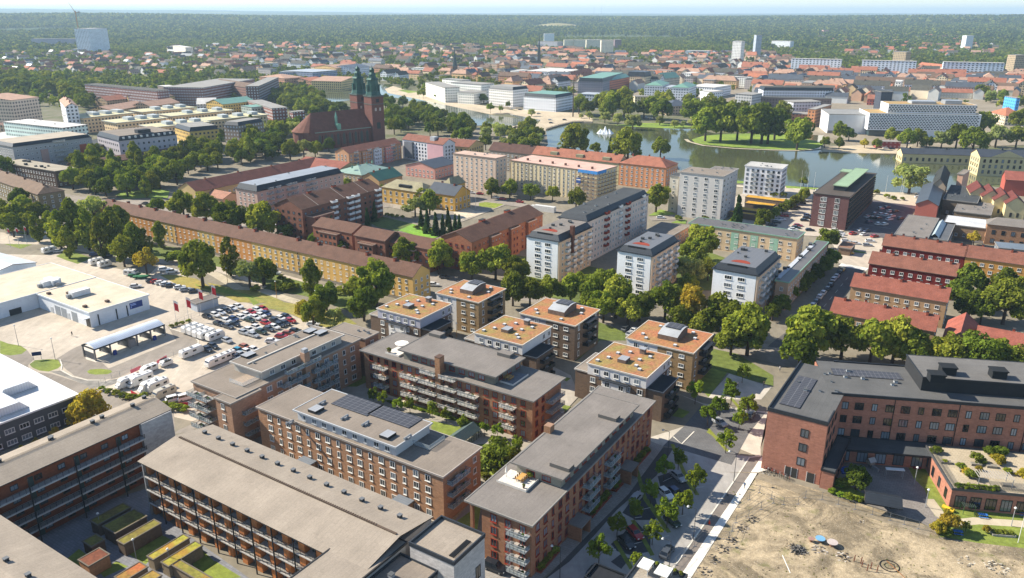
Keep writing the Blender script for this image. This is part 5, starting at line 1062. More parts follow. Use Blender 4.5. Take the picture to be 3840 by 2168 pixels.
s = mb('row of dark brick terraces with white bay roofs behind the boulevard trees', 'b1 770 245', 'b1 745 205', 'b1 1740 85', 6.5, mat('brick', '5a3a32'), 'gable', TBR, 2.2, 'x', fl=2, sp=4.2, fin=False)
for i in range(9): s.put('front_bay', MB().box(3 + i * s.W / 9, -2.6, 0, 3 + (i + .55) * s.W / 9, -.01, 4.6, 0).box(2.8 + i * s.W / 9, -2.9, 4.61, 3.2 + (i + .55) * s.W / 9, -.01, 4.8, 1), [mat('brick', '5a3a32'), PL('c9c9c4')])
s.done()
s = mb('small orange-brick balcony block right of the long grey block', 'a1 900 1420', 'a1 880 1360', 'a1 1080 1330', 11.0, mat('brick', '8a5a48'), 'flat', FELTD, fl=4, bal=(('x', (.3,), 4, 5, 1.5, 'l'),))
# right side red-roofed rows
RR = 'red-roofed rows stepping up the right edge'
s = mb('dark red house under a red-brown roof, farthest of the stepped rows', 'b4 2005 1115', 'b4 1210 1005', 12.0, 9.4, PL('6e2420'), 'gable', TR, 3.2, 'y', fl=3, sp=3.1, ww=1.4, wh=1.3, g=RR, az=33, ch=7)
s = mb('ochre house joined to the right end of the farthest dark red row', s.w(0, -.2) - s.dy * 40, 40.0, 12.0, 9.4, PL('b98a4a'), 'gable', TR, 3.2, 'y', fl=3, sp=3.1, ww=1.4, wh=1.3, g=RR, az=33, ch=4)
s = mb('dark red house under a red-brown roof, second of the stepped rows', 'b4 1915 1305', 'b4 1080 1180', 11.5, 9.4, PL('6e2420'), 'gable', TR, 3.2, 'y', fl=3, sp=3.1, ww=1.4, wh=1.3, g=RR, az=33, ch=6)
s = mb('tan house under a bright red roof, third of the stepped rows', 'c4 1830 190', 'c4 905 35', 11.5, 9.4, PL('a98a68'), 'gable', mat('tile', '96483a'), 3.2, 'y', fl=3, sp=3.1, ww=1.4, wh=1.3, g=RR, az=33, ch=5)
s = mb('tan house under a bright red roof, nearest of the stepped rows above the trees', 'c4 1710 472', 'c4 715 275', 11.5, 9.4, PL('a98a68'), 'gable', mat('tile', '96483a'), 3.2, 'y', fl=3, sp=3.1, ww=1.4, wh=1.3, g=RR, az=33, ch=5)
s = mb('low house with weathered red roof at the right edge behind the trees', 'c4 2100 610', 'c4 1790 560', 'c4 2040 400', 6.5, PL('a08468'), 'gable', mat('tile', 'a5483a'), 3.4, 'x', fl=2, az=33)
s = mb('low L-shaped house with red roof reaching the right edge', s.w(1, -36), 36.0, 14.0, 6.5, PL('a08468'), 'gable', mat('tile', 'a04a3c'), 3.6, 'y', fl=2, az=33, ch=2)
# industrial quarter, right
s = mb('salmon gable-ended hall with dark roof by the quay car park', 'b4 1745 625', 'b4 1530 612', 'b4 1800 445', 10.0, PL('b56a5c'), 'gable', SLATE, 2.5, 'x', az=30, sides='', name='hall')
s = mb('flat grey-roofed hall in front of the salmon one', 'b4 1640 945', 'b4 1330 905', 'b4 1700 745', 7.0, mat('brick', '7a6a60'), 'flat', FELTG, fl=1, az=33, name='hall', vents=3, rim='7a7876')
s = mb('hall with glazed lantern roof beside the flat grey hall', 'b4 1830 965', 'b4 1650 940', 'b4 1910 800', 6.0, mat('brick', '6a6a70'), 'flat', mat('felt', '5d6064'), fl=1, az=33, name='hall', fin=False)
b = MB(); b.poly([(2, 3.4, 6.4), (s.W - 3, 3.4, 6.4), (s.W - 3, 5.2, 8.2), (2, 5.2, 8.2)]); b.poly([(s.W - 3, 7, 6.4), (2, 7, 6.4), (2, 5.2, 8.2), (s.W - 3, 5.2, 8.2)]); s.put('glass_lantern', b, [mat('seam', 'aab8bc')]); s.done()
s = mb('dark pitched roof hall with chimney stub behind the salmon hall', 'b4 2120 600', 'b4 1800 560', 'b4 2000 440', 8.0, mat('brick', '6d5a50'), 'flat', FELTD, fl=1, az=33, name='hall', vents=6)
s = mb('black-roofed works building with pale gable by the quay', 'b4 1820 440', 'b4 1690 420', 'b4 1950 310', 12.0, PL('b8a48c'), 'gable', mat('tile', '33353a'), 4, 'x', az=30, sides='', name='hall')
s = mb('pale salmon square stair tower of the works', 'b4 1990 325', 'b4 1935 320', 'b4 2105 290', 14.0, PL('cfa68e'), 'flat', FELT, fl=1, az=40, name='works_tower')
s = mb('works building with skylights and grey roof in the middle of the quarter', 'b4 2250 720', 'b4 1900 690', 'b4 2370 620', 6.5, mat('brick', '8a6a50'), 'flat', FELTG, fl=1, az=33, name='hall', vents=7)
s = mb('white-roofed lean-to hall of the works', 'b4 2220 850', 'b4 1820 770', 'b4 2250 770', 6.0, mat('brick', '9a7458'), 'flat', mat('felt', 'c4c6c8'), fl=1, az=33, name='hall')
s = mb('orange brick factory with arched windows and grey roof at the right edge', 'b4 2225 800', 9.0, 40.0, 9.5, mat('brick', 'a8704e'), 'hip', FELTG, 2.4, 'x', fl=2, sp=3.8, ww=1.5, wh=2.0, st='d', az=118, fh=4, name='factory')
sw = []
for i in range(4):
    s = mb(f'yellow-gabled saw-tooth shed with dark red roof, {ordn(i + 1)} gable from the left', f'b4 {2060 + i * 115} {500 + i * 35}', 18.0, 8.6, 9.5, PL('d1c193'), 'gable', mat('tile', '6f2a28'), 3.6, 'y', fl=1, z0=3.0, sp=3, ww=1.1, wh=2.2, st='d', az=113, name='shed', sides='x', g='saw-tooth sheds of the works')
s = mb('red-roofed house at the right edge behind the sheds', 'b4 2400 370', 12.0, 30.0, 9.0, PL('a4564a'), 'gable', mat('tile', 'a04a40'), 4, 'x', far=True, az=112)
s = mb('small blue-grey roofed sheds by the street at the right edge', 'b4 2335 1035', 10.0, 30.0, 4.0, PL('6a7078'), 'flat', mat('felt', '6c7884'), fl=1, az=112, name='shed')
s = mb('low brick garage behind the parked cars by the crossing', 'b4 900 1045', 'b4 780 1035', 'b4 905 985', 3.0, mat('brick', '7d6052'), 'flat', mat('felt', '8a6a58'), fl=1, sides='', az=33, name='garage')
# waterside houses, right
s = mb('low cream waterside range with slate roof across the lake', 'b4 1405 120', 13.0, 60.0, 6.5, PL('d3c394'), 'gable', SLATE, 3.0, 'x', fl=1, z0=1.6, sp=4, ww=1.5, wh=2.4, st='d', az=None or 100, name='waterside_range', ch=5, chm='2f3134')
s = mb('cream and pink factory palace with slate roof at the water, right edge', 'b4 2155 150', 16.0, 60.0, 12.5, PL('c9bb90'), 'gable', SLATE, 3.6, 'x', fl=3, z0=1.8, sp=3.6, ww=1.4, wh=2.2, st='d', az=100, name='factory', ch=2, chm='3a3c40')
s.put('pediment', MB().poly([(6, -.4, 12.5), (26, -.4, 12.5), (16, -.4, 16.8)]), [PL('c9bb90')])
# lot buildings, left
wh = PL('dfe3e6')
s = mb('white flat-roofed dealership hall with blue banner, beside the wash canopy', 'c1 862 298', 'c1 340 118', 'c1 1440 128', 5.2, wh, 'flat', mat('felt', 'cdbfa8'), sides='', name='dealership_hall', rim='d5dadd', fin=False)
s.D = s.D + 0; s.put('sign', MB().box(s.W * .66, -.16, 2.2, s.W * .88, -.01, 4.4), [mat('solid', '27407f', rough=.5)]); s.door('y', 1.6, 2.6, 3.2); s.put('entrance_canopy', MB().box(-2.2, .2, 3.4, -.02, 3.2, 3.7), [wh])
for t in (.3, .5, .62): s.door('y', s.D * t, 3.2, 3.4, m='8d949a', name='gate')
for t in (.42, .74): s.door('y', s.D * t, 1.6, 2.2, m='b5babd')
for t in (.12, .42, .6): s.put('downpipe', MB().box(s.W * t, -.25, .2, s.W * t + .3, -.02, 4.0), [DK])
for q, k in (('c1 770 110', 1), ('c1 490 10', 1)): x_, y_ = s.l(q, 6); MB().box(-1.2, -3.2, .3, 1.4, 3.2, 2.2).box(-.6, -4.6, .4, .6, -3.2, 1.5, 1).obj('ventilation_unit', [mat('solid', 'd6d8d8'), GREYM], s.roofs, (x_, y_, 5.4), -math.pi / 2)
for q in ('c1 1035 175', 'c1 820 225', 'c1 660 95', 'c1 470 100'): x_, y_ = s.l(q, 6); MB().box(-.6, -.6, 0, .6, .6, .7).obj('vent', [mat('solid', '5a4a42')], s.roofs, (x_, y_, 5.55))
s.done(); dh = s
b = MB()
for x0, x1, z in ((.67, .76, 3.8), (.675, .77, 3.35), (.67, .69, 2.9), (.67, .69, 2.55)): b.box(s.W * x0, -.2, z, s.W * x1, -.17, z + .26)
s.put('lettering', b, [mat('solid', '9fb4e8')])
d2 = dh.l('b1 500 1185', 5.2)[1] - dh.D
s = mb('white flat-roofed dealership hall reaching the left edge', dh.w(-48, dh.D + .3), d2, 48 + dh.W, 5.3, wh, 'flat', mat('felt', 'cdbfa8'), sides='', name='dealership_hall', rim='d5dadd', az=math.degrees(math.atan2(dh.dx.x, dh.dx.y)), fin=False)
s.door('x', 40, 4, 2.2, m='2b3036', name='gate'); s.put('sign', MB().box(22, -.16, 3.4, 30, -.01, 4.5), [mat('solid', '27407f', rough=.5)]); s.door('x', 26, 7, 3.0, m='3a4046', name='gate'); s.done()
x_, y_ = s.l('b1 500 1370', 6); MB().box(-1.2, -3.2, .3, 1.4, 3.2, 2.2).box(-.6, -4.6, .4, .6, -3.2, 1.5, 1).obj('ventilation_unit', [mat('solid', 'd6d8d8'), GREYM], s.roofs, (x_, y_, 5.5))
s = mb('white barrel-roofed hall beyond the dealership at the left edge', 'b1 -100 1290', 'b1 -600 1200', 'b1 400 1190', 5.6, PL('c9cfd4'), 'gable', mat('seam', 'd0d4d6'), 1.6, 'y', sides='', name='hall')
s = mb('low grey shed with flat roof behind the red and white flags', 'c1 1900 210', 'c1 1825 190', 'c1 2110 150', 3.0, PL('b5bcc4'), 'flat', mat('felt', '77706a'), sides='', name='shed', W=None)
s = mb('white metal-roofed hall with raised roof lights in the left corner', 'c1 -700 1632', 52.0, 'c1 745 1092', 7.0, PL('55595c'), 'flat', mat('seam', 'dad6cf'), fl=2, z0=.8, sp=3.4, ww=2.3, wh=1.3, st='w', name='hall', rim='d9dbdc', fin=False, sides='x')
for q in ('c1 60 990', 'c1 -40 1190'):
    x_, y_ = s.l(q, 8); b = MB(); b.poly([(-5, -6, 0), (5, -6, 0), (5, 6, 0), (-5, 6, 0)]); b.poly([(-5, -6, 0), (5, -6, 0), (3, -6, 2.2), (-3, -6, 2.2)]); b.poly([(5, -6, 0), (5, 6, 0), (3, 6, 2.2), (3, -6, 2.2)]); b.poly([(-5, 6, 0), (-5, -6, 0), (-3, -6, 2.2), (-3, 6, 2.2)]); b.poly([(-3, -6, 2.2), (3, -6, 2.2), (3, 6, 2.2), (-3, 6, 2.2)])
    b.obj('roof_light', [mat('seam', 'dde0e2')], s.roofs, (x_, y_, 7.4))
s.done()
# ---------------- the town further off ----------------
RC = {'red': mat('tile', 'aa5c46'), 'pink': mat('tile', 'b98676'), 'brown': mat('tile', '74564c'), 'dark': mat('tile', '54504f'), 'org': mat('tile', 'b8603f'), 'grn': mat('seam', '7ba491'), 'wht': mat('felt', 'cfccc6'), 'gry': mat('felt', '96948f'), 'yel': mat('felt', 'c6bf9c'), 'zinc': mat('seam', 'b5babd'), 'slate': mat('seam', '5a6068')}
FW = lambda c: ''.join('%02x' % min(255, int(int(c[i:i + 2], 16) * 1.1 + 6)) for i in (0, 2, 4))
FD = lambda c: c and ''.join('%02x' % int(int(c[i:i + 2], 16) * (.6 if int(c[0:2], 16) > 80 else .8)) for i in (0, 2, 4)) if not (c and int(c[0:2], 16) > 175) else c
def fb(label, N, L, R, h, wc, rk='flat', rc='gry', rh=3.5, ax='x', az=None, name='apartment_block', c2=None, vents=0, pt=None, **k):
    return mb(label, N, L, R, h, mat('facade', FW(wc), FD(c2), pt), rk, RC[rc], rh, ax, far=True, name=name, az=az, vents=vents, **k)
CREAM = 'cream balcony slabs with pale yellow flat roofs'
for i, (n_, l_, r_) in enumerate((('a1 805 1142', 'a1 740 1108', 'a1 1225 1085'), ('a1 1130 1190', 'a1 1072 1160', 'a1 1570 1135'), ('a1 1380 1085', 'a1 1310 1062', 'a1 1845 1035'), ('a1 1475 1235', 'a1 1415 1205', 'a1 1990 1175'), ('a1 1660 1125', 'a1 1600 1100', 'a1 2210 1062'), ('a1 2005 1168', 'a1 1940 1142', 'a1 2550 1105'))):
    s = fb(f'cream slab with yellowish flat roof and rooftop boxes, {ordn(i + 1)} from the left', n_, l_, r_, 13.2, 'c4ac88', 'flat', 'yel', g=CREAM, rim='b5bcbc', ov=1.2)
    for t in (.3, .55, .8): s.put('roof_box', MB().box(s.W * t, s.D * .3, 13.5, s.W * t + 6, s.D * .7, 16), [mat('solid', 'aab2b5')], s.roofs)
FBX = fb
fb('long white hospital-like block with salmon roof and small chimneys, left edge', 'a1 632 1035', 'a1 208 985', 'a1 785 1062', 23, 'c9c9cc', 'gable', 'pink', 3, 'y', ch=5)
fb('tall cream block with salmon roof at the left frame edge', 'a1 110 972', 'a1 -300 930', 'a1 205 935', 25, 'bfae9c', 'gable', 'pink', 3, 'x', ch=2)
fb('pale mint slab with white roof below the salmon-roofed block', 'a1 600 1240', 'a1 165 1165', 'a1 755 1200', 17, 'b9c9c2', 'flat', 'wht', vents=4)
fb('wide white sheet-metal roof at the left edge', 'a1 60 1395', 'a1 -300 1330', 'a1 505 1290', 6, 'b5b8bb', 'flat', 'wht', name='hall')
fb('small salmon-roofed house at the left edge below the cream block', 'a1 60 1230', 'a1 0 1210', 'a1 175 1190', 7, 'b59a80', 'gable', 'pink', 3, 'x', name='house')
fb('tan house with striped pink and white roof beside the big trees', 'a1 1080 1075', 'a1 985 1045', 'a1 1250 1010', 8, 'b0946c', 'gable', 'pink', 4, 'x', name='house')
fb('brown house with maroon roof above the striped roof', 'a1 1030 975', 'a1 965 960', 'a1 1240 950', 8, 'a58c6e', 'gable', 'red', 4, 'x', name='house')
fb('yellow gable-ended house with brown roof, upper left centre', 'a1 1450 950', 'a1 1345 920', 'a1 1600 920', 11, 'c9aa6a', 'gable', 'brown', 5, 'x', name='house')
fb('tan house with broad pink roof under the yellow gable house', 'a1 1450 1030', 'a1 1360 1010', 'a1 1645 985', 9, 'b59a78', 'gable', 'pink', 4, 'x', name='house')
fb('grey-white hall with shining white roof behind the cream slabs', 'a1 1900 1010', 'a1 1815 985', 'a1 2080 1015', 8, 'b0b0b5', 'gable', 'wht', 5, 'x', name='hall', cat='hall')
fb('yellow block with pale green sheet roof behind the cream slabs', 'a1 2150 1010', 'a1 2080 985', 'a1 2395 970', 13, 'c4a45c', 'gable', 'grn', 4, 'x')
fb('greenish flat-roofed block joined to the yellow one', 'a1 2430 1040', 'a1 2380 1020', 'a1 2570 1020', 13, '9aa39a', 'flat', 'grn')
fb('long dark brick block with rows of white windows, upper left', 'a1 1515 880', 'a1 818 815', 14.0, 20, '6b4a44', 'flat', 'dark', c2='c9cdd2', vents=5)
fb('grey balcony block with long white roof right of the dark brick block', 'a1 1755 860', 'a1 1520 830', 14.0, 13, '8f8078', 'flat', 'wht', c2='5a5f66')
fb('brick corner block with white balconies, upper left centre', 'a1 1960 850', 'a1 1830 805', 'a1 2065 760', 20, '7a5448', 'flat', 'gry', c2='d5d8da')
fb('long brown-roofed brick courtyard block behind the corner block', 'a1 2400 850', 'a1 2050 800', 20.0, 17, '7a5c52', 'gable', 'brown', 4, 'y')
fb('dark brick block with stacked balconies near the canal wood', 'a1 2495 835', 'a1 2400 825', 'a1 2575 750', 21, '5a4440', 'flat', 'gry', c2='b5bac0')
fb('long brick block with dark attic at the edge of the canal wood', 'a1 2300 1215', 'a1 2130 1210', 'a1 2576 1175', 15, '8a7a6c', 'mansard', 'gry', 2.6, c2='d0d3d6')
fb('yellow and grey block with black attic left of the long brick one', 'a1 1830 1270', 'a1 1720 1225', 'a1 2100 1240', 16, 'b59858', 'mansard', 'gry', 2.8, c2='5a5f66')
fb('brick block with pale roof and green edge by the canal wood', 'a2 180 1050', 'a2 0 970', 'a2 305 1035', 14, '6f4a40', 'flat', 'gry', c2='c0c6c8')
fb('dark brick block with balconies left of the church', 'a2 380 1085', 'a2 320 1080', 'a2 572 1090', 11, '6a4238', 'flat', 'gry', c2='cdd2d6', az=49)
fb('white high-rise with striped floors, far left', 'a1 850 278', 'a1 800 272', 'a1 1062 268', 62, 'c9d2da', 'flat', 'wht', c2='5a7088', pt=4.4, name='high_rise', az=100)
fb('long low grey-pink block far off left of the white high-rise', 'a1 735 395', 'a1 690 385', 20.0, 22, 'a09aa5', 'flat', 'gry', az=100) and None
fb('low white-roofed hall in front of the white high-rise', 'a1 690 475', 60.0, 40.0, 10, '9aa5b0', 'flat', 'wht', az=100, name='hall')
fb('grey-lilac long block at the far left forest edge', 'a1 300 375', 22.0, 170.0, 24, '9a96a5', 'flat', 'gry', az=95)
fb('cream stepped office block beyond the left trees', 'a1 1790 460', 'a1 1680 440', 'a1 1860 458', 22, 'd3cdbc', 'flat', 'wht', c2='9a9a90')
fb('yellow riverside house with salmon roof behind the church spires', 'a2 850 790', 'a2 640 770', 'a2 950 750', 12, 'c9b07a', 'gable', 'pink', 4, 'y')
fb('broad pink-roofed block left of the river wood', 'a2 300 760', 'a2 160 735', 'a2 405 740', 13, 'b5876c', 'hip', 'pink', 4, 'x')
fb('orange-roofed house beside the river wood', 'a2 560 790', 'a2 420 770', 'a2 640 770', 9, 'b08a6c', 'gable', 'org', 4, 'x')
fb('yellow town block with pink roof above the church spires', 'a2 800 660', 'a2 690 640', 'a2 930 640', 15, 'c9a870', 'gable', 'pink', 4, 'x')
fb('white town block with grey roof above the church spires', 'a2 950 660', 'a2 800 650', 'a2 1060 640', 15, 'cdd0d6', 'gable', 'slate', 4, 'x')
fb('blue-grey balcony block with pale roof, left of the yellow town block', 'a2 570 700', 'a2 490 670', 'a2 610 670', 14, '8a92a5', 'flat', 'zinc')
fb('blue-grey block with glass roof, upper left centre', 'a2 380 700', 'a2 300 690', 'a2 430 680', 13, '8a92a5', 'flat', 'zinc')
WM_ = 'white modern blocks on the river bend'
for i, (n_, l_, r_, h) in enumerate((('a2 1850 850', 'a2 1665 795', 'a2 1990 845', 17), ('a2 2010 780', 'a2 1800 765', 'a2 2120 775', 20), ('a2 2200 820', 'a2 2000 790', 'a2 2230 800', 20), ('a2 2130 900', 'a2 1980 890', 'a2 2245 880', 13))):
    fb(f'white modern block on the river bend, {ordn(i + 1)} counted clockwise from the left', n_, l_, r_, h, 'd3d3cc', 'flat', 'gry', c2='8a9aa0', g=WM_)
fb('white grid-windowed hotel block with black attic, right of the white river blocks', 'a3 60 870', 'a2 2330 845', 'a3 150 850', 19, 'd0cdc8', 'mansard', 'gry', 3, c2='5a6270')
fb('white neoclassical quay building with green-trimmed attic by the bridge', 'a3 475 945', 'a3 130 930', 'a3 700 920', 15, 'd6dade', 'mansard', 'grn', 3, c2='5a6880')
fb('grey glazed office block right of the quay building', 'a3 900 920', 'a3 705 905', 'a3 940 900', 15, 'a0a8ae', 'flat', 'zinc', c2='6a7580')
fb('long white warehouse-like block beyond the town roofs, upper centre', 'a3 560 700', 'a3 235 680', 'a3 605 670', 13, 'd0d2d2', 'flat', 'wht', c2='8a95a5')
fb('ornate pale town hall block with slate mansard and turrets', 'a3 1340 740', 'a3 1150 735', 'a3 1430 730', 17, 'c0b295', 'mansard', 'slate', 6, c2='6a604c')
fb('dark blue-grey mansard block with orange end, centre of the town', 'a3 930 790', 'a3 700 780', 'a3 1110 730', 18, '7a7a84', 'mansard', 'grn', 4, c2='aeb4bc')
fb('orange-red block with green roof left of the town hall', 'a3 990 780', 'a3 930 770', 'a3 1110 740', 17, 'a8664c', 'gable', 'grn', 4, 'x')
fb('light block with bright green copper roof right of the town hall', 'a3 1520 760', 'a3 1440 750', 'a3 1640 745', 12, 'b0ab9a', 'gable', 'grn', 7, 'x')
fb('white block with pale green roof above the park trees', 'a3 1505 830', 'a3 1345 820', 'a3 1520 800', 16, 'c6c9cc', 'hip', 'grn', 4, 'x')
fb('grey-white block with pale green hipped roof, second above the park trees', 'a3 1760 850', 'a3 1600 840', 'a3 1790 820', 16, 'c2c6ca', 'hip', 'grn', 4, 'x')
fb('lavender-white block between the two green-roofed ones', 'a3 1600 850', 'a3 1525 840', 'a3 1620 825', 14, 'b8bac6', 'flat', 'zinc')
fb('bright white long block with white roof, right centre of the town', 'a3 2000 850', 'a3 1775 830', 'a3 2110 820', 12, 'd2d4d8', 'flat', 'wht', c2='7a8088')
fb('cream low block behind the park trees', 'a3 1500 935', 'a3 1240 935', 12.0, 9, 'c9bb96', 'flat', 'gry')
fb('white stepped office block with ribbon windows', 'a3 1960 890', 'a3 1850 880', 'a3 2110 885', 13, 'd0d3d6', 'flat', 'wht', c2='8a8f98')
fb('grey concrete block with square windows right of the ribbon-window office', 'a3 2370 920', 'a3 2235 905', 'a3 2420 900', 17, 'a6a6a6', 'flat', 'gry')
fb('blue-slate hipped villa among the park trees', 'a3 1580 1030', 'a3 1560 1000', 'a3 1740 1010', 9, 'bfa58c', 'hip', 'slate', 5, 'x', name='villa')
fb('long brown shopping block with dark roof, right centre', 'a4 0 940', 'a3 2415 930', 'a4 720 960', 13, '6f5f5a', 'flat', 'dark', c2='8a7a74')
fb('white sawtooth-windowed long block above the brown shopping block', 'a4 60 870', 'a3 2380 850', 'a4 760 880', 14, 'bcc0c8', 'mansard', 'dark', 3, c2='4a505c')
fb('white and grey apartment blocks over the lake park, light part', 'a4 350 990', 'a4 250 970', 'a4 620 985', 17, 'b6bac0', 'flat', 'gry', c2='6a7078')
fb('rust-orange balcony block beside the lake park', 'a4 560 1060', 'a4 510 1050', 'a4 660 1010', 16, 'b07a54', 'flat', 'gry', c2='5a5f66')
fb('brick-fronted hall with ribbed roof left of the white museum-like box', 'a4 500 1110', 'a4 305 1100', 20.0, 8, '8a6a58', 'flat', 'gry')
for i, (x0, x1, y0, y1) in enumerate(((330, 822, 562, 572), (1015, 1550, 580, 590), (1800, 2400, 596, 606))):
    fb(f'long white slab block of flats, {ordn(i + 1)} from the left in the upper right', f'a4 {x1 - 10} {y1 + 6}', f'a4 {x0} {y0 + 4}', 13.0, 27, 'c4cbd2', 'flat', 'wht', c2='30404e', pt=5.6, g='three long white slab blocks')
fb('tan brick tower block between the white slabs', 'a4 1440 505', 'a4 1315 500', 16.0, 34, '9a8a70', 'flat', 'gry')
fb('tan brick tower block at the far right above the third slab', 'a4 2500 535', 'a4 2420 530', 20.0, 34, '9a8a70', 'flat', 'gry')
fb('pink-roofed block between the second and third white slabs', 'a4 1795 650', 'a4 1555 625', 12.0, 11, 'b0a08a', 'gable', 'org', 4, 'y')
fb('white tower pair in the forest edge, right centre', 'a3 2270 400', 'a3 2185 398', 16.0, 46, 'd0d0cc', 'flat', 'wht', c2='a9adb0', name='high_rise')
fb('grey tower far in the forest right of the white tower pair', 'a3 2470 340', 'a3 2415 340', 20.0, 50, '9aa3b0', 'flat', 'gry', name='high_rise')
fb('white tower block above the grey institution, upper centre', 'a3 460 325', 'a3 362 325', 20.0, 34, 'cdd2d6', 'flat', 'wht', name='high_rise', c2='b0b8c0')
fb('grey institution block below the white tower, upper centre', 'a3 490 405', 'a3 300 400', 30.0, 20, 'a0a0a6', 'flat', 'gry')
for i, (x0, x1, y) in enumerate(((555, 650, 388), (650, 770, 388), (770, 915, 385), (915, 1040, 390))):
    fb(f'cream hillside block, {ordn(i + 1)} from the left of the bright cluster upper centre', f'a3 {x1 - 6} {y}', f'a3 {x0} {y}', 22.0, 26 if i < 3 else 36, 'd6d0b8', 'flat', 'wht', g='bright hillside blocks', c2='a8a494')
fb('dark brick block right of the bright hillside blocks', 'a3 1110 385', 'a3 1045 385', 30.0, 24, '7a6468', 'flat', 'gry')
fb('long white low hall in the woods, upper right centre', 'a3 1950 495', 'a3 1725 490', 24.0, 12, 'c6cdd2', 'flat', 'wht', name='hall')
fb('white block with red roof corner, far upper right', 'a4 320 400', 'a4 140 395', 20.0, 22, 'cfd2d6', 'flat', 'wht')
fb('white tower block alone in the forest, far right', 'a4 2095 345', 'a4 2025 345', 22.0, 40, 'c9d0d6', 'flat', 'wht', name='high_rise', c2='a8b0ba')
fb('red and white tower in the forest, upper right', 'a4 690 290', 'a4 640 290', 20.0, 30, 'b08a80', 'flat', 'gry', name='high_rise')
fb('orange-tiled hipped house at the right edge under the blue scaffold', 'a4 2400 1120', 'a4 2340 1085', 'a4 2520 1110', 9, 'b0a58e', 'hip', 'org', 6, 'x', name='house')
fb('block wrapped in bright blue sheeting at the right edge', 'a4 2540 950', 'a4 2505 950', 20.0, 20, '4a90cc', 'flat', 'gry', c2='4488c4')
fb('black tower house with red low roof beside it', 'a4 1310 890', 'a4 1200 890', 14.0, 21, '383c46', 'flat', 'dark', c2='4a505a')
fb('red-roofed pavilion left of the black tower house', 'a4 1200 960', 'a4 1065 955', 14.0, 7, 'a5574a', 'gable', 'red', 4, 'y', name='house')
fb('long red-roofed row with white blinds, right centre', 'a4 2080 900', 'a4 1420 880', 16.0, 7, 'b0aca0', 'gable', 'red', 4, 'y', c2='d8d6cc')
# white lattice-fronted building and its white box neighbour
fb('plain white cultural box building with grey roof beside the trees', 'a4 930 1110', 'a4 695 1100', 'a4 1030 1110', 15, 'd8d8d6', 'flat', 'gry', c2='d8d8d6', name='museum', az=100) if False else None
mw = mb('plain white box building with grey roof, left of the lattice building', 'a4 695 1105', 40.0, 46.0, 16.5, PL('dadbdb'), 'flat', mat('felt', '8f8f8d'), name='museum', az=101, fin=False, sides='')
mw.put('shade_band', MB().box(.2, -.06, 0, 16, -.01, 2.6), [mat('solid', '8a8580')]); [mw.put('window_band', MB().box(33, -.06, 2 + k * 3.6, 45, -.01, 4.2 + k * 3.6), [mat('solid', '6a5a48')]) for k in range(4)]; mw.done()
t_ = MC_LAT = mat('plaster', 'e0e3e5')
la = Bd('lattice_building', 'white building clad in a chequered lattice of hexagonal windows, beyond the lake', 'a4 1085 1100', 34.0, 'a4 2070 1090', 19.0, t_, az=99)
la.walls(z0=5.5, h=19); la.walls(2, 2, la.W - 3, 30, 5.4, z0=0, m=mat('glass', '3a4a4c', '4a5a5c'), name='glass_base'); la.flat(mat('sedum', 'b08858', '9a8a5c'), ov=.1, rim='dfe2e4', par=.4)
la.walls(la.W * .18, 6, la.W * .97, 30, 26.5, 19.4, t_, 'top_wall'); la.flat(mat('sedum', 'b08858', '9a8a5c'), la.W * .18, 6, la.W * .97, 30, 26.5, .1, .3, 'dfe2e4', 'top_roof')
b = MB(); wn = la.W; r5 = random.Random(5)
for k in range(9):
    for i in range(int(wn / 2.4)):
        x = 1.2 + i * 2.4 + (1.2 if k % 2 else 0)
        if x < wn - 1: b.poly([(x - .75, -.05, 6.6 + k * 1.4), (x + .75, -.05, 6.6 + k * 1.4), (x + .75, -.05, 7.5 + k * 1.4), (x - .75, -.05, 7.5 + k * 1.4)])
for k in range(4):
    for i in range(int(wn * .79 / 2.4)):
        x = wn * .18 + 1.2 + i * 2.4 + (1.2 if k % 2 else 0); b.poly([(x - .75, 5.94, 20.6 + k * 1.45), (x + .75, 5.94, 20.6 + k * 1.45), (x + .75, 5.94, 21.6 + k * 1.45), (x - .75, 5.94, 21.6 + k * 1.45)])
la.put('windows', b, [mat('glass', '23303a', '3c4a56')])['kind'] = 'stuff'
b = MB().box(la.W * .4, 10, 26.9, la.W * .62, 22, 29.0); b.box(la.W * .7, 10, 26.9, la.W * .85, 20, 30); la.put('plant_room', b, [mat('seam', 'a8adb2')], la.roofs); la.done()
fr = Bd('lattice_wing', 'low white zigzag lattice canopy in front of the lattice building', 'a4 1600 1260', 12.0, 34.0, 6.0, t_, az=100); fr.walls(); fr.flat(t_, rim='e4e6e8'); fr.walls(-40, 3, -.1, 9, 3.2, name='ramp'); fr.done()
rd = Bd('pavilion', 'small red lattice pavilion on the quay', 'a4 1150 1370', 8.0, 18.0, 5.0, mat('facade', '8f3a38', 'b08a86'), az=100); rd.walls(); rd.flat(RC['gry'], rim='8a6a66'); rd.done()

# twin-towered brick church
ch = Bd('church', 'dark red brick church with two copper-spired towers and steep tiled nave roof', 'a2 500 1292', 24.0, 'a2 1150 1228', 13.5, mat('brick', '74403a'), az=49.0, cat='church')
W = ch.W
ch.walls(x0=8); A = [(8 + 11 * math.cos(t), 12 + 12 * math.sin(t)) for t in [math.pi / 2 + math.pi * i / 8 for i in range(9)]]; ch.put('apse', MB().prism(A, 0, 13.4), [ch.wall])
nr = MB(); e = 13.6; rg_ = 27.0; y0, y1 = -.8, 24.8
nr.poly([(8, y0, e), (W + 1, y0, e), (W + 1, 12, rg_), (12, 12, rg_)]); nr.poly([(W + 1, y1, e), (8, y1, e), (12, 12, rg_), (W + 1, 12, rg_)])
A = [(8 + 12 * math.cos(t), 12 + 12.8 * math.sin(t)) for t in [math.pi / 2 + math.pi * i / 8 for i in range(9)]]
for i in range(8): nr.poly([(*A[i], e), (*A[i + 1], e), (12, 12, rg_)])
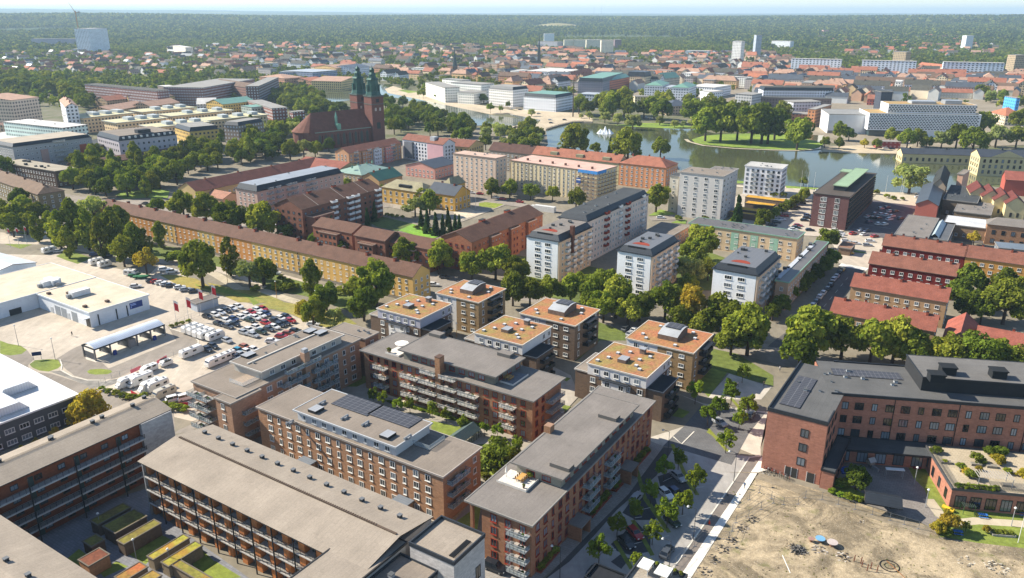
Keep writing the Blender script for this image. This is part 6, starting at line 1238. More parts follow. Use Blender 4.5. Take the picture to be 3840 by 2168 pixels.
nr.poly([(W + .9, y0, e), (W + .9, y1, e), (W + .9, 12, rg_)]); ch.roofs = ch.put('roof', nr, [mat('tile', '7c4234')])
ch.put('eaves', MB().box(8, -.9, 13.0, W, -.1, 13.55), [mat('seam', '7f9a92')])
for i in range(9):
    x = 12 + i * (W - 16) / 8.0; b = MB().prism([(x - 1.1, -.12), (x + 1.1, -.12), (x + 1.1, -.02), (x - 1.1, -.02)], 2.5, 10.0); b.poly([(x - 1.1, -.12, 10), (x + 1.1, -.12, 10), (x, -.12, 11.8)]); ch.put('window', b, [mat('solid', '3a4644', rough=.3)])
    ch.put('buttress', MB().box(x + (W - 16) / 16 - .4, -.8, 0, x + (W - 16) / 16 + .4, -.02, 10.5), [ch.wall])
CU = mat('seam', '2f544c')
b = MB(); xm = W * .5
b.tube((xm, 3.5, 18), (xm, 3.5, 23), 1.1, 1.0, 8).tube((xm, 3.5, 23), (xm, 3.5, 27.5), 1.2, .1, 8).box(xm - 1.6, -.6, 14, xm + 1.6, 3.6, 18.4); ch.put('roof_turret', b, [mat('seam', '6a9a88')])
for nm, (tx_, ty_) in (('near', (W - .5, -3.5)), ('far', (W - 1.5, 17))):
    b = MB().box(tx_, ty_, -.2, tx_ + 11, ty_ + 11.5, 37); b.box(tx_ - .3, ty_ - .3, 31, tx_ + 11.3, ty_ + 11.8, 31.5, 1); b.box(tx_ - .5, ty_ - .5, 37.01, tx_ + 11.5, ty_ + 12, 38, 1)
    tw_ = ch.put('tower', b, [ch.wall, mat('seam', '55605c')]); cx, cy_ = tx_ + 5.5, ty_ + 5.75
    sp = MB(); sp.tube((cx, cy_, 38), (cx, cy_, 41), 6.4, 5.4, 8).tube((cx, cy_, 41), (cx, cy_, 50), 4.8, 4.2, 8).tube((cx, cy_, 50), (cx, cy_, 51.2), 5.2, 4.0, 8).tube((cx, cy_, 51.2), (cx, cy_, 54), 3.0, 2.6, 8).tube((cx, cy_, 54), (cx, cy_, 55.5), 3.4, 1.8, 8).tube((cx, cy_, 55.5), (cx, cy_, 57.5), 1.7, 2.1, 8).tube((cx, cy_, 57.5), (cx, cy_, 59.5), 2.0, .2, 8).tube((cx, cy_, 59.5), (cx, cy_, 61.5), .15, .05, 5)
    for k in range(8): a = k * math.pi / 4; sp.box(cx + 4.9 * math.cos(a) - .5, cy_ + 4.9 * math.sin(a) - .5, 39, cx + 4.9 * math.cos(a) + .5, cy_ + 4.9 * math.sin(a) + .5, 46)
    ch.put('spire', sp, [CU], tw_)
    for k in (-1, 1): ch.put('belfry_opening', MB().box(cx + k * 2 - .8, ty_ - .12, 26, cx + k * 2 + .8, ty_ - .02, 28.5), [mat('solid', 'b0a8a0')], tw_)
    ch.put('clock', MB().box(cx - 1.4, ty_ - .15, 32.6, cx + 1.4, ty_ - .02, 35.4), [mat('solid', '2c2c2e')], tw_); ch.put('rose_window', MB().prism([(cx + 2 * math.cos(t), 0) for t in (0, 3.14)], 0, .01) if False else MB().box(cx - 1.6, ty_ - .14, 12, cx + 1.6, ty_ - .02, 17), [mat('solid', '2c3836')], tw_)
ch.walls(W + 2, 9.9, W + 8, 14.1, 22, name='porch'); ch.done(); occ_poly([ch.w(-4, -8), ch.w(W + 16, -8), ch.w(W + 16, 30), ch.w(-4, 30)], 1)

# slender things far away
def spire(label, p, h0, h1, r, col='2c3a38', cat='church spire'):
    v = at(p); root = tag(empty('church_tower', v), label, 'church tower'); MB().box(-r, -r, 0, r, r, h0).obj('tower', [mat('brick', '6a5048')], root); MB().tube((0, 0, h0), (0, 0, h0 + (h1 - h0) * .3), r * 1.1, r * .6, 8).tube((0, 0, h0 + (h1 - h0) * .3), (0, 0, h1), r * .6, .1, 8).obj('spire', [mat('seam', col)], root); occ_poly([v + Vector((a, b_, 0)) for a, b_ in ((-9, -9), (9, -9), (9, 9), (-9, 9))])
spire('slim dark church spire in the upper middle of the town', 'a3 312 600', 20, 60, 3.2); spire('small black-hooded tower in the town beyond the river bend', 'a2 1240 730', 14, 30, 5) if False else None
spire('dark pointed tower in the town above the white river blocks', 'a2 1950 735', 16, 44, 4)
cr = tag(empty('tower_crane', atg('a1 785 450')), 'orange tower crane beside the white high-rise', 'crane')
v1 = 105; b = MB(); b.box(-1.2, -1.2, 0, 1.2, 1.2, v1)
b.obj('mast', [mat('solid', 'b5803a')], cr); MB().tube((0, 0, v1 - 6), (-16, 0, v1 + 24), .9, .5, 4).tube((0, 0, v1 - 6), (12, 0, v1 - 2), 1.4, 1.4, 4).obj('jib', [mat('solid', 'b5803a')], cr); MB().box(8, -2, v1 - 6, 13, 2, v1 - 2).obj('counterweight', [mat('solid', '8a8a88')], cr)
for i, x in enumerate((842, 912)):
    v = atg(f'a3 {x} 166'); tag(MB().tube((0, 0, -10), (0, 0, 165), 2.2, .8, 5).obj('radio_mast', [mat('solid', '6f7f90')], None, v), f'thin radio mast on the horizon, {("left", "right")[i]} of the pair', 'radio mast', 'two horizon radio masts')

# remaining town: every house its own thing, placed in the built-up districts
AUTO = []
def district(desc, poly, n, kinds, step=(18, 26), seed=1, az=33, size=((11, 22), (9, 12), (6, 10)), grp=None, jaz=4):
    W_ = [at(p) for p in FP(poly)]; xs = [p.x for p in W_]; ys = [p.y for p in W_]; rr = random.Random(seed); got = []; tries = 0
    while len(got) < n and tries < n * 60:
        tries += 1; x = rr.uniform(min(xs), max(xs)); y = rr.uniform(min(ys), max(ys)) 
        if not inpoly(x, y, W_): continue
        L_ = rr.uniform(*size[0]); D_ = rr.uniform(*size[1]); a = R_(az + rr.choice((0, -90)) + rr.uniform(-jaz, jaz)); dx = Vector((math.sin(a), math.cos(a), 0)); dy = Vector((-dx.y, dx.x, 0)); c = Vector((x, y, 0))
        cs = [c + dx * (L_ / 2 + 3) * i + dy * (D_ / 2 + 3) * j for i, j in ((-1, -1), (1, -1), (1, 1), (-1, 1), (0, 0), (1, 0), (-1, 0))]
        if any(occ(q.x, q.y) for q in cs): continue
        occ_poly(cs[:4], 1); got.append((x, y, L_, D_, rr.uniform(*size[2]), a, rr.choice(kinds)))
    got.sort(key=lambda q: q[1]); k = max(1, math.ceil(len(got) / 12)); per = math.ceil(len(got) / k)
    for b_ in range(k):
        for i, (x, y, L_, D_, h, a, kd) in enumerate(sorted(got[b_ * per:(b_ + 1) * per], key=lambda q: q[0] / q[1])):
            wc, rk, rc, dsc = kd; z = hgt(x, y); dx = Vector((math.sin(a), math.cos(a), 0)); dy = Vector((-dx.y, dx.x, 0)); o = Vector((x, y, 0)) - dx * L_ / 2 - dy * D_ / 2
            s = Bd('town_house' if L_ > 20 else 'house', f'{dsc}, {ordn(i + 1)} from left, {ordn(b_ + 1)} rank, {desc}', Vector((o.x, o.y, z)), D_, L_, h, fa(FW(wc)), g=grp or desc, az=math.degrees(a)); s.z = z
            s.walls(z0=-3, gable='x' if rk == 'gable' else None, rh=D_ * .36)
            if rk == 'gable': s.pitched(RC[rc], D_ * .38, 'x', ov=.5)
            elif rk == 'hip': s.pitched(RC[rc], D_ * .38, 'x', ov=.5, hip=D_ * .45)
            else: s.flat(RC[rc], ov=.3)
            if L_ > 20 and rk != 'flat' and y < 1700: s.chimneys([(L_ * .3, D_ * .45), (L_ * .7, D_ * .55)], '6a463c', (1.2, 1.0, 1.4))
            AUTO.append(s)
K1 = [('c9b18a', 'gable', 'red', 'cream house with red roof'), ('bda58e', 'gable', 'pink', 'tan house with pinkish roof'), ('d0d0cc', 'gable', 'dark', 'white house with dark roof'), ('c2a06a', 'gable', 'brown', 'yellow house with brown roof'), ('a88a74', 'hip', 'red', 'brown house with red hipped roof'), ('cfd2d4', 'flat', 'gry', 'white house with flat grey roof')]
K2 = [('d6c6a4', 'gable', 'red', 'cream town block with red roof'), ('dcdcd6', 'flat', 'wht', 'white town block with pale flat roof'), ('c9b18a', 'gable', 'red', 'cream town block with red roof'), ('b98a68', 'gable', 'brown', 'ochre town block with brown roof'), ('c6c9cc', 'gable', 'dark', 'white town block with dark roof'), ('b9a08a', 'flat', 'gry', 'tan town block with flat roof'), ('c9a878', 'hip', 'pink', 'yellow town block with pink roof'), ('a09a98', 'flat', 'dark', 'grey town block with dark flat roof'), ('b8b2a8', 'gable', 'slate', 'pale town block with slate roof')]
K3 = [('c9c0b0', 'gable', 'org', 'white villa with orange roof'), ('c9b08a', 'gable', 'red', 'cream villa with red roof'), ('d0d0cc', 'hip', 'org', 'white villa with orange hipped roof')]
BIG = ((24, 48), (12, 16), (10, 15))
district('across the river', 'a3 0 830 60 760 500 720 1000 690 1700 700 2576 720/a4 300 740 300 900/a3 2576 900 1700 820 1000 880 600 900 0 1000', 84, K2, seed=2, size=BIG)
district('old town at right', 'a4 0 740 800 740 2576 760 2576 940 1900 950 1000 930 300 900', 60, K2, seed=3, size=BIG, az=28)
district('behind the river bend', 'a2 1230 700 2100 640 2576 600/a3 200 620 200 800/a2 2300 820 1650 780 1350 800', 46, K2 + K1, seed=4, size=((18, 36), (11, 14), (8, 13)))
district('left of the river', 'a2 0 560 600 560 1200 560 1200 700 640 720 160 740 0 720/a1 2200 740 2200 600', 44, K2 + K1, seed=5, size=((18, 36), (11, 14), (8, 13)))
district('left villa streets', 'a1 0 600 1200 590 1900 620 2400 600 2400 760 1600 760 900 740 0 760', 26, K1, seed=6)
district('upper middle suburb', 'a2 0 480 900 470 1700 480 2576 470/a3 400 480 400 560/a2 2400 580 1200 540 0 550', 40, K1, seed=7, size=((14, 34), (9, 12), (6, 9)))
district('upper right hillside', 'a4 640 400 1400 380 1900 380 2200 400 1900 560 1000 580 800 560', 38, K3, seed=8, size=((14, 26), (10, 14), (7, 10)))
district('above the park', 'a3 1100 560 2000 560 2576 600/a4 300 620 300 740/a3 1700 720 1100 680', 24, K2 + K1, seed=9, size=((18, 36), (11, 14), (7, 11)))

# the smallest and farthest houses, past the three hundred above: one mass
def house_mass(n, zones, seed, size, name, label):
    rr = random.Random(seed); b = MB(); WC = ['d8ccb4', 'cfb890', 'dcdcd8', 'c9a884', 'b89a84', 'd2d2cc']; RCS = ['red', 'brown', 'org', 'brown', 'dark', 'pink', 'slate']; ms = [mat('plaster', c) for c in WC] + [RC[c] for c in RCS]
    zs = [[at(p) for p in FP(z)] for z in zones]; tot = 0; tries = 0
    while tot < n and tries < n * 30:
        tries += 1; W_ = zs[rr.randrange(len(zs))]; xs = [p.x for p in W_]; ys = [p.y for p in W_]; x = rr.uniform(min(xs), max(xs)); y = rr.uniform(min(ys), max(ys))
        if not inpoly(x, y, W_) or occ(x, y, 9): continue
        L_ = rr.uniform(*size[0]) / 2; D_ = rr.uniform(*size[1]) / 2; h = rr.uniform(*size[2]); a = R_(rr.choice((33, 123)) + rr.uniform(-12, 12)); dx = Vector((math.sin(a), math.cos(a), 0)); dy = Vector((-dx.y, dx.x, 0)); o = Vector((x, y, hgt(x, y)))
        g = lambda u, v, z: o + dx * u + dy * v + Vector((0, 0, z)); w_, r_ = rr.randrange(6), 6 + rr.randrange(7); rh = D_ * .8
        c4 = [(-L_, -D_), (L_, -D_), (L_, D_), (-L_, D_)]
        for i in range(4): j = (i + 1) % 4; b.poly([g(*c4[i], -2), g(*c4[j], -2), g(*c4[j], h), g(*c4[i], h)], w_)
        for s_ in (-1, 1): b.poly([g(s_ * L_, -D_, h), g(s_ * L_, D_, h), g(s_ * L_, 0, h + rh)][::s_], w_)
        e = .5; b.poly([g(-L_ - e, -D_ - e, h - .3), g(L_ + e, -D_ - e, h - .3), g(L_ + e, 0, h + rh + .1), g(-L_ - e, 0, h + rh + .1)], r_); b.poly([g(L_ + e, D_ + e, h - .3), g(-L_ - e, D_ + e, h - .3), g(-L_ - e, 0, h + rh + .1), g(L_ + e, 0, h + rh + .1)], r_)
        occ_poly([g(-L_ - 2, -D_ - 2, 0), g(L_ + 2, -D_ - 2, 0), g(L_ + 2, D_ + 2, 0), g(-L_ - 2, D_ + 2, 0)], 1); tot += 1
    o = b.obj(name, ms); o['kind'] = 'stuff'; o['label'] = label; o['category'] = 'houses'
house_mass(360, ['a2 0 440 900 440 1700 450 2576 450 2576 640 2000 640 1200 620 0 620', 'a3 0 460 500 480 1100 540 1100 700 500 680 0 700', 'a1 1600 480 2576 440 2576 740 1900 740'], 21, ((12, 34), (9, 13), (6, 11)), 'far_houses', 'roofs of the small far houses in the middle of the town')
house_mass(230, ['a4 600 390 1400 370 2300 400 2300 560 900 580', 'a3 1100 540 2576 520 2576 700 1700 700', 'a4 0 560 320 580 300 740 0 740'], 22, ((12, 26), (9, 13), (6, 10)), 'far_houses', 'roofs of the small far houses on the right')
house_mass(90, ['a1 0 540 600 520 1600 560 1700 740 800 740 0 740'], 23, ((12, 22), (9, 12), (6, 9)), 'far_houses', 'roofs of the small far houses on the left')
house_mass(190, ['a4 0 740 800 740 2576 760 2576 960 1900 960 700 1000 0 960', 'a3 0 720 1000 700 2576 740 2576 900 1700 820 1000 900'], 24, ((14, 30), (10, 13), (8, 12)), 'town_infill', 'small back buildings filling the old town blocks')
# ---------------- trees ----------------
row('young', [('d3 1655 290', 28), ('d3 1515 380', 30), ('d3 1820 480', 33), ('d3 1390 600', 30), ('d3 1230 790', 28), ('d3 1700 680', 36), ('d3 1550 800', 38), ('d3 1065 920', 30), ('d3 1405 1000', 30), ('d3 890 1170', 38), ('d3 1240 1270', 27)], 'in the parking street', 'young trees in the parking street')
row('young', [('d3 2115 110', 30), ('c3 2180 1030', 31), ('c3 2060 1170', 26), ('c3 1950 1250', 27), ('c3 2340 1165', 31), ('c3 2255 1295', 25), ('c3 1830 1030', 29), ('c3 2285 860', 22)], 'round the small paved square', 'young trees round the paved square')
row('young', [('c2 1160 1080', 19), ('c2 1250 1110', 18), ('c2 1395 1165', 20), ('c2 1510 1170', 19), ('c2 1725 1220', 20), ('c2 1860 1265', 18), ('c2 2030 1345', 20), ('c2 2230 1400', 18), ('c2 2360 1420', 20), ('d2 2540 140', 20)], 'on the garden path of the court', 'small trees along the garden path')
row('dark', [('d2 2380 300', 62)], 'spreading wide in the garden court between the blocks', None)
row('bush', [('d2 2150 400', 24), ('d2 2230 470', 22), ('d2 2130 320', 22)], 'below the big court tree', 'bushes below the big court tree')
row('round', [('c3 60 60', 46), ('c3 225 70', 44), ('c3 420 60', 42), ('c3 620 50', 40), ('c3 830 90', 56), ('c3 1060 130', 60), ('c3 1290 210', 46), ('c3 1540 160', 56), ('c3 1800 240', 62, 'yel'), ('c3 2060 280', 54), ('c3 2350 430', 78), ('c3 1690 330', 44), ('c3 2180 520', 52), ('b3 130 1240', 36), ('b3 720 1350', 40), ('b3 970 1380', 44), ('c3 940 210', 50), ('c3 1180 250', 48), ('c3 1930 380', 50), ('c3 2200 360', 52), ('b2 2110 1190', 44), ('b2 2340 1150', 52), ('b2 2530 1240', 44), ('b2 1790 1110', 48), ('b2 1470 1060', 46)], 'in the avenue below the towers', 'lindens of the avenue below the towers')
row('round', [('c4 540 470', 86), ('c4 840 510', 66), ('c4 1120 560', 66), ('c4 1340 560', 62), ('c4 1530 620', 58), ('c4 1850 690', 62), ('c4 2150 690', 72, 'dark'), ('c4 2320 690', 60), ('c4 2540 770', 56), ('c4 420 650', 60, 'dark')], 'behind the school roofs', 'lindens behind the school')
row('dark', [('c4 2050 200', 46), ('b4 2060 1350', 52), ('b4 2430 1390', 62, 'round'), ('c4 2420 170', 66, 'round'), ('c4 2180 260', 40), ('c4 1960 90', 44)], 'right of the stepped red roofs', 'trees right of the stepped red roofs')
row('dark', [('b4 690 930', 32), ('b4 720 1110', 30), ('b4 640 1180', 28), ('b4 560 1260', 30), ('b4 480 1350', 30), ('c4 330 80', 28), ('c4 230 210', 32), ('c4 150 280', 26), ('c4 400 20', 26)], 'along the shaded street of parked cars', 'dark trees along the shaded street')
row('round', [('b1 1760 600', 46), ('b1 1980 650', 46), ('b1 2225 720', 56), ('b1 2490 750', 48), ('b2 70 760', 52)], 'behind the long ochre house', 'big trees behind the long ochre house')
row('dark', [('b1 1515 620', 30), ('b2 300 860', 25), ('b2 590 935', 22), ('b2 875 1010', 21)], 'between ochre house and red-brown row', 'small trees between the ochre and red-brown rows')
row('pale', [('b1 1930 1160', 66, 'round'), ('b1 2210 1120', 44, 'birch'), ('b1 2400 1260', 52), ('b1 2540 1230', 44, 'round'), ('b1 1400 1160', 38, 'yel'), ('b1 1180 1060', 42, 'round'), ('b2 80 1250', 40, 'round'), ('b2 560 1320', 50, 'birch')], 'on the green in front of the ochre house', 'trees on the green before the ochre house')
row('birch', [('b1 1540 900', 30), ('b1 1290 950', 46), ('b1 1080 830', 52), ('b1 960 930', 48), ('b1 830 860', 46), ('b1 700 790', 52), ('b1 560 850', 44), ('b1 640 960', 40), ('b1 900 680', 50, 'pale'), ('b1 1150 780', 46), ('b1 1400 1000', 34), ('b1 480 800', 36)], 'in the birch belt at left', 'birch belt at the left')
row('round', [('b1 350 680', 36), ('b1 240 640', 34), ('b1 140 700', 38), ('b1 60 740', 36), ('b1 350 830', 34, 'birch'), ('b1 180 550', 32, 'dark'), ('b1 110 800', 34), ('b1 20 680', 34), ('b1 60 270', 30, 'dark'), ('b1 240 780', 34), ('b1 30 210', 32)], 'near the three flagpoles at left', 'trees near the left flagpoles')
row('round', [('b2 1180 1360', 66), ('c2 1060 190', 52, 'dark'), ('c2 570 290', 44), ('c2 480 240', 34, 'yel'), ('c2 780 330', 36, 'pale'), ('b2 980 1430', 40), ('c2 700 130', 40, 'dark')], 'beyond the car park by the grey house', 'trees beyond the car park')
row('yel', [('c1 850 1180', 52), ('c1 760 1280', 42), ('c1 930 1220', 40), ('c1 800 1370', 34)], 'behind the left gallery block', 'yellowing trees behind the gallery block')
row('yel', [('c1 680 1410', 20, 'bush'), ('d1 520 60', 18), ('d1 350 150', 14), ('d1 210 210', 12)], 'glowing along the gallery roof edge', 'small yellow trees along the gallery roof')
row('bush', [(f'c1 {x} {y}', r) for x, y, r in ((980, 1020, 14), (1050, 1045, 16), (1120, 1060, 15), (1190, 1085, 17), (1250, 1100, 16), (1310, 1110, 15), (1380, 1090, 18), (1590, 1180, 18), (1660, 1195, 20), (1730, 1200, 20), (1790, 1215, 18))], 'along the caravan lot edge', 'scrub along the caravan lot')
row('bush', [(f'c1 {x} {y}', r) for x, y, r in ((1660, 415, 10), (1710, 400, 10), (1760, 388, 10), (1820, 370, 10))], 'on the flagpole verge of the car park', 'low hedge by the flagpoles')
row('bush', [(f'b2 {x} {y}', r) for x, y, r in ((270, 1330, 20), (330, 1370, 22), (390, 1400, 22), (820, 1440, 20), (20, 1420, 18))] + [('c2 330 40', 26), ('c2 230 30', 24), ('b1 1700 1110', 34), ('b1 1640 1120', 26)], 'on the green path behind the car park', 'bushes on the green path')
row('round', [('b2 1560 610', 38, 'pale'), ('b2 1700 580', 36), ('b2 1640 520', 30), ('b2 910 400', 16), ('b2 1250 470', 18), ('b2 1620 240', 14)], 'around the yellow villa school', 'trees around the yellow villa')
row('con', [(f'b2 {x} {y}', r) for x, y, r in ((1680, 780, 18), (1760, 800, 18), (1880, 740, 14), (1950, 800, 17), (1900, 830, 16), (1830, 810, 16), (1620, 740, 14), (1170, 680, 16), (1100, 760, 16), (1990, 830, 16))], 'round the bright lawn', 'conifers round the bright lawn')
row('bush', [(f'b2 {x} {y}', r) for x, y, r in ((1580, 830, 11), (1650, 845, 12), (1720, 860, 12), (1790, 875, 12), (1860, 885, 12), (1290, 710, 10), (1340, 715, 9), (1390, 720, 9), (1440, 730, 9))], 'edging the bright lawn', 'bushes edging the bright lawn')
row('round', [('b3 230 470', 26), ('b3 445 500', 22), ('b3 672 545', 30), ('b3 30 450', 26), ('b2 2490 440', 24), ('b2 2300 450', 28)], 'in front of the long cream block', 'street trees before the long cream block')
row('round', [('b3 1450 530', 42), ('b3 1660 740', 14, 'bush'), ('b3 1920 745', 14, 'bush')], 'at the foot of the grey tower', 'greenery by the grey tower')
row('round', [('b3 1900 960', 58), ('b3 1820 1060', 46), ('b3 1790 1230', 46, 'pale'), ('b3 1950 1240', 30), ('b3 1700 1200', 30, 'dark'), ('b3 2230 730', 32, 'con'), ('b3 2200 780', 24), ('b3 2480 720', 26), ('b3 1480 880', 14, 'bush'), ('b3 1760 1350', 34)], 'in the court between the right towers', 'trees between the right towers')
line('round', 'b4 30 780', 'b4 460 510', 9, 17, 'beside the lakeside car park', 'trees beside the lakeside car park')
row('pale', [('b4 1490 340', 54)], 'rounded willow standing alone on the quay', None)
row('bush', [('b4 1250 530', 12), ('b4 1320 545', 12), ('b4 1400 555', 10), ('b4 1150 490', 14), ('b4 180 510', 16), ('b4 250 520', 14), ('b4 450 380', 14, 'round'), ('b4 2100 930', 22, 'yel')], 'on the quay car park by the lake', 'small greenery by the quay')
row('round', [('a3 660 1340', 54), ('a3 1175 1410', 50), ('a3 1490 1420', 30), ('a3 860 1430', 17), ('a3 1000 1420', 14, 'con')], 'on the near shore behind the red roofs', 'trees on the near lake shore')
row('round', [('a3 1930 1190', 46), ('a3 2080 1180', 50), ('a3 2240 1190', 46, 'dark'), ('a3 2380 1180', 56), ('a3 2540 1200', 52, 'dark'), ('a4 60 1180', 56), ('a4 180 1190', 44, 'dark'), ('a4 400 1280', 44), ('a3 1980 1110', 36, 'dark'), ('a3 2150 1110', 36), ('a3 2330 1130', 40, 'dark'), ('a4 250 1060', 30)], 'on the lake island', 'trees on the lake island')
row('round', [('a4 805 1260', 26), ('a4 890 1290', 20, 'dark'), ('a4 655 1370', 16), ('a4 795 1380', 16), ('a4 1040 1380', 15, 'yel'), ('a4 1155 1390', 15), ('a4 1290 1300', 20), ('a4 1460 1330', 28), ('a4 1560 1320', 26), ('a4 1640 1370', 20), ('a4 1790 1340', 30, 'pale'), ('a4 1940 1300', 36, 'dark'), ('a4 2100 1350', 44, 'dark'), ('a4 2200 1180', 34), ('a4 2320 1300', 40, 'pale'), ('a4 2520 1300', 34), ('a4 2550 1150', 34), ('a4 2170 870', 22), ('a4 2260 920', 20, 'pale'), ('a4 2370 920', 20), ('b4 2090 140', 14)], 'along the far lake quay', 'trees along the far lake quay')
row('pale', [('a3 1075 1145', 20), ('a3 1220 1165', 28), ('a3 1625 1190', 14), ('a3 1707 1195', 12), ('a3 1815 1170', 20), ('a3 950 1130', 18), ('a3 720 1120', 8), ('a3 800 1110', 14), ('a3 240 1080', 14), ('a3 1480 1160', 16)], 'on the far bank of the lake', 'willows on the far lake bank')
row('round', [('a3 700 1010', 24), ('a3 780 1020', 26), ('a3 930 980', 34), ('a3 1030 990', 36), ('a3 1140 980', 34), ('a3 980 1050', 26), ('a3 1180 1040', 28), ('a3 1330 1040', 28), ('a3 1430 1020', 34), ('a3 1510 1060', 34, 'dark'), ('a3 1550 950', 26), ('a3 1480 940', 24), ('a3 1760 960', 22), ('a3 1800 1070', 38, 'dark'), ('a3 1860 1060', 34), ('a3 1950 1030', 34), ('a3 2060 1040', 30), ('a3 2180 1060', 26), ('a3 2290 1050', 24), ('a3 2440 1110', 32, 'dark')], 'in the park across the lake', 'park trees across the lake')
row('young', [('a2 1640 905', 9), ('a2 1760 920', 7), ('a2 2290 1030', 12), ('a2 2390 1045', 9), ('a2 1600 900', 8), ('a2 2105 950', 9), ('a2 2225 940', 16, 'dark'), ('a2 2460 1010', 10, 'dark')], 'on the riverside walk', 'small trees on the riverside walk')
grove(FP('b1 560 540 640 330 800 210 1200 150 1800 60 2250 -30/a2 0 1250/b2 0 -60 0 200/b1 1900 360 1600 480 1480 560 900 580'), 12.5, 6.0, 'of the boulevard wood', 'boulevard wood', seed=11, maxn=72, kinds=('round', 'dark', 'round', 'birch', 'round'))
grove(FP('a2 0 1280 480 1250 520 1443/b2 640 120 560 160 0 230 -100 0'), 11.5, 6.0, 'of the churchyard', 'churchyard trees left of the church', seed=12, maxn=34, kinds=('round', 'dark', 'pale'))
grove(FP('a2 170 940 420 900 660 950 720 1060 860 1090 930 1110 640 1140 560 1180 300 1060 170 990'), 15, 5.6, 'of the canal wood', 'canal wood upper left of the church', seed=13, maxn=80, mass=True)
grove(FP('a2 1275 1020 1400 1030 1560 1055 1900 1160 2130 1260 2100 1400 1700 1320 1310 1300'), 11, 5.8, 'of the wood behind the church', 'wood right of the church', seed=14, maxn=64, kinds=('dark', 'round', 'dark'))
grove(FP('a2 2180 1290 2300 1280 2420 1300 2500 1420 2300 1500 2100 1480/a3 0 1330 260 1290 330 1370 430 1440 430 1500 0 1500'), 13, 5.4, 'by the bridge', 'trees by the bridge', seed=15, maxn=24, kinds=('round', 'round', 'pale'))
grove(FP('b2 560 60 860 -20 820 90 560 170/b2 700 -10'), 11, 4.5, 'under the church wall', 'trees under the church wall', seed=16, maxn=8)
grove(FP('a1 0 760 480 780 800 880 960 960 960 1060 800 1060 600 950 200 900 0 870'), 18, 8.0, 'of the left wood', 'wood above the salmon roofs', seed=17, maxn=90, mass=True, kinds=('dark', 'round', 'dark', 'yel'))
# garden court, roof garden, school greens
def rowxy(k, pts, where, group): return row(k, pts, where, group)
row('hedge', [(f'd4 {x} {y}', r) for x, y, r in ((720, 620, 18), (800, 650, 18), (880, 670, 20), (960, 690, 18), (780, 560, 22), (1000, 690, 14))], 'by the school play yard fence', 'hedge by the school yard')
row('round', [('d4 960 480', 40, 'dark'), ('d4 1740 960', 26, 'yel'), ('d4 1850 900', 34, 'yel'), ('d4 1800 1000', 26, 'bush'), ('d4 2010 950', 14, 'young'), ('d4 2200 980', 14, 'yel'), ('d4 820 530', 26, 'bush')], 'on the school green', 'trees on the school green')
# ---------------- far trees too many to count ----------------
occ_poly([at(p) for p in riv], 3, grow=16); occ_poly([at(p) for p in lake], 3, grow=6)
def scatter(name, pts, scl, crowns, label):
    me = bpy.data.meshes.new(name); me.from_pydata([tuple(p) for p in pts], [], [])
    a = me.attributes.new('scl', 'FLOAT', 'POINT'); a.data.foreach_set('value', np.array(scl, dtype=np.float32))
    o = link(name, me); o['kind'] = 'stuff'; o['label'] = label; o['category'] = 'trees'
    col = bpy.data.collections.new(name + '_crowns')
    for c in crowns: col.objects.link(bpy.data.objects.new('crown', c))
    g = bpy.data.node_groups.new(name, 'GeometryNodeTree'); g.interface.new_socket('Geometry', in_out='INPUT', socket_type='NodeSocketGeometry'); g.interface.new_socket('Geometry', in_out='OUTPUT', socket_type='NodeSocketGeometry')
    N = g.nodes.new; L = g.links.new; gi = N('NodeGroupInput'); go = N('NodeGroupOutput'); ip = N('GeometryNodeInstanceOnPoints'); ci = N('GeometryNodeCollectionInfo'); ci.inputs[0].default_value = col; ci.inputs['Separate Children'].default_value = True; ci.inputs['Reset Children'].default_value = True
    at_ = N('GeometryNodeInputNamedAttribute'); at_.data_type = 'FLOAT'; at_.inputs[0].default_value = 'scl'; rv = N('FunctionNodeRandomValue'); rv.data_type = 'FLOAT_VECTOR'; rv.inputs[1].default_value = (0, 0, 6.28); rv.inputs[0].default_value = (0, 0, 0)
    mp = N('GeometryNodeMeshToPoints'); L(gi.outputs[0], mp.inputs[0]); L(mp.outputs[0], ip.inputs['Points']); L(ci.outputs[0], ip.inputs['Instance']); ip.inputs['Pick Instance'].default_value = True; L(rv.outputs[0], ip.inputs['Rotation']); L(at_.outputs[0], ip.inputs['Scale']); L(ip.outputs[0], go.inputs[0])
    md = o.modifiers.new('scatter', 'NODES'); md.node_group = g; return o
def field(n, d0, d1, az0, az1, seed, dens, r0, r1, bad=(1, 2, 3, 4)):
    r = np.random.RandomState(seed); D = np.sqrt(r.uniform(d0 * d0, d1 * d1, n)); A = np.radians(r.uniform(az0, az1, n)); out, sc = [], []
    X, Y = D * np.sin(A), D * np.cos(A); q = r.uniform(0, 1, n); R = r.uniform(r0, r1, n)
    for x, y, u, rr in zip(X, Y, q, R):
        if u > dens(x, y): continue
        if occ(x, y) in bad: continue
        out.append((x, y, hgt(x, y) + rr * .75)); sc.append(rr)
    return out, sc
def nz(x, y, s): return .5 + .25 * (math.sin(x / s + 1.7) + math.sin(y / s * 1.3 + x / s * .6)) 
core = [at(p) for p in FP('a3 -400 560 1000 600 2576 560/a4 600 700 2576 700 2576 1200 0 1100/a3 1600 960 600 900 0 900')]
def dens_town(x, y):
    if inpoly(x, y, core): return .16 if y < 2100 else .4
    az = math.degrees(math.atan2(x, y)); d = math.hypot(x, y); v = .55 + .8 * (nz(x, y, 90) - .35) + (.35 if az < -10 else 0) * ss(3000, 1300, d) 
    if y > 2300: v += .25 * ss(2300, 3200, d)
    return min(.95, max(.1, v))
far_c = [crown_mesh(300 + i, n=150, lobes=9, leaf=.2, m=LF[c], rz=1.05) for i, c in enumerate(('green', 'dark', 'green', 'dark', 'fresh'))]
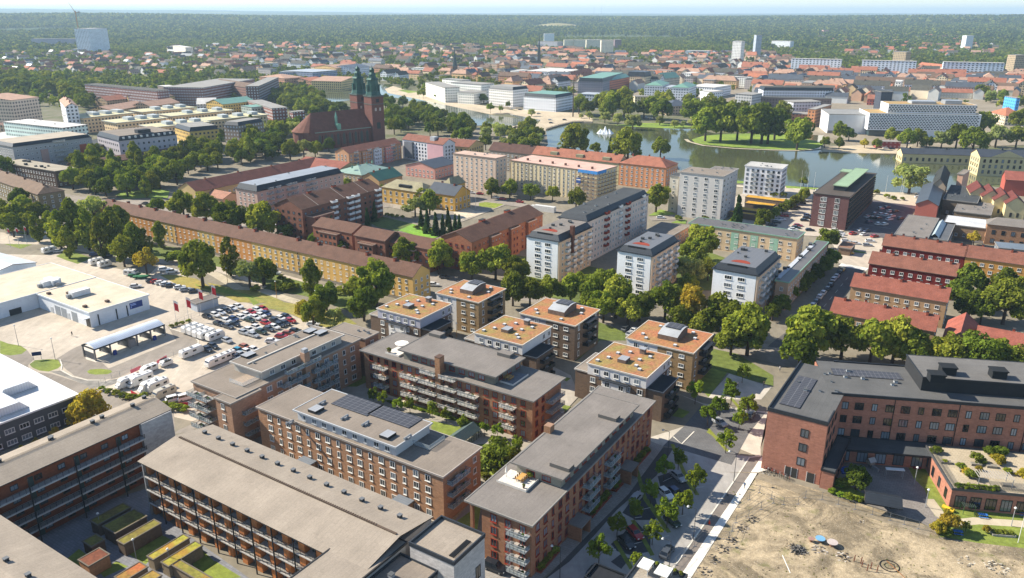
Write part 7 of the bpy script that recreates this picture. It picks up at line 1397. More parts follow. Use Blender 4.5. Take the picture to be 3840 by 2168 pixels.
p, s = field(36000, 1020, 3300, -36, 36, 4, dens_town, 3.6, 7.0); scatter('town_trees', p, s, far_c, 'leafy trees filling the gaps between the far town houses')
def dens_for(x, y):
    d = math.hypot(x, y); az = math.degrees(math.atan2(x, y)); e = 2900 + 500 * math.sin(az * .22) + (500 if abs(az) < 12 else 0); v = ss(e - 500, e + 500, d)
    for (cx, cy_, rx_, ry_) in CLEAR:
        if ((x - cx) / rx_) ** 2 + ((y - cy_) / ry_) ** 2 < 1: return 0
    return v
CLEAR = []
m1 = atg('a3 490 285'); CLEAR.append((m1.x, m1.y, 190, 260)); m2 = atg('a1 2150 185'); CLEAR.append((m2.x, m2.y, 420, 500))
for q, a_, b_ in (('a1 260 220', 160, 220), ('a2 900 260', 120, 120), ('a3 1800 330', 90, 120), ('a3 900 215', 40, 500), ('a4 1300 290', 110, 130), ('a1 1750 400', 60, 200), ('a2 250 275', 100, 120), ('a4 2300 380', 60, 120), ('a4 900 265', 60, 90)): v = atg(q); CLEAR.append((v.x, v.y, a_, b_))
vf = [crown_mesh(400 + i, n=64, lobes=6, leaf=.3, m=LF[c], rz=1.1) for i, c in enumerate(('dark', 'con', 'green', 'con'))]
p, s = field(62000, 2500, 5200, -36, 36, 5, dens_for, 5.5, 9.5); scatter('forest', p, s, vf, 'forest covering the slopes beyond the town')
p, s = field(60000, 5200, 10500, -35, 35, 6, lambda x, y: 1 if not any(((x - a) / c) ** 2 + ((y - b) / d_) ** 2 < 1 for a, b, c, d_ in CLEAR) else 0, 9, 17, bad=()); scatter('forest', p, s, vf, 'forest of the farthest ridge below the horizon')
def mound(c, rx_, ry_, hh, m, name, label):
    b = MB(); n = 24
    for k in range(4):
        for i in range(n):
            P_ = lambda kk, ii: (c.x + rx_ * (1 - kk / 4) * math.cos(6.283 * ii / n), c.y + ry_ * (1 - kk / 4) * math.sin(6.283 * ii / n), hgt(c.x, c.y) - 6 + (hh + 6) * math.sin(kk / 4 * 1.57))
            b.poly([P_(k, i), P_(k, i + 1), P_(k + 1, i + 1), P_(k + 1, i)])
    o = b.obj(name, [m]); o['kind'] = 'structure'; o['label'] = label
mound(m1, 170, 250, 17, mat('grass', '958f5c', '8f8456'), 'hill', 'bare straw-coloured mound in the forest'); mound(m2, 420, 500, 3, mat('grass', '94a85c', 'a8a070'), 'field', 'pale green field in the forest')
p = [(x, y, r * .95) for x, y, r in MASS]; scatter('wood', p, [r for x, y, r in MASS], TK['round'][0] + TK['dark'][0][:2], 'dense woods by the canal and on the left')
# air
b = MB().box(-34000, -3000, -8, 34000, 33500, 250); hz = b.obj('haze', []); hz['kind'] = 'stuff'
hm = bpy.data.materials.new('haze'); hm.use_nodes = True; t = hm.node_tree; t.nodes.clear(); o_ = t.nodes.new('ShaderNodeOutputMaterial'); pv = t.nodes.new('ShaderNodeVolumePrincipled')
pv.inputs['Density'].default_value = 8.5e-5; pv.inputs['Color'].default_value = (.60, .82, 1.0, 1); pv.inputs['Anisotropy'].default_value = .1; t.links.new(pv.outputs[0], o_.inputs['Volume']); hz.data.materials.append(hm)
# ---------------- vehicles ----------------
PC = {'w': ('white', 'd8d8d6'), 's': ('silver', '9a9da0'), 'k': ('black', '22262c'), 'r': ('red', '9c1f22'), 'b': ('dark blue', '23355c'), 'o': ('orange-brown', '9a5a3a'), 'c': ('turquoise', '2a7f9a'), 'y': ('yellow', 'c9a024'), 'g': ('dark green', '27392c'), 'd': ('dark grey', '43474c')}
TYRE = mat('solid', '1a1a1b'); RIM = mat('solid', '8f9294', rough=.4); CARGL = mat('glass', '12161a', '2a3036'); LAMPG = mat('solid', 'e0e0dc', rough=.2)
def loft(b, secs, mi=0):
    for i in range(len(secs) - 1):
        A, B_ = secs[i], secs[i + 1]; n = len(A)
        for k in range(n): b.poly([A[k], A[(k + 1) % n], B_[(k + 1) % n], B_[k]], mi)
    b.poly(secs[0][::-1], mi); b.poly(secs[-1], mi)
def car_parts(van=False):
    z = .12 if van else 0
    sec = lambda x, a, c, w_: [(x, -w_, a), (x, -w_ * 1.0, (a + c) / 2 + .05), (x, -w_ * .92, c), (x, w_ * .92, c), (x, w_, (a + c) / 2 + .05), (x, w_, a)]
    b = MB(); loft(b, [sec(-2.25, .38, .8 + z, .76), sec(-2.1, .3, .96 + z, .86), sec(-1.2, .28, 1.0 + z, .91), sec(.9, .28, .97 + z, .91), sec(1.7, .3, .86 + z, .88), sec(2.15, .36, .7 + z, .78)])
    zt = 1.42 + z * 2; x0, x1 = (-2.0, .95); u0, u1 = (-1.5 if not van else -1.85, .25 if not van else .4)
    b.box(u0 - .02, -.66, zt, u1 + .02, .66, zt + .05)
    g = MB(); A = [(x0, -.82, .97 + z), (x1, -.82, .95 + z), (x1, .82, .95 + z), (x0, .82, .97 + z)]; T = [(u0, -.66, zt), (u1, -.66, zt), (u1, .66, zt), (u0, .66, zt)]
    for i in range(4): j = (i + 1) % 4; g.poly([A[i], A[j], T[j], T[i]])
    for s_ in (-1, 1):  # door pillars
        for xa, xb in ((-.35, -.42), (x1 - .02, u1), (x0 + .02, u0)): b.tube((xa, s_ * .825, .97 + z), (xb, s_ * .67, zt), .045, k=4)
    return b, g
def wheel_mb():
    b = MB().tube((0, -.11, 0), (0, .11, 0), .32, .32, 10, 0); b.tube((0, -.13, 0), (0, .13, 0), .19, .19, 8, 1); return b
WH = wheel_mb().mesh('wheel', [TYRE, RIM]); CM = {}
HL = MB().box(-.06, -.18, -.07, .06, .18, .07).mesh('headlight', [LAMPG])
def car(p, az, c, label, group=None, near=True, van=False, sc=1.0, cat='car', z=.12):
    k = (c, near, van)
    if k not in CM:
        b, g = car_parts(van); pm = mat('paint', PC[c][1])
        if near: CM[k] = (b.mesh('body', [pm]), g.mesh('car_windows', [CARGL]))
        else:
            m = MB(); n = len(b.v); m.v = b.v + g.v; m.f = b.f + [tuple(i + n for i in f) for f in g.f]; m.m = [0] * len(b.f) + [1] * len(g.f)
            for x in (-1.35, 1.35):
                for y in (-.78, .78): m.tube((x, y - .1, .32), (x, y + .1, .32), .32, k=8, mi=2)
            CM[k] = (m.mesh('parked_car', [pm, CARGL, TYRE]), None)
    v = at(p) if not isinstance(p, Vector) else p; rz = math.pi / 2 - R_(az); me, gl = CM[k]
    if not near: o = link('parked_car', me, None, (v.x, v.y, z + .02), rz); o.scale = (sc,) * 3; return tag(o, label, cat, group)
    o = empty('parked_car', (v.x, v.y, z + .02), rz); o.scale = (sc,) * 3; link('body', me, o); link('windows', gl, o)
    for x in (-1.35, 1.35):
        for y in (-.8, .8): link('wheel', WH, o, (x, y, .32))
    for y in (-.6, .6): link('headlight', HL, o, (2.14, y, .66))
    return tag(o, label, cat, group)
def cars(crop, az, data, where, near=True, van=False, up=.7, z=.12):
    L_ = [q.split() for q in data.split(';') if q.strip()]; L_.sort(key=lambda q: float(q[0]))
    for i, q in enumerate(L_):
        px, py = P(f'{crop} {q[0]} {q[1]}'); v = at(('s %f %f' % (px, py)), up); v.z = 0
        a = float(q[3]) if len(q) > 3 else az; c = q[2][0]; vn = van or len(q[2]) > 1
        nm = 'van' if vn else 'car'; lab = f'{PC[c][0]} {nm}, {ordn(i + 1)} from left {where}' if len(L_) > 1 else f'{PC[c][0]} {nm} {where}'
        car(v, a, c, lab, f'cars {where}' if len(L_) > 1 else None, near, vn, 1.0 + (.08 if vn else 0), nm, z)
LZ = 'of the car lot'
cars('q', 122, '740 775 k;855 750 w;945 715 w;1035 683 k;1125 650 w;1220 617 w', 'in the back row ' + LZ)
cars('q', 122, '915 885 k;1035 840 w;1150 812 b;1270 790 w;1355 748 w;1425 708 r;1520 672 w;1605 655 r', 'in the second row ' + LZ)
cars('q', 122, '1065 930 d;1165 893 k;1400 830 g;1490 795 w;1575 760 w;1655 733 b', 'in the third row ' + LZ)
cars('q', 122, '1310 1025 s;1390 985 w;1505 945 w;1650 875 r;1795 838 k;1880 805 w;1965 773 k', 'in the fourth row ' + LZ)
cars('q', 122, '1460 1065 s;1580 1012 g;1700 970 d;1785 938 w;1870 905 k;1950 878 k;2035 840 r', 'in the fifth row ' + LZ)
cars('q', 122, '1745 1158 w 90;1895 1082 r 100;2000 1038 o 100;2110 998 k 100;2390 895 w 95', 'in the sixth row ' + LZ)
cars('q', 122, '1325 1250 o;1228 1305 c;1358 1325 w;1465 1292 w;1145 1345 r 110;1258 1372 s;1185 1408 s', 'beside the balcony block')
cars('q', 128, '1045 1150 s;825 1235 k;740 1285 k', 'behind the big caravan')
cars('b1', 60, '1465 1345 k;1512 1353 r;1555 1365 w;1600 1378 w;1645 1390 k;1735 1408 w;1792 1430 s;1870 1443 k', 'in the row by the grass')
cars('b1', 60, '1590 1240 ww;1662 1260 ww', 'on the gravel by the willow'); cars('b1', 75, '1310 1398 w', 'driving alone on the dealership yard')
cars('b1', 70, '570 1062 s;915 1092 b;1040 1105 k', 'near the small lawn'); cars('b1', 300, '1400 600 k', 'by the boulevard corner', False)
cars('c1', 55, '1690 1125 ww;1800 1110 ww', 'by the gallery block end')
cars('d3', 153, '1650 480 s;1525 640 w;1230 1020 r;1150 1110 k;1590 905 g', 'in the angled street bays', z=.14)
cars('d3', 33, '1245 680 s;840 1385 k', 'parked along the dark lane', z=.14); cars('d3', 153, '1625 635 b', 'half hidden under a street tree', z=.14)
cars('d3', 33, '1540 1200 d', 'driving up the parking street', z=.14); cars('c3', 150, '2060 1350 s', 'by the paved square', z=.14); cars('c3', 33, '2355 1275 d', 'at the school corner', z=.14)
cars('d2', 120, '2320 1350 kk', 'at the foot of the white brick tower', z=.14)
cars('c3', 40, '1160 445 dd;1240 455 w;1200 490 s', 'under the avenue trees')
cars('c4', 33, '295 525 k;330 465 w;500 258 b;538 215 w;570 180 d;605 133 w;640 95 w;680 55 d;710 20 k', 'along the shaded street', False, z=.14)
cars('b4', 33, '738 1330 w;768 1300 w;798 1262 k;822 1236 y', 'at the head of the shaded street', False, z=.14)
cars('b4', 100, '885 1075 y;750 1050 w;950 985 w;1092 962 w;1066 1002 s;860 962 w', 'around the crossing', False)
cars('b4', 100, '350 655 k;378 635 k;405 612 b;430 595 k;455 578 d;290 692 w;262 718 r;240 752 w;200 757 w;188 780 k;148 806 k;108 836 w', 'along the tree row of the office car park', False)
cars('b4', 100, '490 715 b;480 738 k;458 762 k;395 812 r;375 832 g;350 850 w;328 868 w;510 856 k', 'in front of the office end wall', False)
cars('b4', 120, '760 870 ww;800 890 ww;785 912 ww', 'at the office corner', False)
cars('b4', 60, '1195 650 s;1255 640 b;1285 675 w;1335 675 k;1140 700 s;1200 705 w;1250 712 w;1300 722 w;1068 727 w;1120 737 k;1170 742 k;1275 752 w;1385 745 k;1078 777 b;1172 797 w;1230 800 w;1002 855 w;1060 862 b;1030 897 w;925 890 r;1132 915 r', 'in the shaded office car park', False)
cars('b2', 105, '2030 490 w;2110 495 w;2192 505 r;2342 540 w;2412 555 r;2495 570 k', 'before the long cream block', False); cars('b3', 105, '130 585 r;70 575 k', 'near the building site', False)
cars('b2', 100, '1745 1383 w;1850 1310 d;222 820 w;215 1270 ww', 'near the ochre house', False); cars('b3', 100, '1490 735 w', 'parked on the tower forecourt', False)
cars('b1', 100, '380 320 w', 'behind the left flats', False) if False else None
# caravans and motorhomes
def caravan(p, az, label, ln=6.5, motor=False, group='caravans and motorhomes of the dealer', h=2.6, col='dedcd6'):
    v = at(p, 1.2); root = tag(empty('motorhome' if motor else 'caravan', (v.x, v.y, .06), math.pi / 2 - R_(az)), label, 'motorhome' if motor else 'caravan', group); b = MB(); w_ = 1.12; l = ln / 2
    S_ = lambda x, a, c, q: [(x, -q, a), (x, -q, c - .25), (x, -q + .2, c), (x, q - .2, c), (x, q, c - .25), (x, q, a)]
    if motor: loft(b, [S_(-l, .45, h + .1, w_), S_(l - 2.0, .45, h + .2, w_), S_(l - 1.2, .45, h - .1, w_ * .95), S_(l - 1.0, .45, 1.8, w_ * .9), S_(l - .2, .45, 1.15, w_ * .85), S_(l, .45, .85, w_ * .8)])
    else: loft(b, [S_(-l, .6, h - .5, w_ * .95), S_(-l + .3, .4, h, w_), S_(l - .8, .4, h, w_), S_(l - .1, .45, h - .9, w_ * .96), S_(l, .6, 1.1, w_ * .9)]); b.tube((l, 0, .5), (l + 1.1, 0, .45), .07, k=4)
    b.obj('body', [mat('paint', col)], root); g = MB()
    for y in (-w_ - .01, w_ + .01):
        for a, c in ((-l + .7, -l + 1.8), (-.2, 1.0)): g.poly([(a, y, 1.4), (c, y, 1.4), (c, y, 2.0), (a, y, 2.0)][::(1 if y < 0 else -1)])
    if motor: g.poly([(l - 1.08, -.95, 1.85), (l - .28, -.9, 1.22), (l - .28, .9, 1.22), (l - 1.08, .95, 1.85)][::-1]); 
    else: g.poly([(l - .42, -.85, h - .42), (l - .08, -.85, 1.65), (l - .08, .85, 1.65), (l - .42, .85, h - .42)][::-1])
    g.obj('windows', [CARGL], root)
    r_ = MB().box(-.4, -.35, h + .1, .4, .35, h + .28).box(-l + .8, -.3, h + .1, -l + 1.3, .3, h + .22); r_.obj('roof_hatch', [mat('solid', '8a8d90')], root)
    for x in ((-l + 1.4, l - 1.0) if motor else (-.3,)):
        for y in (-.95, .95): link('wheel', WH, root, (x, y, .34))
for i, (x, y) in enumerate(((480, 960), (570, 990), (655, 1025), (735, 1050), (860, 1078))): caravan(f'q {x} {y}', 33, f'white caravan, {ordn(i + 1)} from left in the tight row by the wash road', 6.2)
caravan('q 490 1325', 33, 'large white caravan standing alone beside the black cars', 7.6); caravan('r 2110 850', 213, 'cream caravan nearest the balcony block', 6.6); caravan('r 2300 770', 213, 'white caravan half behind the cream one', 5.0)
caravan('r 730 1180', 213, 'white motorhome, leftmost at the fence', 6.8, True); caravan('r 930 1150', 213, 'tall white motorhome, second from the fence', 7.4, True, h=2.8); caravan('r 1080 1240', 213, 'low white motorhome in the middle of the nearer group', 6.6, True)
caravan('r 1200 1230', 213, 'boxy white caravan, nearer group beside the scrub', 6.4, h=2.8); caravan('r 1310 1335', 213, 'beige caravan, last of the nearer group', 6.4, col='b9b09c'); caravan('r 1060 960', 213, 'white camper van by the pink fence banner', 5.2, True, h=1.9); caravan('r 1330 860', 213, 'small white covered trailer by the fence', 3.8, h=1.7)
caravan('b1 930 1160', 33, 'white caravan by the tall trees on the back yard', 6); caravan('b1 1010 1185', 33, 'white caravan next to trailers on the back yard', 5.4); caravan('b1 475 1050', 33, 'white box trailer by the left lawn', 6); caravan('b1 1265 1270', 100, 'white container caravan beside the green boats', 5.5)
for i, (x, y) in enumerate(((1300, 1290), (1345, 1310), (1395, 1310))):
    v = at(f'b1 {x} {y}', .6); b = MB(); loft(b, [[(-2.3, -.8, .5), (-2.3, -.9, 1.1), (-2.3, .9, 1.1), (-2.3, .8, .5)], [(.8, -.7, .35), (.8, -1.0, 1.15), (.8, 1.0, 1.15), (.8, .7, .35)], [(2.5, -.05, .8), (2.5, -.1, 1.2), (2.5, .1, 1.2), (2.5, .05, .8)]]); b.tube((-1, 0, 0), (-1, 0, .5), .2, k=5)
    tag(b.obj('boat', [mat('solid', '2f6a48')], None, (v.x, v.y, 0), R_(20)), f'green covered boat on stands, {ordn(i + 1)} from left beside the white trailer', 'boat', 'green boats on the yard')
# ---------------- car wash canopy ----------------
cw = Bd('car_wash', 'open self-service car wash with arched clear roof on grey posts', 'r 222 665', 'r 35 592', 'r 1308 278', 3.9, GREYM, cat='car wash')
W, D, n = cw.W, cw.D, 8
b = MB()
for i in range(n):
    f = lambda t: 3.95 + 1.0 * math.sin(t * math.pi); t0, t1 = i / n, (i + 1) / n
    b.poly([(0, D * t0, f(t0)), (W, D * t0, f(t0)), (W, D * t1, f(t1)), (0, D * t1, f(t1))])
cw.put('roof', b, [mat('seam', 'c9d2dc')]); b = MB()
for y in (-.1, D - .1): b.box(-.2, y, 3.5, W + .2, y + .25, 3.95)
for x in (-.1, W - .1): b.box(x, .16, 3.5, x + .25, D - .11, 3.94)
cw.put('frame', b, [mat('solid', '30343a')]); us = (0, .21, .47, .585, .79, 1)
for u in us:
    for y in (0, D - .4): cw.put('post', MB().box(u * W - .2, y, 0, u * W + .2, y + .4, 3.49), [mat('solid', '7d7a76')])
for u in (0, .21, .47, .79, 1): cw.put('screen', MB().box(u * W - .05, .5, .4, u * W + .05, D - .5, 2.3), [mat('solid', '55585c')])
cw.put('machine_room', MB().box(.47 * W + .3, .3, 0, .585 * W - .3, D * .6, 2.6), [mat('solid', '8a8a88')])
for u in (.225, .8): cw.put('wash_machine', MB().box(u * W, -.7, 0, u * W + 1, -.1, 1.5), [mat('solid', '2a3f86')])
# sedum-roofed sheds in the gallery court
def shed(N, L, R, h, col, label, group='sedum-roofed sheds in the gallery court', wc='6a5a4c', c2='7d7a34'):
    s = Bd('shed', label, N, L, R, h, mat('wood', wc), g=group, cat='shed', az=33); s.walls(z0=0); s.flat(mat('sedum', col, c2), ov=.15, th=.2, rim='6a6256', par=.0); return s
shed('d1 940 950', 'd1 865 910', 'd1 1240 775', 2.8, '6a5c30', 'narrow shed with brown-green roof, nearest the left galleries'); shed('d1 1110 1032', 'd1 985 965', 'd1 1415 872', 3.0, '6a5c30', 'widest shed with brown-green roof in the shaded court')
shed('d1 1192 1138', 'd1 1130 1098', 'd1 1545 938', 2.8, '73652e', 'slim slatted shed on the lawn edge, third of the shaded three'); shed('d1 880 1160', 'd1 780 1118', 'd1 985 1080', 2.6, '6a5c30', 'small square shed beside the court tree', wc='5a4a40')
shed('d1 852 1348', 'd1 775 1275', 'd1 1055 1238', 2.8, '6d3f2e', 'shed with dark red roof and tan boarded walls', wc='a87c58', c2='7a4a34'); shed('d1 1475 1285', 'd1 1412 1252', 'd1 1825 1080', 2.6, 'a07a34', 'sunlit golden-roofed pergola shed, upper one', wc='8f8068', c2='98a03c')
shed('d1 1620 1350', 'd1 1545 1312', 'd1 1945 1150', 2.6, '9a7a30', 'sunlit golden-roofed pergola shed, lower one', wc='8f8068', c2='8f9a38'); shed('d1 2000 1540', 'd1 1640 1345', 'd1 1740 1295', 2.6, 'a06a38', 'orange-brown roofed shed running down to the bottom edge', wc='8f8068')
shed('d1 1180 1500', 'd1 1100 1454', 'd1 1390 1340', 2.7, 'a8623a', 'orange-roofed shed at the bottom edge', wc='8f8068'); shed('d1 1400 1530', 'd1 1330 1470', 'd1 1515 1415', 2.7, '9c7a3a', 'olive-roofed shed at the bottom edge', wc='8f8068')
shed('b4 250 585', 'b3 2305 540', 6.0, 3.2, 'b5862a', 'golden-roofed carport, farthest of the four', 'golden-roofed carports by the lakeside flats', c2='c79a34'); shed('b3 2570 632', 'b3 2312 590', 6.0, 3.2, 'b5862a', 'golden-roofed carport, second of the four', 'golden-roofed carports by the lakeside flats', c2='c79a34')
shed('b3 2478 690', 'b3 2242 645', 6.0, 3.2, 'b5862a', 'golden-roofed carport, third of the four', 'golden-roofed carports by the lakeside flats', c2='c79a34'); shed('b3 2440 722', 'b3 2140 686', 3.0, 3.0, 'b5862a', 'golden-roofed carport, nearest and longest of the four', 'golden-roofed carports by the lakeside flats', c2='c79a34')
# ---------------- lamps, flags, poles ----------------
def lamp(pb, h, label, col='3c3f42', arm=1.6, az=120, group='street lamps', rz_=.09):
    v = at(pb); root = tag(empty('street_lamp', v, math.pi / 2 - R_(az)), label, 'street lamp', group); MB().tube((0, 0, 0), (0, 0, h), rz_, rz_ * .6, 6).obj('pole', [mat('solid', col)], root)
    if arm: MB().tube((0, 0, h), (-arm, 0, h + .2), .05, k=4).obj('arm', [mat('solid', col)], root)
    MB().tube((-arm, 0, h - .02), (-arm, 0, h + .22), .3, .16, 8).obj('lamp_head', [mat('solid', 'c9cbc8' if arm else 'dcdcd6')], root)
lamp('u 1260 1290', 7.4, 'dark street lamp with side arm near the school corner'); lamp('d3 1792 1092', 7.4, 'dark street lamp beside the orange cone'); lamp('d3 1555 1400', 7.0, 'dark street lamp near the moving dark car, lowest one'); lamp('d3 510 1454', 7.0, 'grey double lamp on the dark lane at the bottom edge', az=100)
lamp('d3 1545 300', 7.0, 'dark street lamp at the paved square corner')
for i, (q, h) in enumerate((('q 1058 272', 6.5), ('q 1820 490', 6.5), ('q 2440 640', 6.5))): lamp(q, h, f'ochre-painted lamp post on the green path, {ordn(i + 1)} from left', 'b5803a', 0)
lamp('c2 1965 530', 5, 'ochre lamp post between the sedum-roofed houses', 'c08a3a', 0); lamp('c3 1640 1110', 6, 'ochre lamp post at the corner of the white-topped house', 'c08a3a', 0)
lamp('d1 1310 1275', 4.6, 'white-disc court lamp beside the slatted shed', '8a8d90', 0); lamp('d1 1640 1370', 4.6, 'white-disc court lamp between the golden pergola roofs', '8a8d90', 0); lamp('d1 972 1010', 4.4, 'white-disc court lamp in the shaded upper court', '8a8d90', 0)
lamp('d4 1505 560', 4.5, 'white-topped lamp on the school yard', '9a9c9e', 0); lamp('d4 1610 780', 4.5, 'white-topped lamp by the school lawn gate', '9a9c9e', 0); lamp('d4 2435 960', 4.5, 'white-topped lamp in front of the roof garden building', '9a9c9e', 0)
lamp('c1 535 745', 7, 'thin lamp post on the grassy traffic island', '8a8c8e', 0); lamp('c1 180 610', 7, 'thin lamp post at the left lawn', '8a8c8e', 0)
def flag(pb, h, zf, label, cols=('d9d4d0', 'c03038'), g='red and white dealer flags', fw=1.3, fh=3.6):
    v = at(pb); root = tag(empty('flagpole', v, R_(10)), label, 'flagpole', g); MB().tube((0, 0, 0), (0, 0, h), .08, .05, 6).obj('pole', [WHITE], root)
    if cols:
        b = MB(); n = 6
        for i in range(n):
            for k in range(4):
                xa, xb = .06 + fw * i / n, .06 + fw * (i + 1) / n; wv = lambda x: .18 * math.sin(x * 4); za, zb = h - .3 - fh * k / 4, h - .3 - fh * (k + 1) / 4; dr = lambda x: -.5 * (x / fw) ** 1.5
                b.poly([(xa, wv(xa), zb + dr(xa)), (xb, wv(xb), zb + dr(xb)), (xb, wv(xb), za + dr(xb)), (xa, wv(xa), za + dr(xa))], 0 if k < 1 else 1)
        b.obj('flag', [mat('solid', c) for c in cols], root)
for i, (q, h) in enumerate((('q 262 905', 9), ('q 452 850', 9), ('q 640 715', 9), ('q 845 665', 9.5))): flag(q, h, 0, f'tall red and white flag by the car lot gate, {ordn(i + 1)} from left')
for i, q in enumerate(('b1 105 1030', 'b1 187 1025', 'b1 265 1010')): flag(q, 9.5, 0, f'flagpole with small red and white flag on the left lawn, {ordn(i + 1)} from left', g='flags on the left lawn', fh=1.8, fw=.8)
for i, q in enumerate(('b2 2060 650', 'b2 2103 655', 'b2 2148 655')): flag(q, 13, 0, f'bare white flagpole in the school court, {ordn(i + 1)} from left', None, 'bare white flagpoles')
for i, q in enumerate(('b4 1232 525', 'b4 1375 560', 'b4 1395 545', 'b4 480 480', 'b4 540 490', 'b4 415 470')): flag(q, 12, 0, f'white flagpole near the lake quay, {ordn(i + 1)} in clockwise order', None, 'white flagpoles by the lake')
flag('d4 2500 1120', 12, 0, 'white flagpole on the school lawn at the right edge', None, None)
v = at('c1 365 745'); r_ = tag(empty('sign', v, R_(20)), 'blue sign board on posts at the grassy traffic island', 'sign'); MB().box(-1.3, -.05, 1.4, 1.3, .05, 2.6).obj('board', [mat('solid', '1f3566', rough=.4)], r_); MB().box(-1.1, -.04, 0, -1.0, .04, 1.4).box(1.0, -.04, 0, 1.1, .04, 1.4).obj('post', [GREYM], r_)
for i, (a, b_) in enumerate((('c1 1260 860', 'c1 1360 815'), ('c1 1515 770', 'c1 1610 715'), ('c1 1265 1055', 'c1 1330 1090'), ('c1 1715 1180', 'c1 1850 1170'))):
    A, B_ = at(a, .9), at(b_, .9); dv = (B_ - A); bn = MB().box(0, -.03, .3, dv.length, .03, 1.4); r_ = bn.obj('banner', [mat('solid', ('d6707c', 'd6707c', 'c02038', 'c8283c')[i])], None, (A.x, A.y, 0), math.atan2(dv.y, dv.x)); tag(r_, ('pink banner by the camper van', 'pink banner beside the small trailer', 'red banner in the scrub by the motorhomes', 'red banner at the gallery block end')[i], 'banner')
def fence(pts, label, h=2.0, sp=2.6, m='8d9092', base=False, mesh=True):
    W_ = [at(p) for p in pts]; root = tag(empty('fence', W_[0]), label, 'fence'); o = W_[0]
    for A, B_ in zip(W_, W_[1:]):
        d = B_ - A; n = max(1, round(d.length / sp))
        for i in range(n + (B_ is W_[-1])):
            p = A + d * (i / n) - o; b = MB().tube((p.x, p.y, 0), (p.x, p.y, h), .05, k=5)
            if base: b.box(p.x - .35, p.y - .13, 0, p.x + .35, p.y + .13, .18, 1)
            b.obj('post', [mat('solid', m), mat('solid', '77777a')], root)
        b = MB(); a, c = A - o, B_ - o
        for z in (h - .05, h * .5, .15): b.tube((a.x, a.y, z), (c.x, c.y, z), .025, k=4)
        b.obj('rail', [mat('solid', m)], root)
fence(FP('d4 -180 780 20 640 250 755 390 750 460 690 620 705 775 752 935 800 1100 852 1270 905 1545 988 1720 1030'), 'temporary mesh fence with block feet along the school side of the plot', 2.0, 3.5, '6a6d70', True)
fence(FP('d3 1545 1420 1700 1250 1900 1060 2130 1090 2200 930 2320 880 2440 800 2560 740'), 'temporary fence on the plot beside the pavement', 2.0, 3.5, '6a6d70', True)
fence(FP('c1 960 1010 1080 930 1160 910 1500 800 1680 720 1850 640'), 'wire fence between the wash road and the caravan lot', 1.9, 3.2); fence(FP('c1 1640 430 1930 330 1800 400 1990 560'), 'wire fence beside the flagpoles', 1.9, 3.2) if False else fence(FP('c1 1640 430 1720 400 1850 350 1930 320'), 'wire fence below the flagpoles', 1.9, 3.2)
v = at('d3 1945 935'); MB().tube((0, 0, .05), (0, 0, .95), .26, .05, 10).box(-.32, -.32, 0, .32, .32, .05).obj('traffic_cone', [mat('solid', 'd0401c')], None, v); tag(bpy.data.objects['traffic_cone'], 'orange traffic cone on the brown strip beside the pavement', 'traffic cone')
# ---------------- debris on the plot ----------------
rr = random.Random(4)
v = at('d4 385 1190'); b = MB()
for i in range(160):
    a = rr.uniform(0, 6.28); q = rr.uniform(0, 1) ** .6 * 1.9; z = max(.05, (1 - q / 2) * 1.2 * rr.uniform(.2, 1)); p = Vector((math.cos(a) * q, math.sin(a) * q, z)); d = Vector((rr.uniform(-1, 1), rr.uniform(-1, 1), rr.uniform(-.3, .3))).normalized() * .5; b.tube(p - d, p + d, .05, k=4, mi=i % 2)
tag(b.obj('scrap_pile', [mat('solid', '1f2022'), mat('solid', '8a8680')], None, v), 'round tangled pile of black cables on the sandy plot', 'pile')
def reel(q, c, r, h, label):
    v = at(q); b = MB().tube((0, 0, 0), (0, 0, .08), r, k=16).tube((0, 0, .08), (0, 0, h), r * .45, k=10).tube((0, 0, h), (0, 0, h + .08), r, k=16, mi=1); tag(b.obj('cable_drum', [mat('wood', '7a5a48'), mat('solid', c)], None, v), label, 'cable drum', 'cable drums on the plot')
reel('d4 600 1110', '6f9fc0', .95, .9, 'cable drum with pale blue top on the plot'); reel('d4 715 1150', 'b5aaa4', 1.05, 1.0, 'larger cable drum with grey-white top on the plot'); reel('d4 515 1110', '9a7a70', .6, .8, 'small brown cable drum behind the blue one')
def heap(q, n, r, label, cols=('8a8278', '5a544e', 'b8b0a4'), size=.35):
    v = at(q); b = MB()
    for i in range(n):
        a = rr.uniform(0, 6.28); u = rr.uniform(0, 1) ** .5 * r; s_ = size * rr.uniform(.4, 1.3); x, y = math.cos(a) * u, math.sin(a) * u; z = (r - u) * .25 * rr.random(); t = rr.uniform(0, 3); c_, s2 = math.cos(t) * s_, math.sin(t) * s_ * .5
        b.prism([(x - c_, y - s2), (x + s2, y - c_ * .6), (x + c_, y + s2), (x - s2, y + c_ * .6)], z, z + s_ * .5, i % 3)
    o = tag(b.obj('rubble_heap', [mat('solid', c) for c in cols], None, v), label, 'rubble'); return o
heap('d4 600 1190', 46, 1.5, 'heap of broken slabs behind the cable drums'); heap('d4 830 1260', 40, 1.6, 'scatter of planks and slabs in the middle of the plot', ('3a3634', 'b8b0a4', '8a7a68')); heap('d4 2300 1360', 60, 2.2, 'pale rubble heap at the lower right of the plot', ('c4bba8', 'a59c8c', '6a6458'))
heap('d4 2000 1290', 30, 2.0, 'strewn pale stones right of the hose ring', ('c9c0ae', 'a59c8c', '8a8070')); heap('d4 1000 920', 14, 1.0, 'few grey stones near the fence', size=.25); [heap(f'd3 {x} {y}', 50, 1.6, f'dark rubble strewn along the plot fence, {ordn(i + 1)} heap from the bottom', ('5a544c', '8f867a', '3a3733'), .3) for i, (x, y) in enumerate(((1900, 1400), (1990, 1280), (2070, 1180), (2150, 1090), (2250, 990), (2360, 900)))]
heap('d4 100 430', 60, 2.2, 'gravel edge of stones at the school corner', ('4a4a4a', 'a8a49c', '2a2a2a'), .22)
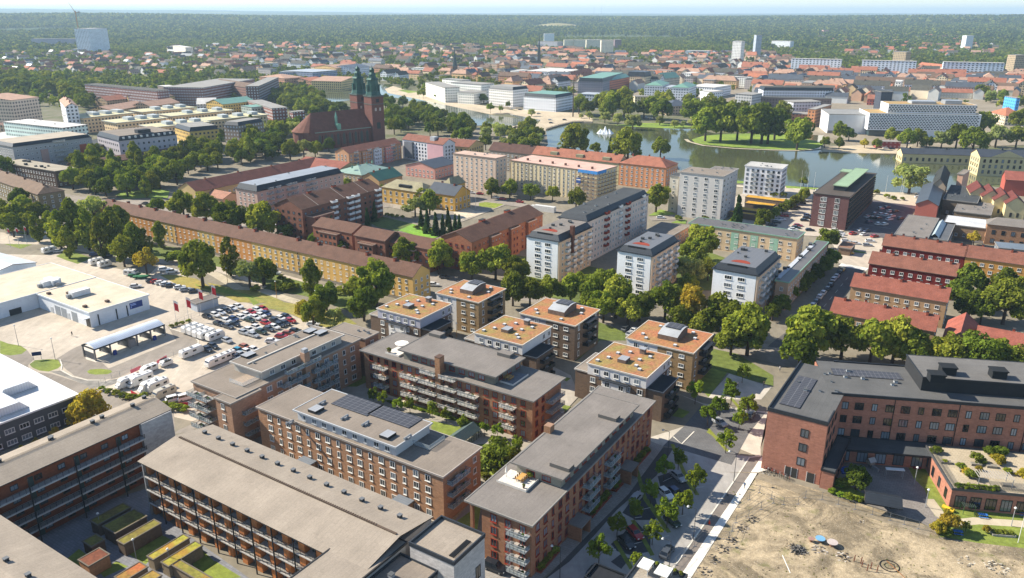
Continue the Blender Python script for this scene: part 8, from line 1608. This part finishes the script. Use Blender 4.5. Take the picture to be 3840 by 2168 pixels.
for i, (x, y) in enumerate(((925, 1300), (990, 1320), (1085, 1370), (1145, 1400), (1000, 1350), (1050, 1390))):
    v = at(f'd4 {x} {y}'); tag(MB().tube((0, 0, 0), (.1, 0, 1.6), .09, k=5).box(-.25, -.25, 0, .25, .25, .05).obj('steel_post', [mat('solid', '6f3a28')], None, v), f'rusty steel post on the plot, {ordn(i + 1)} from the cable drums', 'post', 'rusty steel posts')
v = at('d4 1270 1345'); b = MB()
for r in (1.75, 1.65, .9):
    for i in range(28):
        a, c = 6.283 * i / 28, 6.283 * (i + 1) / 28; b.tube((r * math.cos(a), r * math.sin(a), .12), (r * math.cos(c), r * math.sin(c), .12), .1, k=5)
tag(b.obj('hose_coil', [mat('solid', '1c1d1f')], None, v), 'large black hose ring lying on the plot', 'hose')
A, B_ = at('d4 240 1240'), at('d4 315 1410'); tag(MB().tube((0, 0, .1), (B_.x - A.x, B_.y - A.y, .1), .1, k=6).obj('pipe', [WHITE], None, A), 'white plastic pipe lying at the left of the plot', 'pipe')
A, B_ = at('d4 1240 1300'), at('d4 1420 1470'); tag(MB().tube((0, 0, .3), (B_.x - A.x, B_.y - A.y, .3), .06, k=5).obj('pipe', [mat('solid', '8a5a34')], None, A), 'long rusty bar across the hose ring', 'pipe')
wd = MB(); 
for i in range(2600):
    p = at(f'd4 {rr.uniform(-300, 2560):.0f} {rr.uniform(560, 1454):.0f}')
    if not inpoly(p.x, p.y, [at(q) for q in FP('d4 -350 500 0 530 700 740 1560 1010 1750 1120 2300 1180 2600 1200 2700 1900 -1500 1900')]) : continue
    if math.sin(p.x * .35) + math.sin(p.y * .5 + p.x * .2) < rr.uniform(-1.2, 1.6): continue
    s_ = rr.uniform(.08, .3); k = 0 if rr.random() < .55 else (1 if rr.random() < .6 else 2)
    for _ in range(3): a = rr.uniform(0, 3); d = Vector((math.cos(a), math.sin(a), 0)) * s_; wd.poly([p - d, p + d, p + d * .6 + Vector((0, 0, s_ * .8)), p - d * .6 + Vector((0, 0, s_ * .8))], k)
o = wd.obj('weeds', [mat('grass', '6f7a34', '8a8a44'), mat('solid', '8f8270'), mat('solid', '5a5248')]); o['kind'] = 'stuff'; o['label'] = 'sparse weeds and pebbles on the sandy plot'; o['category'] = 'weeds'
# ---------------- school yard things ----------------
def gate(q0, q1, h, label):
    A, B_ = at(q0, h), at(q1, h); d = B_ - A; root = tag(empty('goal', (A.x, A.y, 0), math.atan2(d.y, d.x)), label, 'frame'); MB().box(0, -.5, h - .15, d.length, .5, h).obj('top', [WHITE], root)
    for x in (.1, d.length - .2):
        for y in (-.4, .4): MB().tube((x, y, 0), (x, y, h - .15), .06, k=5).obj('post', [GREYM], root)
gate('d4 1235 400', 'd4 1412 412', 2.4, 'white-topped frame in the shaded school yard')
s = Bd('shelter', 'dark-roofed open shelter at the school fence', 'd4 1380 790', 'd4 1045 690', 'd4 1412 620', 2.6, mat('wood', '4a4640'), cat='shelter', az=20); s.W = 4.5; s.walls(x0=3.4, z0=0); s.pitched(mat('seam', '33383e'), 1.0, 'y', ov=.3, rim='26282b')
v = at('d4 1095 300', 2.4); ph = tag(empty('playhouse', (v.x, v.y, 0), R_(20)), 'small playhouse with slide and pale gable roof', 'playhouse'); MB().box(-.7, -.7, .9, .7, .7, 1.7).obj('cabin', [mat('wood', '9a8f80')], ph); b = MB(); b.poly([(-.9, -.9, 1.7), (.9, -.9, 1.7), (.9, 0, 2.5), (-.9, 0, 2.5)]); b.poly([(.9, .9, 1.7), (-.9, .9, 1.7), (-.9, 0, 2.5), (.9, 0, 2.5)]); b.obj('roof', [mat('solid', 'b8b8b4')], ph); MB().box(-.25, -2.6, 0, .25, -.7, .9).obj('slide', [GREYM], ph)
for q, c, lb, nm in (('d4 860 430', '2a4f9c', 'blue tarpaulin over the sand box in the shade', 'tarpaulin'), ('d4 1520 395', '7a2a30', 'dark red sandbox table on the school yard', 'play_table')):
    v = at(q); a = 1.6 if nm == 'tarpaulin' else .9; b = MB(); b.prism([(-a, -a * .7), (a * .9, -a), (a, a * .8), (0, a), (-a * .8, a * .7)], 0, .35 if nm == 'tarpaulin' else .7); tag(b.obj(nm, [mat('solid', c)], None, v), lb, nm.replace('_', ' '))
for i, (x, y) in enumerate(((1920, 1030), (2160, 870), (2550, 850))):
    v = at(f'd4 {x} {y}'); root = tag(empty('picnic_table', v, R_(-15)), f'blue picnic table on the school lawn, {ordn(i + 1)} from left', 'picnic table', 'blue picnic tables'); m = mat('solid', '2f6cb4')
    MB().box(-.9, -.38, .7, .9, .38, .76).obj('table_top', [m], root)
    for y in (-.85, .6): MB().box(-.9, y, .42, .9, y + .25, .46).obj('bench', [m], root)
    for x in (-.6, .6): MB().box(x - .04, -.8, 0, x + .04, -.7, .42).box(x - .04, .7, 0, x + .04, .8, .42).box(x - .04, -.3, 0, x + .04, .3, .7).obj('leg', [GREYM], root)
A, B_ = at('d4 1775 780'), at('d4 1885 830'); tag(MB().tube((0, 0, .5), (B_.x - A.x, B_.y - A.y, .5), .45, k=12).obj('play_tunnel', [mat('solid', 'c9a828')], None, A), 'yellow play tunnel on the lawn by the wall', 'play tunnel')
v = at('d4 2010 830'); sw_ = tag(empty('pergola', v, R_(-10)), 'small green-posted pergola with slatted roof on the lawn', 'pergola'); b = MB()
for i in range(7): b.box(-1.2 + i * .38, -1, 2.1, -1.05 + i * .38, 1, 2.2)
b.obj('roof_slats', [mat('solid', '2c3a34')], sw_)
for x in (-1.1, 1.1):
    for y in (-.9, .9): MB().box(x - .05, y - .05, 0, x + .05, y + .05, 2.09).obj('post', [mat('solid', '4a6a3a')], sw_)
v = at('d4 2350 1040'); pb = tag(empty('planter', v, R_(-8)), 'long grey timber planter with shrubs on the lawn', 'planter'); b = MB()
for q in ((-2.2, -.9, 0, 2.2, -.8, .6), (-2.2, .8, 0, 2.2, .9, .6), (-2.2, -.79, 0, -2.1, .79, .6), (2.1, -.79, 0, 2.2, .79, .6)): b.box(*q)
b.obj('box', [mat('wood', 'a8a298')], pb)
for i in range(4): c = link('shrub', TK['bush'][0][i % 3], pb, (-1.5 + i, 0, .8)); c.scale = (.75, .75, .5)
for i in range(14):
    A, B_ = at('d4 60 400'), at('d4 300 505'); p = A.lerp(B_, i / 13) + Vector((0, -.5, 0)); root = tag(empty('bicycle', p, R_(60 + rr.uniform(-12, 12))), f'bicycle in the row at the school wall, {ordn(i + 1)} from left', 'bicycle', 'bicycles at the school wall'); m = mat('solid', ('2a2c30', '8a2f2a', '9a9ca0')[i % 3])
    for x in (-.52, .52):
        w_ = MB()
        for k in range(10): a, c = .6283 * k, .6283 * (k + 1); w_.tube((x + .33 * math.cos(a), 0, .34 + .33 * math.sin(a)), (x + .33 * math.cos(c), 0, .34 + .33 * math.sin(c)), .025, k=4)
        w_.obj('wheel', [TYRE], root)
    MB().tube((-.52, 0, .34), (-.15, 0, .85), .025, k=4).tube((-.15, 0, .85), (.4, 0, .82), .025, k=4).tube((-.05, 0, .35), (.4, 0, .82), .025, k=4).tube((.52, 0, .34), (.38, 0, 1.0), .025, k=4).tube((.38, -.28, 1.0), (.38, .28, 1.0), .02, k=4).box(-.3, -.08, .9, -.05, .08, .95).obj('frame', [m], root)
# roof garden planting
def onroof(s, x, y, r, k, label, group, z):
    v = s.w(x, y, z); o = tag(empty('bush', v, rr.uniform(0, 6)), label, 'bush', group); c = link('foliage', TK[k][0][rr.randrange(2)], o, (0, 0, r * .5)); c.scale = (r, r, r * .8)
pts = [('d4 1950 390', 1.4, 'bush'), ('d4 2100 320', 2.0, 'bush'), ('d4 2310 330', 1.8, 'yel'), ('d4 2060 480', 1.7, 'bush'), ('d4 2000 430', 1.1, 'yel'), ('d4 2400 430', 1.2, 'bush'), ('d4 2250 250', 1.8, 'dark'), ('d4 1720 230', 1.5, 'dark'), ('d4 1800 330', .8, 'bush'), ('d4 2540 470', 1.6, 'yel'), ('d4 2340 240', 1.5, 'dark'), ('d4 2130 400', .9, 'yel')]
for i, (q, r, k) in enumerate(sorted(pts, key=lambda a: P(a[0])[0])): x_, y_ = rg.l(q, 5.4); onroof(rg, x_, y_, r, k, f'bush on the school roof garden, {ordn(i + 1)} from left', 'bushes on the roof garden', 4.95)
A, B_ = rg.l('d4 1935 570', 5.3), rg.l('d4 2300 600', 5.3)
for i in range(8): t = i / 7; onroof(rg, A[0] + (B_[0] - A[0]) * t, A[1] + (B_[1] - A[1]) * t, .95, 'hedge', f'clipped hedge clump along the roof garden edge, {ordn(i + 1)} from left', 'hedge clumps on the roof garden edge', 4.95)
x_, y_ = rg.l('d4 2270 470', 7); v = rg.w(x_, y_, 4.98); pg = tag(empty('pergola', v, rg.rz), 'grey slatted pergola on the school roof garden', 'pergola'); b = MB()
for i in range(14): b.box(-3.5 + i * .53, -1.6, 2.2, -3.38 + i * .53, 1.6, 2.3)
b.obj('roof_slats', [mat('solid', '9a9690')], pg)
for x in (-3.3, 3.3):
    for y in (-1.5, 1.5): MB().box(x - .06, y - .06, 0, x + .06, y + .06, 2.19).obj('post', [GREYM], pg)
for i, q in enumerate(('d4 1990 420', 'd4 2100 360', 'd4 2250 380', 'd4 2400 560', 'd4 1810 340')):
    x_, y_ = rg.l(q, 5.2); tag(MB().box(-1.1, -.5, 0, 1.1, .5, .5).obj('planter', [mat('wood', '8a8478')], None, rg.w(x_, y_, 4.97), rg.rz), f'timber planter on the school roof garden, {ordn(i + 1)} in order from the gate', 'planter', 'planters on the roof garden')
rg.put('roof_rail', MB().box(.3, .3, 5.25, .36, rg.D - 2, 6.2).box(.3, .24, 5.25, rg.W, .3, 6.2), [mat('clear', '3a3d40')])
# beds along the street block
for i, (q, r, n) in enumerate((('d3 380 1290', 1.6, 4), ('d3 880 760', 1.5, 5), ('d3 1050 580', 1.3, 2), ('d3 1290 300', 1.5, 4))):
    v = at(q); root = tag(empty('shrub_bed', v, math.pi / 2 - R_(32)), f'dark shrub bed against the street-side block, {ordn(i + 1)} up the street', 'shrub bed', 'shrub beds along the street block'); MB().box(-n * .95, -1.0, 0, n * .95, 1.0, .35).obj('edging', [mat('solid', '8f4a30')], root)
    for k in range(n): c = link('shrub', TK['bush'][0][k % 3], root, (-n * .95 + .95 + k * 1.9, 0, .9)); c.scale = (r * .85, r * .7, .75)
for i in range(12):
    A, B_ = at('c2 1330 1165'), at('c2 2170 1385'); p = A.lerp(B_, i / 11); root = tag(empty('hedge', p, math.pi / 2 - R_(122)), f'low clipped hedge piece on the garden path, {ordn(i + 1)} from left', 'hedge', 'clipped hedges on the garden path'); c = link('foliage', TK['hedge'][0][i % 2], root, (0, 0, .4)); c.scale = (1.7, .6, .55)
# lake fountain and bridge rail
v = at('a3 952 1290'); ft = tag(empty('fountain', v), 'white fountain spraying in the lake', 'fountain'); sp = mat('solid', 'e2e6ea')
for i in range(9):
    a = i * .698; MB().tube((math.cos(a) * 6, math.sin(a) * 6, 0), (math.cos(a) * 4.2, math.sin(a) * 4.2, 2.6 + (i % 3) * .8), 1.3, .3, 6).obj('water_jet', [sp], ft)
MB().tube((0, 0, 0), (0, 0, 6.2), 2.6, .3, 8).obj('water_jet', [sp], ft); MB().tube((0, 0, 0), (0, 0, .4), 8, 7.4, 20).obj('spray', [mat('solid', 'c4ccd0')], ft)
W_ = [at(q) for q in FP('a3 385 1258 500 1222 640 1188 740 1186 830 1192')]; br = tag(empty('bridge', W_[0]), 'low stone bridge edge with railing between river and lake', 'bridge')
for A, B_ in zip(W_, W_[1:]):
    d = B_ - A; o_ = A - W_[0]; MB().box(0, -.8, -.2, d.length, .8, 1.2).obj('parapet', [mat('solid', '8a8276')], br, (o_.x, o_.y, 0), math.atan2(d.y, d.x)); MB().box(0, -.1, 1.2, d.length, .1, 2.2).obj('railing', [mat('clear', '5a5a58')], br, (o_.x, o_.y, 0), math.atan2(d.y, d.x))
v = at('a3 640 1130'); tag(MB().tube((0, 0, 0), (0, 0, 40), .7, .3, 6).box(-2, -.3, 33, 2, .3, 33.6).obj('mast', [mat('solid', '5a5048')], None, v), 'tall brown mast on the square by the bridge', 'mast')
tv = at('b3 370 650', 1.5); tag(MB().box(-6, -1.3, 0, 6, 1.3, 3).box(-8, -1.1, .4, -6.1, 1.1, 2.6).obj('site_container', [mat('solid', 'c4c4c0')], None, (tv.x, tv.y, 0), R_(-30)), 'white site container by the building pit', 'container')
for i in range(7):
    o = tag(empty('potted_plant', rt.w(8.6, 1 + i * 1.1, 9.4)), f'green planter shrub on the bottom roof terrace edge, {ordn(i + 1)} from right', 'potted plant', 'planter shrubs on the bottom roof terrace'); MB().box(-.3, -.45, 0, .3, .45, .4).obj('pot', [mat('solid', '55524e')], o); c = link('foliage', TK['bush'][0][i % 3], o, (0, 0, .6)); c.scale = (.45, .5, .4)
cars('a3', 100, '60 1050 w;130 1062 d;240 1098 k;310 1100 s;420 1160 w;430 1190 d;560 1160 k;1350 1140 w;1400 1150 s;1160 1150 k', 'on the streets by the bridge square', False, up=.4)
cars('b4', 100, '600 480 w;1240 70 w;1300 75 k;1560 545 w;1590 520 s', 'along the lake quays', False, up=.4)
# people
def person(q, label, az, top='3a3f46', leg='2a2c34', stride=.18, z=.15):
    v = at(q); me = bpy.data.meshes.new('person'); bm = bmesh.new(); ly = bm.verts.layers.skin.verify()
    J = {'pel': ((0, 0, .95), .15), 'ch': ((0, 0, 1.3), .17), 'nk': ((0, 0, 1.5), .065), 'hd': ((.02, 0, 1.62), .11), 'top': ((.02, 0, 1.74), .085)}
    E_ = [('pel', 'ch'), ('ch', 'nk'), ('nk', 'hd'), ('hd', 'top')]
    for s_, n in ((-1, 'l'), (1, 'r')):
        st = stride * s_; J.update({n + 'h': ((0, s_ * .1, .88), .1), n + 'k': ((st * .7, s_ * .1, .5), .065), n + 'f': ((st, s_ * .1, .08), .045), n + 't': ((st + .16, s_ * .1, .04), .035), n + 's': ((0, s_ * .2, 1.42), .07), n + 'e': ((-st * .5, s_ * .25, 1.14), .045), n + 'w': ((-st * .9 + .08, s_ * .24, .9), .035)})
        E_ += [('pel', n + 'h'), (n + 'h', n + 'k'), (n + 'k', n + 'f'), (n + 'f', n + 't'), ('ch', n + 's'), (n + 's', n + 'e'), (n + 'e', n + 'w')]
    vs = {}
    for k, (p, r) in J.items(): vs[k] = bm.verts.new(p); vs[k][ly].radius = (r, r); vs[k][ly].use_root = k == 'pel'
    for a, b in E_: bm.edges.new((vs[a], vs[b]))
    bm.to_mesh(me); bm.free(); m1 = bpy.data.materials.new('clothes'); m1.use_nodes = True; t = m1.node_tree; tc = nd(t, 'ShaderNodeTexCoord'); sx = nd(t, 'ShaderNodeSeparateXYZ'); t.links.new(tc.outputs['Object'], sx.inputs[0]); rp = nd(t, 'ShaderNodeValToRGB'); e = rp.color_ramp; e.interpolation = 'CONSTANT'
    e.elements[0].color = (*lin(leg), 1); e.elements[1].position = .5; e.elements[1].color = (*lin(top), 1); n_ = e.elements.new(.83); n_.color = (*lin('b08a72'), 1); n_ = e.elements.new(.93); n_.color = (*lin('3a2c22'), 1)
    dv = nd(t, 'ShaderNodeMath', operation='DIVIDE'); dv.inputs[1].default_value = 1.82; t.links.new(sx.outputs[2], dv.inputs[0]); t.links.new(dv.outputs[0], rp.inputs[0]); t.links.new(rp.outputs[0], t.nodes['Principled BSDF'].inputs['Base Color']); me.materials.append(m1)
    o = link('person', me, None, (v.x, v.y, z), math.pi / 2 - R_(az)); o.modifiers.new('skin', 'SKIN'); sb = o.modifiers.new('sub', 'SUBSURF'); sb.levels = sb.render_levels = 1; tag(o, label, 'person')
person('c4 295 680', 'person in dark clothes walking across the end of the shaded street', 100); person('c4 215 860', 'person in a white shirt walking near the school corner', 200, 'c9c9c4', '4a4a50')
for i, (q, c) in enumerate((('d3 1010 560', '8a3a34'), ('d3 700 1010', '3a4a66'), ('c3 2230 1010', 'c9c4b8'), ('c3 2480 1010', '4a4a50'), ('d3 2280 600', '3f5a7a'), ('c1 700 520', '2f3238'), ('c1 1330 560', '8a3a34'))):
    person(q, ('person in a dark red top on the pavement beside the street-side block', 'person in a blue top on the pavement near the lower entrance canopy', 'person in a pale top on the small square', 'person in dark grey on the light pavement right of the square', 'person in blue walking on the brown cycle strip', 'person in black on the dealership yard', 'person in dark red near the wash canopy')[i], 40 + i * 50, c)
